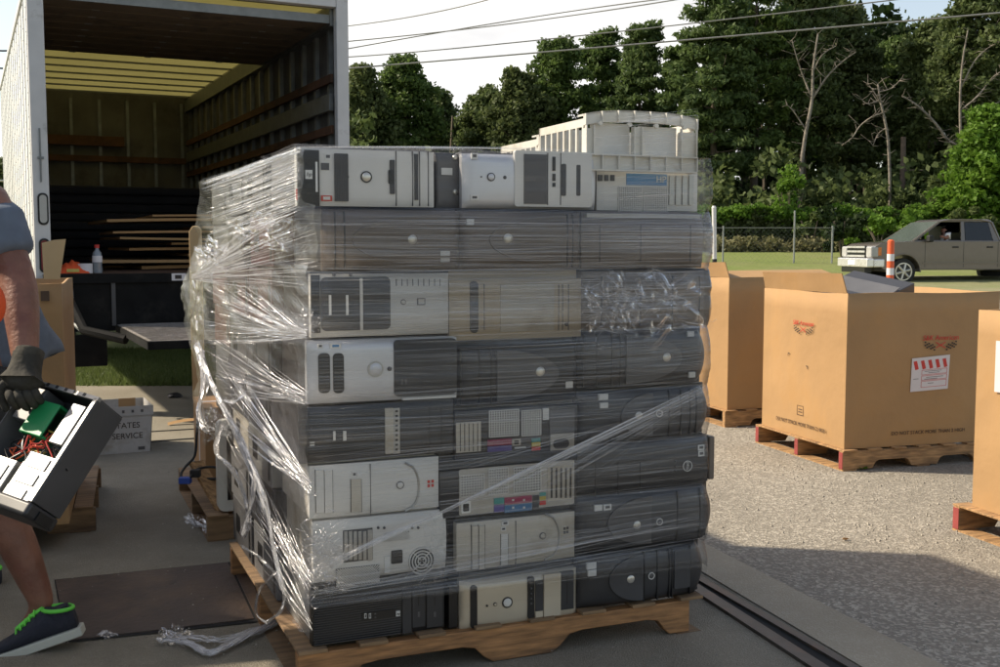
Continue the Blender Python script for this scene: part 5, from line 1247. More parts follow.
# chassis, wheels, cab
MB().box(.75, .3, .62, .87, dp+2, .86).box(1.55, .3, .62, 1.67, dp+2, .86).build('chassis_rails', LIFTB, bt)
for y in (4.6,):
    for x0 in (.02, .34, 1.82, 2.14):
        wl = MB().cyl((x0, y, .42), (x0+.26, y, .42), .42, 28).build('wheel', TYRE, bt, smooth=True, bevel=.03); MB().cyl((x0-.004 if x0 < 1 else x0+.1, y, .42), (x0+.02 if x0 < 1 else x0+.264, y, .42), .22, 20).build('rim', CHROME, wl)
for x0 in (.08, 2.08):
    wl = MB().cyl((x0, 8.6, .42), (x0+.26, 8.6, .42), .42, 28).build('wheel', TYRE, bt, smooth=True, bevel=.03)
MB().box(.14, dp+.08, .6, wd-.14, dp+1.7, 2.3).build('cab', ALU, bt, bevel=.12, seg=4)
MB().box(.3, dp+1.65, .55, wd-.3, dp+2.6, 1.5).build('bonnet', ALU, bt, bevel=.15, seg=4)
for x in (-.02,): 
    mr = MB().tube([(.16, dp+1.5, 1.55), (-.18, dp+1.55, 1.5), (-.30, dp+1.55, 1.55), (-.30, dp+1.55, 2.2), (.16, dp+1.5, 2.2)], .018, 6).build('mirror_arm', CHROME, bt)
    MB().box(-.40, dp+1.50, 1.62, -.22, dp+1.56, 2.12).build('mirror', RUBBER, mr, bevel=.02)
    MB().prism([(-.31+.09*math.cos(R(a)), 1.52+.09*math.sin(R(a))) for a in range(0, 360, 20)], dp+1.47, dp+1.5).build('round_mirror', CARCH, mr)
# lift gate
lg = MB().box(.02, -.11, .62, wd-.02, -.055, zf+.0).build('lift_gate', LIFTB, bt)
MB().box(.02, -.135, zf-.07, wd-.02, -.111, zf-.0).build('gate_sill', LIFTB, lg)
for x in (.50, 1.05, 1.6): MB().box(x, -.125, .66, x+.03, -.1105, .99).build('gate_brace', DGREY, lg)
for x in (.95, 1.17):
    MB().box(x, -.142, zf-.058, x+.11, -.136, zf-.002).build('warning_sign', LABEL, lg); MB().box(x+.025, -.145, zf-.045, x+.075, -.1425, zf-.015).build('sign_print', INK, lg)
GP = groundmat('tread_plate', (.24, .215, .20), .3, 30, (.33, .30, .28), big=(.14, .125, .10), bump=.8, bigs=3)
py0, py1 = -1.8, -.16; pz = .665
pl = MB().box(.52, py0, pz-.05, wd-.1, py1, pz).build('lift_platform', LIFTB, bt)
MB().box(.53, py0+.01, pz+.001, wd-.11, py1-.01, pz+.005).build('tread_surface', GP, pl)
mb = MB()
for i in range(22):
    y = py0+.06+i*(py1-py0-.1)/21; mb.box(.55, y, pz+.0052, wd-.14, y+.018, pz+.009)
mb.build('tread_bars', GP, pl)
for x in (.16, 2.2):
    MB().tube([(x, -.15, .95), (x+.1, -.5, .66), (x+(.36 if x < 1 else 0), -.75, .60)], .035, 8).build('gate_arm', LIFTB, bt, smooth=True)
    MB().cyl((x-.05, -.16, .9), (x+.06, -.16, .9), .05, 12).build('hinge', CASED, bt)
MB().tube([(.18, -.16, 1.02), (.22, -.18, .84), (.2, -.3, .7), (.26, -.5, .64)], .014, 6).build('chain', STEEL, bt)
MB().box(.02, -.2, .36, .45, -.12, .60).build('bumper_bar', LIFTB, bt)
# cargo: flattened cardboard in the truck
fold = 'flattened cartons piled in the truck'
cg = []
k = 0
for (y0, zlo, zhi, m_) in ((.9, .02, .40, CARD),):
    z = zf+.006
    for i in range(10):
        t_ = ru(.022, .04); x0 = (.9, .55, 1.3, .8, 1.15, .7, .65, 1.4, .6, 1.0)[i]; x1 = 2.28
        e = empty('flattened_carton', TO+tu*x0+tv*(1.0+ru(-.1, .15))+Vector((0, 0, z)), TR+ru(-.03, .03), 'flattened brown carton, number %s up from the truck floor in the near pile' % ('one two three four five six seven eight nine ten'.split()[i]), 'carton', fold)
        l_ = x1-x0; sag = ru(-.01, .02)
        mb = MB().grid(lambda a, b: (a*l_, b*1.3, sag*math.sin(a*3)+.0), 8, 2); mb.grid(lambda a, b: (a*l_, b*1.3, t_*.75+sag*math.sin(a*3)), 8, 2)
        nb_ = 16; mb.f += [(i2, i2+1, nb_+i2+1, nb_+i2) for i2 in range(7)]+[(8+i2, 9+i2, nb_+9+i2, nb_+8+i2) for i2 in range(7)]+[(0, 8, nb_+8, nb_), (7, 15, nb_+15, nb_+7)]
        mb.build('carton_sheet', CARD if i % 3 else CARDIN, e); z += t_+.022
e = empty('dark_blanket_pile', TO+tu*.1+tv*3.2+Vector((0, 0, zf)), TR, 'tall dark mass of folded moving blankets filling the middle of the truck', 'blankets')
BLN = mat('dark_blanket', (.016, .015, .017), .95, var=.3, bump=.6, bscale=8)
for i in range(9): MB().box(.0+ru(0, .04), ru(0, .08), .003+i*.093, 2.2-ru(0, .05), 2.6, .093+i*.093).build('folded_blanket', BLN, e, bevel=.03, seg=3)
# bottle, roll and orange bag on the sill
sx = lambda px, py: facept(px, py, type('o', (), {'location': TO+Vector((0, 0, 0))})(), TR, .12)[0]
xb = sx(97, 250)
e = empty('drink_bottle', TO+tu*xb+tv*.12+Vector((0, 0, zf+.001)), TR, 'clear drink bottle with red cap standing on the truck floor edge', 'bottle')
prof = [(0, .034), (.02, .037), (.06, .034), (.08, .037), (.13, .037), (.16, .032), (.18, .016), (.195, .014)]
BOT = mat('bottle_plastic', (.22, .24, .26), .15, var=.2, spec=.8)
mb = MB(); n = 18; mb.add([(r_*math.cos(2*PI*i/n), r_*math.sin(2*PI*i/n), z) for z, r_ in prof for i in range(n)], [(j*n+i, j*n+(i+1) % n, (j+1)*n+(i+1) % n, (j+1)*n+i) for j in range(len(prof)-1) for i in range(n)]); mb.build('bottle_body', BOT, e, smooth=True)
MB().cyl((0, 0, .195), (0, 0, .222), .019, 16).build('cap', RED, e); MB().ring((0, 0, .085), (0, 0, 1), .0372, .0378, .05, 20).build('bottle_label', LABEL, e)
xr = sx(84, 248); e = empty('tape_roll', TO+tu*xr+tv*.10+Vector((0, 0, zf+.001)), TR, 'roll of pale tape lying between the bottle and the orange bag', 'tape roll'); MB().ring((0, 0, 0), (0, 0, 1), .035, .058, .075, 28).build('roll', LABEL, e, smooth=True)
xo = sx(72, 248); e = empty('orange_bag', TO+tu*xo+tv*.12+Vector((0, 0, zf+.002)), TR, 'crumpled orange bag on the truck floor, left of the tape roll', 'bag')
mb = MB().grid(lambda a, b: ((a-.5)*.24, (b-.5)*.18, .085*math.sin(PI*a)**.6*math.sin(PI*b)**.6*(1+.3*pn(a*14, b*14, 2))), 20, 14); mb.build('bag_skin', ORHV, e, smooth='all'); MB().box(-.05, -.096, .01, .04, -.09, .035).build('yellow_strip', PYEL, e)

# ------------------------------------------------------------------ person
def skin(name, pts, edges, radii, m, parent, root=0, lev=2):
    me = bpy.data.meshes.new(name); me.from_pydata([tuple(p) for p in pts], edges, []); o = bpy.data.objects.new(name, me); COL.objects.link(o); o.parent = parent
    me.materials.append(m)
    bpy.context.view_layer.objects.active = o
    md = o.modifiers.new('s', 'SKIN'); md.use_smooth_shade = True; md.branch_smoothing = .6
    if not me.skin_vertices: 
        bpy.ops.mesh.customdata_skin_add()
    for i, r_ in enumerate(radii):
        sv_ = me.skin_vertices[0].data[i]; sv_.radius = (r_, r_) if not isinstance(r_, tuple) else r_; sv_.use_root = (i == root)
    sd = o.modifiers.new('u', 'SUBSURF'); sd.levels = lev; sd.render_levels = lev
    bpy.context.view_layer.update()
    me2 = bpy.data.meshes.new_from_object(o.evaluated_get(bpy.context.evaluated_depsgraph_get())); o.modifiers.clear(); o.data = me2; me2.name = name
    if not me2.materials: me2.materials.append(m)
    return o
base = onz(15, 660, 0); base = Vector((-1.66, 3.62, 0))
pe = empty('person', base, 0, 'person in grey T-shirt and dark gloves walking left while carrying an opened computer', 'person')
pp = lambda x, y, Y: aty(x, y, Y)-base
B = {}
B['pel'] = pp(-8, 366, 3.70); B['sp'] = pp(-12, 310, 3.68); B['ch'] = pp(-34, 240, 3.64); B['nk'] = pp(-45, 172, 3.56); B['hd'] = pp(-58, 140, 3.55); B['ht'] = pp(-62, 108, 3.54)
B['sh'] = pp(-14, 192, 3.42); B['el'] = pp(19, 283, 3.36); B['wr'] = pp(26, 366, 3.24)
B['sh2'] = pp(-70, 205, 3.78); B['el2'] = pp(-95, 290, 3.70); B['wr2'] = pp(-60, 360, 3.30)
B['hp'] = pp(-12, 398, 3.56); B['kn'] = pp(-8, 500, 3.42); B['an'] = pp(44, 607, 3.44); B['fo'] = pp(20, 642, 3.42)
B['hp2'] = pp(-50, 398, 3.74); B['kn2'] = pp(-80, 490, 3.85); B['an2'] = pp(-22, 575, 4.05); B['fo2'] = pp(-50, 590, 4.05)
ks = list(B); ix = {k: i for i, k in enumerate(ks)}
rad = dict(pel=.135, sp=.125, ch=.14, nk=.055, hd=.082, ht=.07, sh=.068, el=.056, wr=.038, sh2=.068, el2=.047, wr2=.033, hp=.095, kn=.066, an=.040, fo=.035, hp2=.095, kn2=.064, an2=.040, fo2=.035)
ed = [('pel', 'sp'), ('sp', 'ch'), ('ch', 'nk'), ('nk', 'hd'), ('hd', 'ht'), ('ch', 'sh'), ('sh', 'el'), ('el', 'wr'), ('ch', 'sh2'), ('sh2', 'el2'), ('el2', 'wr2'), ('pel', 'hp'), ('hp', 'kn'), ('kn', 'an'), ('an', 'fo'), ('pel', 'hp2'), ('hp2', 'kn2'), ('kn2', 'an2'), ('an2', 'fo2')]
# forearm and calf bulges
def mid(a, b, f, nm, r_, off=Vector((0, 0, 0))):
    B[nm] = B[a]+(B[b]-B[a])*f+off; rad[nm] = r_; ks.append(nm); ix[nm] = len(ks)-1; ed.remove((a, b)); ed.append((a, nm)); ed.append((nm, b))
mid('el', 'wr', .28, 'fa', .058); mid('sh', 'el', .5, 'ua', .061); mid('kn', 'an', .38, 'cf', .066, Vector((.015, 0, 0))); mid('kn2', 'an2', .38, 'cf2', .062)
mid('hp', 'kn', .5, 'tg', .085); mid('hp2', 'kn2', .5, 'tg2', .083)
skin('body', [B[k] for k in ks], [(ix[a], ix[b]) for a, b in ed], [rad[k] for k in ks], SKINM, pe)
secs = [(-1, 364, 3.69, .205, .150), (-2, 352, 3.69, .200, .148), (-6, 330, 3.68, .182, .142), (-12, 305, 3.68, .168, .138), (-22, 272, 3.67, .158, .138), (-34, 240, 3.66, .158, .145), (-40, 215, 3.65, .160, .150), (-44, 196, 3.62, .130, .140), (-46, 182, 3.59, .080, .085), (-46, 174, 3.58, .062, .062)]
mb = MB(); n_ = 40
for j, (px_, py_, Y_, rx_, ry_) in enumerate(secs):
    c = pp(px_, py_, Y_)
    for i in range(n_):
        a = 2*PI*i/n_; w_ = 1+(.045*math.sin(a*5+j*.9)+.03*math.sin(a*9-j*1.3))*(1 if j < 7 else .2)
        mb.v.append((c.x+rx_*w_*math.cos(a), c.y+ry_*w_*math.sin(a), c.z+(.012*math.sin(a*3+1)+.03*math.cos(a) if j < 2 else 0)))
mb.f = [(j*n_+i, j*n_+(i+1) % n_, (j+1)*n_+(i+1) % n_, (j+1)*n_+i) for j in range(len(secs)-1) for i in range(n_)]
ts = mb.build('t_shirt', SHIRT, pe, smooth='all'); md = ts.modifiers.new('u', 'SUBSURF'); md.levels = md.render_levels = 1; md2 = ts.modifiers.new('s', 'SOLIDIFY'); md2.thickness = .005
sl1 = B['sh']+(B['ua']-B['sh'])*1.25
skin('sleeve', [B['ch']+(B['sh']-B['ch'])*.45, B['sh'], B['sh']+(B['ua']-B['sh'])*.6, sl1, sl1+(B['el']-B['sh'])*.12], [(0, 1), (1, 2), (2, 3), (3, 4)], [.085, .090, .088, .085, .084], SHIRT, ts, 1)
sl2 = B['sh2']+(B['el2']-B['sh2'])*.5
skin('sleeve', [B['ch']+(B['sh2']-B['ch'])*.45, B['sh2'], sl2], [(0, 1), (1, 2)], [.12, .095, .086], SHIRT, ts, 1)
skin('shorts', [B['pel']+Vector((0, 0, -.02)), B['hp'], B['tg'], B['tg']+(B['kn']-B['tg'])*.8, B['hp2'], B['tg2'], B['tg2']+(B['kn2']-B['tg2'])*.8], [(0, 1), (1, 2), (2, 3), (0, 4), (4, 5), (5, 6)], [.16, .13, .115, .11, .13, .115, .11], SHORTS, pe, 0)
# gloves with separate fingers closing on the case edge
def glove(wr, d, fdir, fcurl, side, parent):
    d = d.normalized(); sd = side.normalized(); palm = wr+d*.085
    g = skin('glove', [wr-d*.055, wr, wr+d*.045, palm], [(0, 1), (1, 2), (2, 3)], [.052, .047, (.054, .042), (.054, .040)], GLOVE, parent, 1)
    for i, (o_, l_) in enumerate(((-.034, .070), (-.012, .080), (.012, .076), (.034, .060))):
        a = palm+sd*o_-d*.01; q = [a, a+fdir*l_*.45, a+fdir*l_*.5+fcurl*l_*.45, a+fdir*l_*.25+fcurl*l_*.85]
        skin('glove_finger', q, [(0, 1), (1, 2), (2, 3)], [.0155, .014, .013, .011], GLOVE, parent)
    a = wr+d*.04-sd*.036; q = [a, a-sd*.026+d*.02, a-sd*.02+d*.05+fcurl*.02, a-sd*.008+d*.075+fcurl*.035]
    skin('glove_thumb', q, [(0, 1), (1, 2), (2, 3)], [.017, .015, .013, .011], GLOVE, parent)
    return g
glove(B['wr'], (pp(20, 395, 3.2)-B['wr']), (pp(26, 398, 3.14)-pp(20, 380, 3.2)).normalized(), Vector((0.1, .6, -.6)).normalized(), Vector((1, .3, .1)), pe)
glove(B['wr2'], Vector((.6, -.4, -.5)), Vector((.6, -.5, -.3)).normalized(), Vector((.1, .2, -.8)).normalized(), Vector((.3, .9, 0)), pe)
# head details (outside the frame but real)
hd = B['hd']
skin('hair', [hd+Vector((.03, 0, .03)), hd+Vector((.015, 0, .085))], [(0, 1)], [.085, .082], HAIRM, pe)
for sy in (-1, 1): MB().cyl(hd+Vector((-.078, sy*.03, .01)), hd+Vector((-.086, sy*.03, .01)), .008, 10).build('eye', INK, pe)
MB().tube([hd+Vector((-.075, 0, .01)), hd+Vector((-.10, 0, -.02)), hd+Vector((-.08, 0, -.03))], [.008, .014, .010], 8).build('nose', SKINM, pe, smooth=True)
MB().box(hd.x-.083, hd.y-.022, hd.z-.058, hd.x-.076, hd.y+.022, hd.z-.05).build('mouth', STICKR, pe)
for sy in (-1, 1): MB().ring(hd+Vector((.01, sy*.078, 0)), (0, sy, 0), .008, .024, .01, 12).build('ear', SKINM, pe, smooth=True)
# orange vest piece tucked at the hip
crv = pp(-6, 304, 3.22); MB().grid(lambda a, b: crv+Vector((math.cos(PI*2*a)*math.sin(PI*b)*.034, math.sin(PI*2*a)*math.sin(PI*b)*.025, -math.cos(PI*b)*.060)), 16, 12).build('orange_cloth', ORHV, pe, smooth='all')
# shoes
def shoe(ank, heel, toe, parent, z_l=.0):
    d = (toe-heel); L = d.length; d.normalize(); up = Vector((0, -1, 0)).cross(d); up = -up if up.z < 0 else up; sd = d.cross(up).normalized()
    secs = [(0, .030, .06, .075), (.12, .036, .075, .085), (.28, .038, .09, .10), (.42, .040, .085, .085), (.58, .043, .075, .06), (.75, .046, .065, .045), (.9, .040, .05, .035), (1.0, .022, .03, .02)]
    mb = MB(); n = 14
    for f, hw, _, hh in secs:
        for i in range(n):
            a = 2*PI*i/n; z = (math.sin(a)*.5+.5)*hh if math.sin(a) > 0 else hh*.5+math.sin(a)*hh*.5
            mb.v.append(tuple(heel+d*(L*f)+sd*(math.cos(a)*hw)+up*(.022+z)))
    m_ = len(secs); mb.f = [(j*n+i, j*n+(i+1) % n, (j+1)*n+(i+1) % n, (j+1)*n+i) for j in range(m_-1) for i in range(n)]+[tuple(range(n)), tuple(range((m_-1)*n, m_*n))]
    s_ = mb.build('shoe', SHOEM, parent, smooth='all')
    mb = MB(); Q = []
    for f, hw, _, hh in secs: Q.append((f, hw*1.12))
    top = [heel-d*.012+d*((L+.02)*f)+sd*w_+up*.030 for f, w_ in Q]+[heel-d*.012+d*((L+.02)*f)-sd*w_+up*.030 for f, w_ in Q[::-1]]
    bot = [p_-up*.030 for p_ in top]; n = len(top); mb.add([tuple(p_) for p_ in top+bot], [tuple(range(n)), tuple(range(2*n-1, n-1, -1))]+[(i, (i+1) % n, n+(i+1) % n, n+i) for i in range(n)]); mb.build('sole', SOLE, s_, bevel=.005)
    # collar: from the heel up and round the ankle
    col_ = [heel+d*(L*(.15+.16*math.cos(a)))+sd*(.040*math.sin(a))+up*(.105+.012*math.cos(a)) for a in [2*PI*i/16 for i in range(17)]]
    MB().tube(col_, .0065, 6).build('green_collar', GREENL, s_, smooth=True)
    mb = MB().tube([heel+d*(L*.30)+up*.118, heel+d*(L*.42)+up*.108, heel+d*(L*.62)+up*.082], .010, 6)
    for k in range(5):
        c_ = heel+d*(L*(.40+k*.06))+up*(.118-k*.009); mb.tube([c_+sd*.024-up*.010, c_+up*.004, c_-sd*.024-up*.010], .0035, 5)
    mb.build('green_laces', GREENL, s_, smooth=True)
    # sock-like padded tongue around the ankle
    MB().cyl(heel+d*(L*.16)+up*.05, heel+d*(L*.17)+up*.108, .036, 16, .038).build('padding', SHOEM, s_, smooth=True)
shoe(B['an'], pp(81, 634, 3.42), pp(-8, 664, 3.36), pe)
shoe(B['an2'], pp(1, 592, 4.06), pp(-87, 598, 4.0), pe)

# held computer, opened
Bc = aty(98, 399, 3.15); e1 = Vector((-.135, -.168, -.272)); e2v = Vector((-.26, .15, .036)); 
e1n = e1.normalized(); e3n = e2v.cross(e1).normalized()
if e3n.y < 0: e3n = -e3n
e2n = (e2v - e1n*e2v.dot(e1n)).normalized(); 
LC, WC, TC = .335, .302, .115
# local frame: x=e1n (long), y=e3n (depth, away), z=e2n (towards the carrier)
M4 = Matrix((( e1n.x, e3n.x, e2n.x), (e1n.y, e3n.y, e2n.y), (e1n.z, e3n.z, e2n.z)))
he = empty('held_computer', Bc, 0, 'opened black computer with green bracket and loose wires, held by the walking person', 'computer'); he.rotation_mode = 'QUATERNION'
he.rotation_quaternion = M4.to_quaternion()
dt = M4.determinant()
if dt < 0: e3s = -1
TH = .004; sgn = 1
D3 = 1 if dt > 0 else -1   # depth direction sign in local y
def hb(name, x0, y0, z0, x1, y1, z1, m, par=None, bev=0, rot=None):
    y0, y1 = y0*D3, y1*D3
    if y0 > y1: y0, y1 = y1, y0
    if dt < 0: pass
    return MB().box(x0, y0, z0, x1, y1, z1, rot).build(name, m, par or he, bevel=bev)
if dt < 0:
    M4 = Matrix(((e1n.x, -e3n.x, e2n.x), (e1n.y, -e3n.y, e2n.y), (e1n.z, -e3n.z, e2n.z))); he.rotation_quaternion = M4.to_quaternion()
HG = mat('dull_drive_metal', (.30, .30, .30), .4, metal=.4, var=.25, scale=25)
hb('back_panel', 0, TC-.004, 0, LC, TC, WC, CASED)
hb('long_side', 0, 0, -.004, LC, TC, .0, DGREY, bev=.002); hb('long_side', 0, 0, WC, LC, TC, WC+.004, CASED)
hb('front_bezel', LC, -.004, -.006, LC+.045, TC+.003, WC+.006, DARK, bev=.012)
hb('rear_panel', -.004, 0, 0, 0, TC, WC, DGREY)
hb('top_edge', -.006, -.003, -.004, .006, .010, WC+.004, CASEG); hb('side_lip', 0, -.003, .0005, LC, .008, .012, CASEG)
mb = MB()
for k in range(6): mb.box(-.0065, (-.0036 if D3 > 0 else .0031), .05+k*.04, .004, (-.0031 if D3 > 0 else .0036), .062+k*.04)
mb.build('edge_slots', DARK, he)
hb('mainboard', .03, TC-.015, .04, .30, TC-.008, WC-.02, PCB)
gb = hb('green_bracket', .045, .006, .13, .155, .014, .225, GREENP, bev=.004); hb('bracket_bend', .045, .014, .13, .053, .07, .225, GREENP, gb); hb('bracket_foot', .147, .014, .125, .155, .05, .23, GREENP, gb)
hb('silver_cover', .03, .004, .03, .16, .05, .085, HG, bev=.002)
dc = hb('drive_cage', .20, .004, .02, .36, .07, .13, CASEG, bev=.003)
for k in range(3): hb('drive_plate', .21+k*.05, .0005, .03+k*.008, .245+k*.05, .0035, .11+k*.008, HG, dc); 
hb('optical_drive', .24, .004, .15, .37, .08, .275, CASEG, bev=.003); hb('drive_label', .26, .0005, .17, .34, .0035, .25, HG)
hb('power_supply', .01, .01, .22, .12, TC-.02, WC-.01, CASED, bev=.004)
for c_, N in ((ORANGE, 4), (RED, 5), (BLACK, 8), (PYEL, 3)):
    mb = MB()
    for k in range(N):
        a = Vector((ru(.12, .18), .03*D3, ru(.06, .22))); P_ = [a]
        for q in range(4): P_.append(P_[-1]+Vector((ru(-.01, .04), ru(-.012, .012), ru(-.05, .05))))
        mb.tube(smooth_path(P_, 3), .0026, 5)
    mb.build('wire_bundle', c_, he, smooth=True)
hb('foot_flap', LC+.012, TC*.3, -.012, LC+.04, TC*.8, -.006, BLACK)

# ------------------------------------------------------------------ pickup
PA = R(7); pk0 = aty(871, 268, 31.6); gzp = .14
pk = empty('pickup_truck', (pk0.x, pk0.y, gzp), PA, 'taupe crew cab pickup with chrome bumper driving left past the boxes', 'pickup')
Lk, Wk = 5.8, 1.95
lower = [(0.02, .52), (.05, .98), (.12, 1.10), (.30, 1.19), (1.15, 1.25), (1.62, 1.25), (3.95, 1.25), (4.02, 1.22), (5.78, 1.22), (5.8, .55), (5.0, .50)]
def arch(cx): return [(cx+.50*math.cos(R(a)), .36+.50*math.sin(R(a))) for a in range(0, 181, 15)]
prof = lower[:9]+[(5.8, .55)]+[(5.25, .48)]+arch(4.72)+[(4.2, .42), (1.5, .42)]+arch(.98)+[(.30, .50)]
MB().prism(prof, 0, Wk).build('body', TAUPE, pk, smooth=True, bevel=.075, seg=4)
# bed cavity lip
MB().box(4.0, .08, 1.221, 5.72, Wk-.08, 1.235).build('bed_cover', BLACK, pk)
# cab: roof, pillars, glass, on a narrower waist
inn = .10
def slant(x0, x1, x2, x3, zb, zt_, y0, y1, yt0, yt1):
    mb = MB(); mb.add([(x0, y0, zb), (x1, y0, zb), (x1, y1, zb), (x0, y1, zb), (x2, yt0, zt_), (x3, yt0, zt_), (x3, yt1, zt_), (x2, yt1, zt_)], [(0, 3, 2, 1), (4, 5, 6, 7), (0, 1, 5, 4), (1, 2, 6, 5), (2, 3, 7, 6), (3, 0, 4, 7)]); return mb
slant(2.08, 3.80, 2.30, 3.70, 1.80, 1.89, .16, Wk-.16, .22, Wk-.22).build('roof', TAUPE, pk, bevel=.06, seg=4)
for sy, ty in ((.035, .165), (Wk-.035-.05, Wk-.165-.05)):
    slant(1.22, 1.34, 2.08, 2.18, 1.245, 1.81, sy, sy+.05, ty, ty+.05).build('pillar', TAUPE, pk)
    slant(2.74, 2.86, 2.78, 2.88, 1.245, 1.81, sy, sy+.05, ty, ty+.05).build('pillar', TAUPE, pk)
    slant(3.74, 3.98, 3.62, 3.78, 1.245, 1.81, sy, sy+.05, ty, ty+.05).build('pillar', TAUPE, pk)
    slant(1.34, 3.9, 1.42, 3.86, 1.245, 1.275, sy, sy+.05, sy+.012, sy+.062).build('window_sill', TAUPE, pk)
slant(2.88, 3.72, 2.90, 3.62, 1.28, 1.80, .05, .08, .17, .20).build('rear_door_glass', GLASSD, pk)
slant(2.88, 3.72, 2.90, 3.62, 1.28, 1.80, Wk-.08, Wk-.05, Wk-.20, Wk-.17).build('rear_door_glass', GLASSD, pk)
slant(1.24, 1.26, 2.09, 2.11, 1.25, 1.82, .08, Wk-.08, .2, Wk-.2).build('windscreen', GLASSW, pk)
slant(3.82, 3.84, 3.68, 3.70, 1.25, 1.80, .12, Wk-.12, .22, Wk-.22).build('rear_glass', GLASSD, pk)
MB().box(1.62, .10, 1.252, 3.8, Wk-.1, 1.256).build('cabin_floor', BLACK, pk)
MB().box(2.62, .95, 1.26, 2.74, 1.7, 1.70).box(2.75, .10, 1.26, 2.80, Wk-.1, 1.50).build('seat_backs', BLACK, pk)
MB().box(1.42, .2, 1.25, 1.75, 1.7, 1.31).build('dashboard', BLACK, pk)
# front: grille, lamps, bumper
MB().box(-.01, .40, .78, .05, Wk-.40, 1.12).build('grille', BLACK, pk); 
for z in (.82, .95, 1.08): MB().box(-.03, .40, z-.028, -.005, Wk-.40, z+.028).build('grille_bar', CARCH, pk)
for y0, y1 in ((-.006, .33), (Wk-.33, Wk+.006)):
    MB().box(-.02, y0, .78, .24, y1, 1.10).build('headlight', LAMPC, pk, bevel=.05, seg=3)
for y0, y1 in ((-.010, .05), (Wk-.05, Wk+.01)): MB().box(.205, y0, .84, .30, y1, 1.07).build('indicator_lamp', LAMPO, pk)
MB().box(-.14, -.02, .50, .08, Wk+.02, .76).box(.081, -.02, .50, .40, .06, .74).build('bumper', CARCH, pk, bevel=.035, seg=3)
MB().box(-.10, .2, .34, .1, Wk-.2, .50).build('air_dam', BLACK, pk)
MB().box(-.155, .72, .56, -.142, 1.20, .70).build('licence_plate', WHITE, pk)
for cx in (.98, 4.72):
    for y0, y1 in ((.0, .26), (Wk-.26, Wk)):
        wl = MB().cyl((cx, y0-.005 if y0 == 0 else y0, .375), (cx, y1, .375), .375, 32).build('wheel', TYRE, pk, smooth=True, bevel=.03)
        if y0 == 0:
            rm = MB().cyl((cx, -.012, .375), (cx, .02, .375), .245, 28).build('rim', BLACK, wl); 
            mb = MB().ring((cx, .0, .375), (0, -1, 0), .225, .26, .022, 28)
            for k in range(6): a = R(60*k+15); mb.tube([(cx, -.022, .375), (cx+.235*math.cos(a), -.016, .375+.235*math.sin(a))], .034, 6)
            mb.build('spokes', CHROME, wl)
for x in (1.62, 2.80, 3.86): MB().box(x, -.003, .50, x+.012, .001, 1.23).build('door_seam', BLACK, pk)
for x in (2.60, 3.66): MB().box(x-.14, -.03, 1.06, x+.04, .0, 1.10).build('door_handle', RUBBER, pk, bevel=.01)
MB().box(1.62, -.22, 1.22, 1.78, -.02, 1.42).build('side_mirror', RUBBER, pk, bevel=.04)
MB().box(1.0-.9, -.002, .42, 5.6, .04, .44).build('rocker', BLACK, pk)
# wheel-arch lips and lower trim
for cx in (.98, 4.72):
    MB().tube([(cx+.515*math.cos(R(a)), -.004, .36+.515*math.sin(R(a))) for a in range(0, 181, 12)], .022, 6).build('arch_lip', TAUPE, pk, smooth=True)
MB().box(1.55, -.012, .60, 4.15, .0, .64).build('side_trim', TAUPE, pk, bevel=.005)
MB().tube([(1.26, .02, 1.245), (2.08, .135, 1.80), (2.4, .165, 1.862), (3.4, .175, 1.868), (3.72, .15, 1.80), (3.95, .03, 1.25)], .022, 6).build('cab_edge', TAUPE, pk, smooth=True)
# driver
dv = empty('person', (0, 0, 0), 0, 'driver in white T-shirt and dark cap seen through the open window of the taupe pickup', 'person')
dv.location = pk.location+Matrix.Rotation(PA, 3, 'Z') @ Vector((2.42, .40, 1.06)); dv.rotation_euler = (0, 0, PA)
skin('body', [(0, 0, 0), (.03, 0, .28), (.0, 0, .40), (-.03, 0, .49), (-.04, 0, .57), (.02, -.18, .40), (-.05, -.27, .28), (-.28, -.24, .34)], [(0, 1), (1, 2), (2, 3), (3, 4), (1, 5), (5, 6), (6, 7)], [.15, .14, .06, .085, .08, .06, .05, .04], SKINM, dv)
skin('white_shirt', [(0, 0, 0), (.03, 0, .28), (.01, 0, .38), (.02, -.18, .39), (-.04, -.24, .31)], [(0, 1), (1, 2), (1, 3), (3, 4)], [.20, .20, .10, .10, .09], WHITE, dv, 1)
skin('cap', [(-.03, 0, .60), (-.035, 0, .64)], [(0, 1)], [.088, .07], RUBBER, dv); MB().box(-.20, -.06, .585, -.10, .06, .60).build('cap_brim', RUBBER, dv)

# delineator, pipe post
gb_ = aty(889.7, 290, 16.5); e = empty('traffic_post', (gb_.x, gb_.y, gz(16.5)), 0, 'slim orange and white striped traffic post in front of the pickup wheel', 'post')
topz = aty(889.7, 241, 16.5).z-gz(16.5); MB().cyl((0, 0, 0), (0, 0, .04), .17, 24).build('base', RUBBER, e)
bands = [(0.04, .50, ORANGE), (.50, topz-.55, ORANGE), (topz-.55, topz-.42, WHITE), (topz-.42, topz-.28, ORANGE), (topz-.28, topz-.15+.0, WHITE), (topz-.15, topz, ORANGE)]
t1 = aty(0, 283, 16.5).z, 
def zpx(y): return aty(889.7, y, 16.5).z-gz(16.5)
cuts = [.04, zpx(300), zpx(275), zpx(268), zpx(261), zpx(254), topz]
for i, (a, b) in enumerate(zip(cuts, cuts[1:])):
    m_ = (ORANGE, ORANGE, WHITE, ORANGE, WHITE, ORANGE)[i] if True else 0
    MB().cyl((0, 0, a), (0, 0, b), .054 if i < 5 else .05, 20).build('white_band' if m_ is WHITE else 'orange_band', m_, e, smooth=True)
MB().cyl((0, 0, topz), (0, 0, topz+.02), .05, 16, .03).build('cap', ORANGE, e)
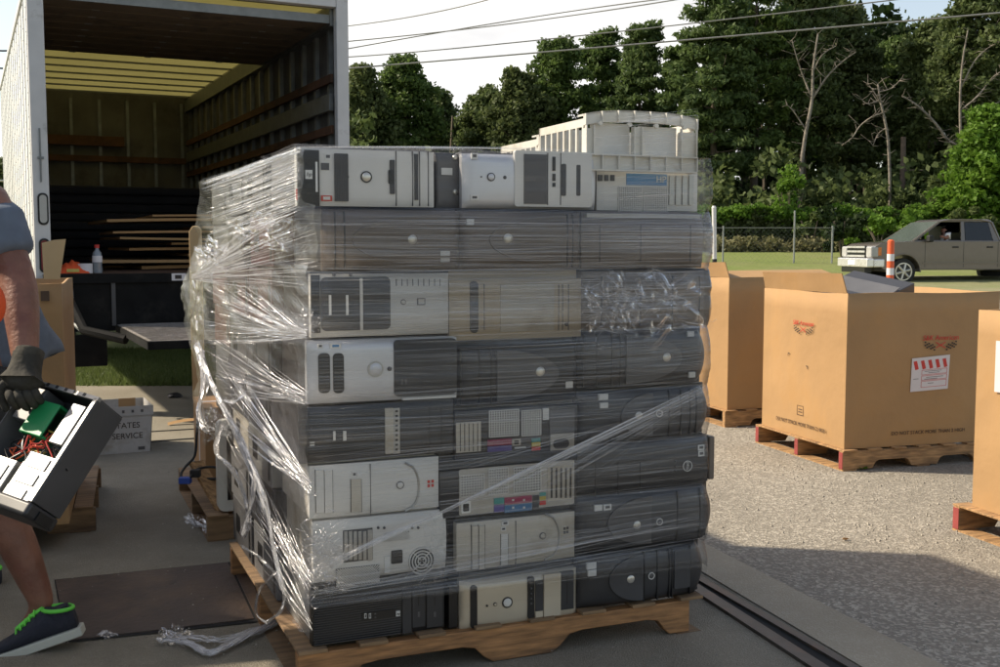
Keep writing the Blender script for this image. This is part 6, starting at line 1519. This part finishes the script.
wp = aty(714.5, 268, 15); e = empty('white_pipe_post', (wp.x, wp.y, 0), 0, 'thin white pipe with a dark lower end rising behind the farther box', 'post')
zt2 = aty(713, 208, 15).z; zb2 = aty(713, 259, 15).z; MB().cyl((0, 0, zb2), (-.02, 0, zt2), .030, 16).build('pole', POSTW, e, smooth=True); MB().cyl((0, 0, 0), (0, 0, zb2), .032, 16).build('dark_sleeve', RUBBER, e, smooth=True); MB().cyl((-.02, 0, zt2), (-.02, 0, zt2+.03), .034, 12, .02).build('cap', POSTW, e)

# ------------------------------------------------------------------ chain-link fence
FY = 40.0
xs0 = aty(660, 250, FY).x; xs1 = aty(834, 250, FY).x; gzf = gz(FY)
fe2 = empty('chain_link_fence', (xs0, FY, gzf), 0, 'low chain-link fence with grey posts in front of the hedge', 'fence')
for px in (668, 723, 794, 832): x = aty(px, 250, FY).x-xs0; MB().cyl((x, 0, 0), (x, 0, 1.35 if px != 794 else 1.9), .032, 10).build('post', WIRE, fe2, smooth=True)
MB().tube([(0, 0, 1.28), (xs1-xs0, 0, 1.28)], .012, 6).build('top_rail', WIRE, fe2)
mb = MB(); L_ = xs1-xs0; k = -1.28
while k < L_:
    for sg in (1, -1):
        a = (max(0, k), 0.02*sg, max(0, -k) if k < 0 else 0) if sg > 0 else (k+1.28, 0.02*sg, 0); b = (min(L_, k+1.28), .02*sg, 1.28) if sg > 0 else (k, .02*sg, 1.28)
        if a[0] < 0 or b[0] < 0 or a[0] > L_ or b[0] > L_: continue
        d = .0016; mb.add([(a[0]-d, a[1], a[2]), (a[0]+d, a[1], a[2]), (b[0]+d, b[1], b[2]), (b[0]-d, b[1], b[2])], [(0, 1, 2, 3)])
    k += .16
mb.build('wire_mesh', WIRE, fe2)

# ------------------------------------------------------------------ vegetation
def leafmesh(name, centres, radii, per, size, m, flat=.75, parent=None, asp=1.5):
    C = np.asarray(centres, float); Rr = np.asarray(radii, float); n = len(C)*per
    idx = np.repeat(np.arange(len(C)), per)
    d = rng.normal(size=(n, 3)); d /= np.linalg.norm(d, axis=1)[:, None]; rr = rng.uniform(.02, 1.35, n)**.55
    pos = C[idx]+d*(rr*Rr[idx])[:, None]*np.array([1, 1, flat])
    a = rng.normal(size=(n, 3)); a /= np.linalg.norm(a, axis=1)[:, None]; b = np.cross(a, rng.normal(size=(n, 3))); b /= np.linalg.norm(b, axis=1)[:, None]
    sz_ = size*rng.uniform(.6, 1.4, n)[:, None]; a *= sz_*asp*.5; b *= sz_*.5
    v = np.stack([pos-a, pos-b*.9, pos+a, pos+b], 1).reshape(-1, 3)
    me = bpy.data.meshes.new(name); me.vertices.add(len(v)); me.vertices.foreach_set('co', v.ravel()); me.loops.add(len(v)); me.loops.foreach_set('vertex_index', np.arange(len(v)))
    me.polygons.add(n); me.polygons.foreach_set('loop_start', np.arange(n)*4); me.polygons.foreach_set('loop_total', np.full(n, 4)); me.update(); me.validate(); me.materials.append(m)
    o = bpy.data.objects.new(name, me); COL.objects.link(o)
    if parent: o.parent = parent
    return o
def tree(px, Y, ytop, wpx, label, kind='oak', m=None, crown0=.25, dens=1.0, bark=None, cname=None, lean=0, seed=None, grp='trees beyond the lawn'):
    r_ = random.Random(seed if seed is not None else px*7+int(Y)); g = gz(Y); x = aty(px, 245, Y).x; ztop = aty(px, ytop, Y).z-g; rw_ = wpx/F*Y/2
    e = empty({'oak': 'broadleaf_tree', 'pine': 'pine_tree', 'dead': 'bare_tree', 'bush': 'bush'}[kind], (x, Y, g), 0, label, 'bush' if kind == 'bush' else 'tree', grp)
    bark = bark or BARK; Ht = ztop; tr0 = max(.10, Ht*.018)
    cents = []; rads = []; tm = MB()
    if kind == 'bush':
        N = max(8, int(rw_*Ht*4.5))
        for k in range(N):
            a = r_.uniform(0, 6.28); q = math.sqrt(r_.random()); zz_ = r_.uniform(.06, .95)*Ht; q *= math.sqrt(max(0, 1-(zz_/Ht)**2.5))*(1+.3*math.sin(3*a+px)+.2*math.sin(zz_*4+px)); cents.append((q*rw_*math.cos(a), q*min(rw_, 1.6)*math.sin(a), zz_)); rads.append(r_.uniform(.2, .6)*min(1.1, Ht*.4))
        for k in range(5): a = r_.uniform(0, 6.28); tm.tube([(0, 0, 0), (.3*math.cos(a), .3*math.sin(a), Ht*.4), (.6*math.cos(a), .6*math.sin(a), Ht*.7)], [.05, .03, .015], 5)
        tm.build('stems', bark, e)
        leafmesh('foliage', cents, rads, int(55*dens), .15, m or LEAF, parent=e)
        return e
    wob = [r_.uniform(-.3, .3) for _ in range(7)]
    def tp(f):
        k = f*5.99; i = int(k); q = k-i; return Vector((lean*f*Ht+(wob[i]*(1-q)+wob[min(6, i+1)]*q)*f*1.2, (wob[i]*(1-q)+wob[min(6, i+1)]*q)*f*.5, f*Ht))
    tops = .90 if kind != 'dead' else 1.0
    if kind == 'dead': tr0 *= .75
    tm.tube([tp(tops*i/8) for i in range(9)], [tr0*(1-.85*i/8) for i in range(9)], 8)
    nb_ = {'oak': 13, 'pine': 16, 'dead': 7}[kind]
    def env(ff): return {'oak': math.sin(PI*min(1, .20+ff*.78))**.55, 'pine': ((1-ff)**.6*.85+.28)*(1 if ff > .12 else .7), 'dead': .75*(1-ff*.6)}[kind]
    for k in range(nb_):
        f = crown0+(.95-crown0)*(k+r_.uniform(.1, .9))/nb_; a = r_.uniform(0, 6.28) if kind != 'dead' else r_.choice((0, PI))+r_.uniform(-.9, .9)
        ff = (f-crown0)/(1-crown0); L = rw_*env(ff)*r_.uniform(.55, 1.0); rise = {'oak': .6, 'pine': .2, 'dead': r_.uniform(-.15, .9)}[kind]*L
        p0 = tp(min(f, tops)); dv_ = Vector((math.cos(a), math.sin(a), 0))
        ms_ = [p0]+[p0+dv_*L*q+Vector((r_.uniform(-.12, .12)*L, r_.uniform(-.1, .1)*L, rise*q**1.5+r_.uniform(-.06, .06)*L)) for q in (.3, .55, .8, 1.0)]
        tm.tube(ms_, [tr0*.34*(1-f*.5)*w__ for w__ in (1, .75, .5, .3, .12)], 5)
        if kind == 'dead':
            for q in (1, 2, 3):
                c = ms_[q]
                for _ in range(2):
                    an = r_.uniform(0, 6.28); e1_ = Vector((math.cos(an)*.7, math.sin(an)*.5, r_.uniform(-.1, .9)))*r_.uniform(.4, 1); tm.tube([c, c+e1_*.6+Vector((r_.uniform(-.1, .1), 0, 0)), c+e1_*1.4], [.022, .014, .006], 4)
    if kind != 'dead':
        N = int({'oak': 330, 'pine': 300}[kind]*dens)
        lob = [r_.uniform(0, 6.28) for _ in range(6)]; fq_ = 1.25/(.35+.16*rw_)
        got = 0; tries = 0
        while got < N and tries < N*8:
            tries += 1
            ff = r_.random()**(.75 if kind == 'oak' else .95); a = r_.uniform(0, 6.28); q = r_.random()**.45
            if kind == 'pine': ff = (int(ff*9)+r_.uniform(.25, .75))/9
            lobe = 1+.22*math.sin(2*a+lob[0]+ff*6)+.18*math.sin(5*a+lob[1]-ff*13)+.12*math.sin(ff*19+lob[2])
            rr = rw_*env(ff)*q*lobe; c = tp(min(1, crown0+(.98-crown0)*ff)); X, Y_, Z = c.x+rr*math.cos(a), c.y+rr*math.sin(a)*.85, c.z-(.08*rr if kind == 'pine' else .2*rr)+r_.uniform(-.25, .25)
            if pn(X*fq_+lob[3], Y_*fq_+lob[4], Z*fq_*1.3+lob[5]) < (-.12 if kind == 'oak' else -.05)+(.25 if q > .8 else 0)*r_.random(): continue
            got += 1; cents.append((X, Y_, Z)); rads.append((.085 if kind == 'oak' else .07)*rw_*r_.uniform(.4, 1.8)+.30)
    tm.build('trunk', bark, e, smooth='all')
    if kind != 'dead':
        m = m or ((LEAF, LEAFO, LEAFY, LEAF)[(seed or 0) % 4] if kind == 'oak' else (LEAFP, LEAFY)[(seed or 0) % 2])
        leafmesh('crown', cents, rads, 66 if kind == 'oak' else 66, .165 if kind == 'oak' else .14, m or (LEAF if kind == 'oak' else LEAFP), flat=.62 if kind == 'oak' else .5, parent=e, asp=1.5 if kind == 'oak' else 2.2)
    return e
T_ = 'trees beyond the lawn'
tree(362, 62, 66, 62, 'round-topped broadleaf tree right beside the truck box', seed=1)
tree(404, 64, 56, 74, 'broad full tree, second from the truck box', seed=2)
tree(443, 70, 92, 50, 'small low tree at the left side of the sky gap', seed=3)
tree(484, 66, 88, 58, 'low rounded tree at the right side of the sky gap', seed=4)
tree(520, 62, 70, 60, 'mid-height tree sloping up from the sky gap', 'oak', seed=5)
tree(556, 64, 38, 70, 'tall loose-crowned tree, first of the taller ones right of the gap', seed=6)
tree(606, 68, 26, 62, 'tall tree whose top pokes above its left neighbour', 'pine', seed=7, crown0=.3)
tree(640, 62, 18, 62, 'tall pine rising above the middle of the computer stack', 'pine', seed=8, crown0=.3)
tree(676, 66, 40, 56, 'slimmer pine just left of the tallest trees', 'pine', seed=9, crown0=.3)
tree(712, 58, -26, 88, 'very tall dark pine above the stack\'s right edge', 'pine', seed=10, crown0=.28, dens=1.2)
tree(752, 60, -50, 90, 'very tall bright-green pine with drooping boughs', 'pine', seed=11, crown0=.25, dens=1.2)
tree(800, 62, -40, 96, 'tallest broad tree in the middle of the tall group', 'oak', seed=12, crown0=.3, dens=1.2)
tree(842, 64, 0, 74, 'tall oak at the left side of the blue sky patch', 'oak', seed=13, crown0=.3)
tree(888, 66, 38, 72, 'lower oak below the blue sky patch', 'oak', seed=14, crown0=.25)
tree(925, 62, 18, 74, 'broad oak with its top under the blue sky patch', 'oak', seed=15, crown0=.3)
tree(968, 58, -14, 80, 'tall open oak near the right edge with bare limbs inside', 'oak', seed=16, crown0=.45, dens=.8, bark=BARKP)
tree(1010, 64, 10, 80, 'tall tree cut off by the right edge of the view', 'oak', seed=17)
tree(985, 50, 108, 72, 'bright lower tree in front of the tall ones by the right edge', 'oak', m=LEAFB, seed=18, crown0=.15, dens=1.0)
#tree(801, 54, 20, 70, 'pale-barked bare tree with forked limbs, left of the two bare ones', 'dead', bark=BARKP, seed=19, crown0=.45)
#tree(889, 53, 72, 66, 'dead grey tree with twisted side limbs, right of the two bare ones', 'dead', bark=BARKP, seed=20, crown0=.35, lean=-.03)
tree(6, 90, 158, 40, 'distant tree seen left of the truck beside its mirror', seed=21, crown0=.1)
tree(-30, 90, 150, 60, 'distant tree at the far left of the truck', seed=22, crown0=.1)
def baretree(label, Y, limbs, name='bare_tree'):
    b0 = aty(limbs[0][0][0], limbs[0][0][1], Y); b0.z = gz(Y); e = empty(name, b0, 0, label, 'tree', 'trees beyond the lawn'); tm = MB(); tw = MB()
    for k, L in enumerate(limbs):
        P_ = [aty(x, y, Y+(0 if i == 0 else random.uniform(-.25, .25)*(k > 0)))-b0 for i, (x, y, w_) in enumerate(L)]
        if k == 0: P_[0].z = 0
        R_ = [p[2]*Y/F/2 for p in L]; Q_ = smooth_path(P_, 3); RR = []
        for i in range(len(L)-1): RR += [R_[i]+(R_[i+1]-R_[i])*j/3 for j in range(3)]
        RR.append(R_[-1]); RR = [r0*.8 for r0 in RR]; (tm if k == 0 else tw).tube(Q_, RR, 7)
        for q0 in range(len(Q_)//3 if k == 0 else 1, len(Q_)):
            for _ in range(2):
                an = random.uniform(0, 6.28); dd_ = Vector((math.cos(an)*.8, math.sin(an)*.5, random.uniform(-.2, .8)))*random.uniform(.25, .9)
                tw.tube([Q_[q0], Q_[q0]+dd_*.5+Vector((0, 0, random.uniform(-.08, .08))), Q_[q0]+dd_], [.02, .012, .005], 4)
    t_ = tm.build('trunk', BARKP, e, smooth='all'); tw.build('limbs', BARKP, e, smooth='all'); return e
baretree('forked pale-barked tree, its thick trunk leaning right above the bright sapling', 55, [[(799, 215, 6.5), (801, 172, 5.5), (806, 132, 4.6), (812, 100, 4), (813, 70, 3), (818, 34, 2)], [(812, 100, 3), (826, 78, 2.4), (842, 62, 1.6), (856, 52, 1)], [(811, 96, 2.6), (803, 76, 2), (796, 55, 1.2), (792, 40, .8)], [(813, 72, 2), (822, 55, 1.4), (836, 46, .9)], [(806, 130, 2), (794, 112, 1.3), (786, 104, .8)]])
baretree('slender dead grey tree with one long limb hooking down to its left', 53, [[(890, 230, 4.2), (890, 190, 3.8), (888, 140, 3.6), (883, 112, 3), (880, 100, 2.4), (878, 84, 1.8)], [(883, 113, 2), (872, 117, 1.8), (860, 126, 1.6), (852, 138, 1.2), (842, 145, .8)], [(886, 128, 1.8), (878, 134, 1.3), (873, 146, .8)], [(880, 100, 1.6), (868, 104, 1.2), (862, 100, .8)], [(879, 92, 1.6), (892, 88, 1.2), (902, 78, .8)], [(882, 106, 1.2), (874, 92, 1), (868, 84, .7)]])
baretree('thin-trunked tree leaning left behind the wooden pole', 56, [[(965, 225, 4.5), (964, 190, 4), (962, 160, 3.8), (960, 110, 3), (962, 66, 2.4), (968, 30, 1.4)], [(948, 141, 3.4), (936, 124, 3), (918, 106, 2.4), (902, 96, 1.8)], [(962, 150, 2.6), (955, 144, 3), (948, 141, 3.4)], [(961, 110, 2.4), (978, 96, 2), (992, 78, 1.4), (1004, 70, 1)], [(961, 88, 2), (974, 62, 1.6), (988, 48, 1), (1000, 42, .8)], [(961, 118, 2), (980, 112, 1.6), (1002, 100, 1)]])
# back woods: one dark mass closing the gaps
cents, rads = [], []
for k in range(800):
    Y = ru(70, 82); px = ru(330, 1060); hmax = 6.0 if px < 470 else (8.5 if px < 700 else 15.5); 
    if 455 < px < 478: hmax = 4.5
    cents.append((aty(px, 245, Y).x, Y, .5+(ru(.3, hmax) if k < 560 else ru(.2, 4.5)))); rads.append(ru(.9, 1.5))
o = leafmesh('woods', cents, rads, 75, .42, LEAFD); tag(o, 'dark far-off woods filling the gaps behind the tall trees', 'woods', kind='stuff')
tk = MB()
for k in range(40):
    px = ru(345, 1010); Y = ru(66, 74); x = aty(px, 245, Y).x; tk.tube([(x, Y, .4), (x+ru(-.3, .3), Y, 5), (x+ru(-.6, .6), Y, 9)], [.16, .12, .06], 5)
o = tk.build('undergrowth_stems', BARK); tag(o, 'thin trunks standing deep inside the dark woods', 'undergrowth', kind='stuff')
# undergrowth in front of the trees
cents, rads = [], []
for k in range(760):
    Y = ru(53, 60); px = ru(340, 1040); cents.append((aty(px, 245, Y).x, Y, 1.1+abs(random.gauss(0, 1.7)))); rads.append(ru(.6, 1.1))
o = leafmesh('undergrowth', cents, rads, 70, .26, LEAF); tag(o, 'tangled undergrowth along the foot of the trees', 'undergrowth', kind='stuff')
for (px, Y, yt, wp_, lab, m_) in ((708, 52, 218, 44, 'bright vine-covered bush between the stack and the hedge', LEAFB), (752, 52, 214, 60, 'brownish-green bush behind the left fence posts', LEAFO), (790, 51, 168, 34, 'tall bright green sapling bush below the forked bare tree', LEAFB), (812, 50, 208, 56, 'green bush left of the big dark one', LEAF),
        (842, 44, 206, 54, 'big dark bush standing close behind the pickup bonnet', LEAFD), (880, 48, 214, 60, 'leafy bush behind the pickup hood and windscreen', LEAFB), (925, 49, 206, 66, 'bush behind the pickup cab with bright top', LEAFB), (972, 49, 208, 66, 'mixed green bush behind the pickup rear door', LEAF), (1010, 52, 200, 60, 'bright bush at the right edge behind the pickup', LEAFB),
        (728, 54, 211, 40, 'round bush in the hedge just right of the white pipe', LEAFB), (772, 53, 212, 44, 'olive hedge bush between the two left fence posts', LEAF), (860, 52, 208, 50, 'hedge bush above the pickup bonnet', LEAF), (948, 52, 209, 50, 'hedge bush above the pickup roof', LEAFB),
        (905, 53, 188, 50, 'tall bush at the foot of the wooden pole', LEAF), (945, 53, 176, 60, 'tall bush right of the wooden pole', LEAF)):
    tree(px, Y, yt, wp_, lab, 'bush', m=m_, dens=3.6 if Y >= 52 else 2.6, grp='bushes along the fence')
hx0, hx1 = aty(690, 245, 51).x, aty(1040, 245, 51).x
e = empty('hedge', (hx0, 51, gz(51)), 0, 'long vine-covered hedge with a bright green top behind the fence and pickup', 'hedge')
c1_, r1_, c2_, r2_ = [], [], [], []
for k in range(1500):
    X = ru(0, hx1-hx0); hh_ = 1.75+.22*pn(X*.5, 1, 0)+.15*pn(X*1.7, 2, 1); z = ru(.05, 1)*hh_; c1_.append((X, ru(-.5, .6), z)); r1_.append(ru(.15, .3))
    if k % 2 == 0: c2_.append((X, ru(-.6, .3), hh_+ru(-.30, .14))); r2_.append(ru(.12, .3))
leafmesh('foliage', c1_, r1_, 26, .12, LEAFO, parent=e); leafmesh('vine_top', c2_, r2_, 20, .13, LEAFB, parent=e)
st_ = MB()
for k in range(60): X = ru(0, hx1-hx0); st_.tube([(X, 0, 0), (X+ru(-.2, .2), ru(-.2, .2), .8), (X+ru(-.4, .4), ru(-.3, .3), 1.5)], [.03, .02, .01], 4)
st_.build('stems', BARK, e)
# rank weeds strip at the hedge foot
cents = [(aty(ru(690, 850), 245, 47.5).x, ru(49, 51), gz(50)+ru(0, .5)) for _ in range(260)]
DRYL = leafmat('dry_weeds', (.12, .12, .05), (.28, .26, .13))
o = leafmesh('weeds', cents, [.3]*260, 30, .12, DRYL); tag(o, 'dry weeds along the foot of the hedge', 'weeds', kind='stuff')
# pole and wires
pY = 57; pb = aty(901.5, 245, pY); e = empty('utility_pole', (pb.x, pY, gz(pY)), 0, 'short brown wooden pole with a small crossarm among the trees', 'pole')
ph_ = aty(900, 137, pY).z-gz(pY); MB().cyl((0, 0, 0), (-.06, 0, ph_), .17, 14, .13).build('pole', POLEW, e, smooth=True)
zc = aty(900, 170, pY).z-gz(pY); MB().box(-.1, -.05, zc-.04, 1.0, .05, zc+.04).build('crossarm', POLEW, e)
wl = [((330, 28), (410, 17), (487, 0), 'first'), ((330, 43), (500, 25), (680, -1), 'second'), ((330, 52), (540, 16), (700, -5), 'third'), ((330, 58), (520, 42), (893, 0), 'fourth'), ((330, 70), (640, 44), (1010, 12), 'fifth')]
for i, (a, b, c, nm) in enumerate(wl):
    A_, B_, C_ = aty(a[0], a[1], 45), aty(b[0], b[1], 42), aty(c[0], c[1], 38)
    pts = [A_*(1-t)*(1-t)*1+B_*0 for t in (0,)]; ctrl = B_*2-A_*.5-C_*.5; pts = [A_*((1-t)**2)+ctrl*(2*t*(1-t))+C_*(t*t) for t in [k/24-.0 for k in range(25)]]
    d0 = pts[0]-pts[1]; d1 = pts[-1]-pts[-2]; pts = [pts[0]+d0*14]+pts+[pts[-1]+d1*10]
    e = empty('power_line', pts[0], 0, 'overhead cable crossing the sky, %s from the top beside the truck box' % nm, 'cable', 'overhead cables')
    MB().tube([p_-pts[0] for p_ in pts], .022 if i != 4 else .03, 6).build('cable', mat('weathered_cable', (.20, .20, .20), .5), e)
for y0, y1, nm in ((49, 49, 'upper'), (65, 68, 'lower')):
    A_, C_ = aty(-60, y0-1, 24), aty(60, y1+1, 26); e = empty('power_line', A_, 0, '%s thick cable passing behind the truck at far left' % nm, 'cable', 'overhead cables')
    MB().tube([Vector((0, 0, 0)), (C_-A_)*.5+Vector((0, 0, -.04)), C_-A_], .02, 6).build('cable', RUBBER, e)

# grass strip by the truck
def tuft_grass(name, poly_fn, n, h, label):
    v = []; 
    P = np.array([poly_fn() for _ in range(n)]); a = rng.uniform(0, 6.28, n); hh = h*rng.uniform(.5, 1.3, n); wdt = .006
    dx_ = np.cos(a)*wdt; dy_ = np.sin(a)*wdt; lx = rng.normal(0, .02, n); ly = rng.normal(0, .02, n); z0 = np.zeros(n)
    V = np.stack([np.stack([P[:, 0]-dx_, P[:, 1]-dy_, z0], 1), np.stack([P[:, 0]+dx_, P[:, 1]+dy_, z0], 1), np.stack([P[:, 0]+lx, P[:, 1]+ly, hh], 1)], 1).reshape(-1, 3)
    me = bpy.data.meshes.new(name); me.vertices.add(3*n); me.vertices.foreach_set('co', V.ravel()); me.loops.add(3*n); me.loops.foreach_set('vertex_index', np.arange(3*n)); me.polygons.add(n); me.polygons.foreach_set('loop_start', np.arange(n)*3); me.polygons.foreach_set('loop_total', np.full(n, 3)); me.update(); me.materials.append(GRASSM)
    o = bpy.data.objects.new(name, me); COL.objects.link(o); tag(o, label, 'grass', kind='stuff'); return o
tuft_grass('grass', lambda: (ru(-6.2, -1.6), 9.9+abs(ru(0, 1))**.8*3.4+.05*math.sin(ru(0, 9))), 60000, .055, 'strip of short green grass under the rear of the truck')

# unseen building left of the view, placed and sized to shade the slab
e = empty('shade_building', (-13.2, -9, 0), 0, 'unseen building placed left of the slab, outside the view, to shade the floor', 'building')
MB().box(0, 0, 0, 6, 16.7, 5.1).build('wall', BRICKW, e)
MB().box(-.2, -.2, 5.1, 6.2, 16.9, 5.25).build('roof', ALU, e)
d_ = MB().box(6.001, 8, 0.0, 6.05, 11, 3.4).build('door', FRAMEP, e); MB().box(6.051, 8.1, 1.0, 6.08, 8.2, 1.3).build('handle', STEEL, d_)
for o in bpy.data.objects:
    if o.parent is None and 'label' in o and not 4 <= len(o['label'].split()) <= 16: print('LABELLEN', len(o['label'].split()), o['label'])
print('objects', len(bpy.data.objects))
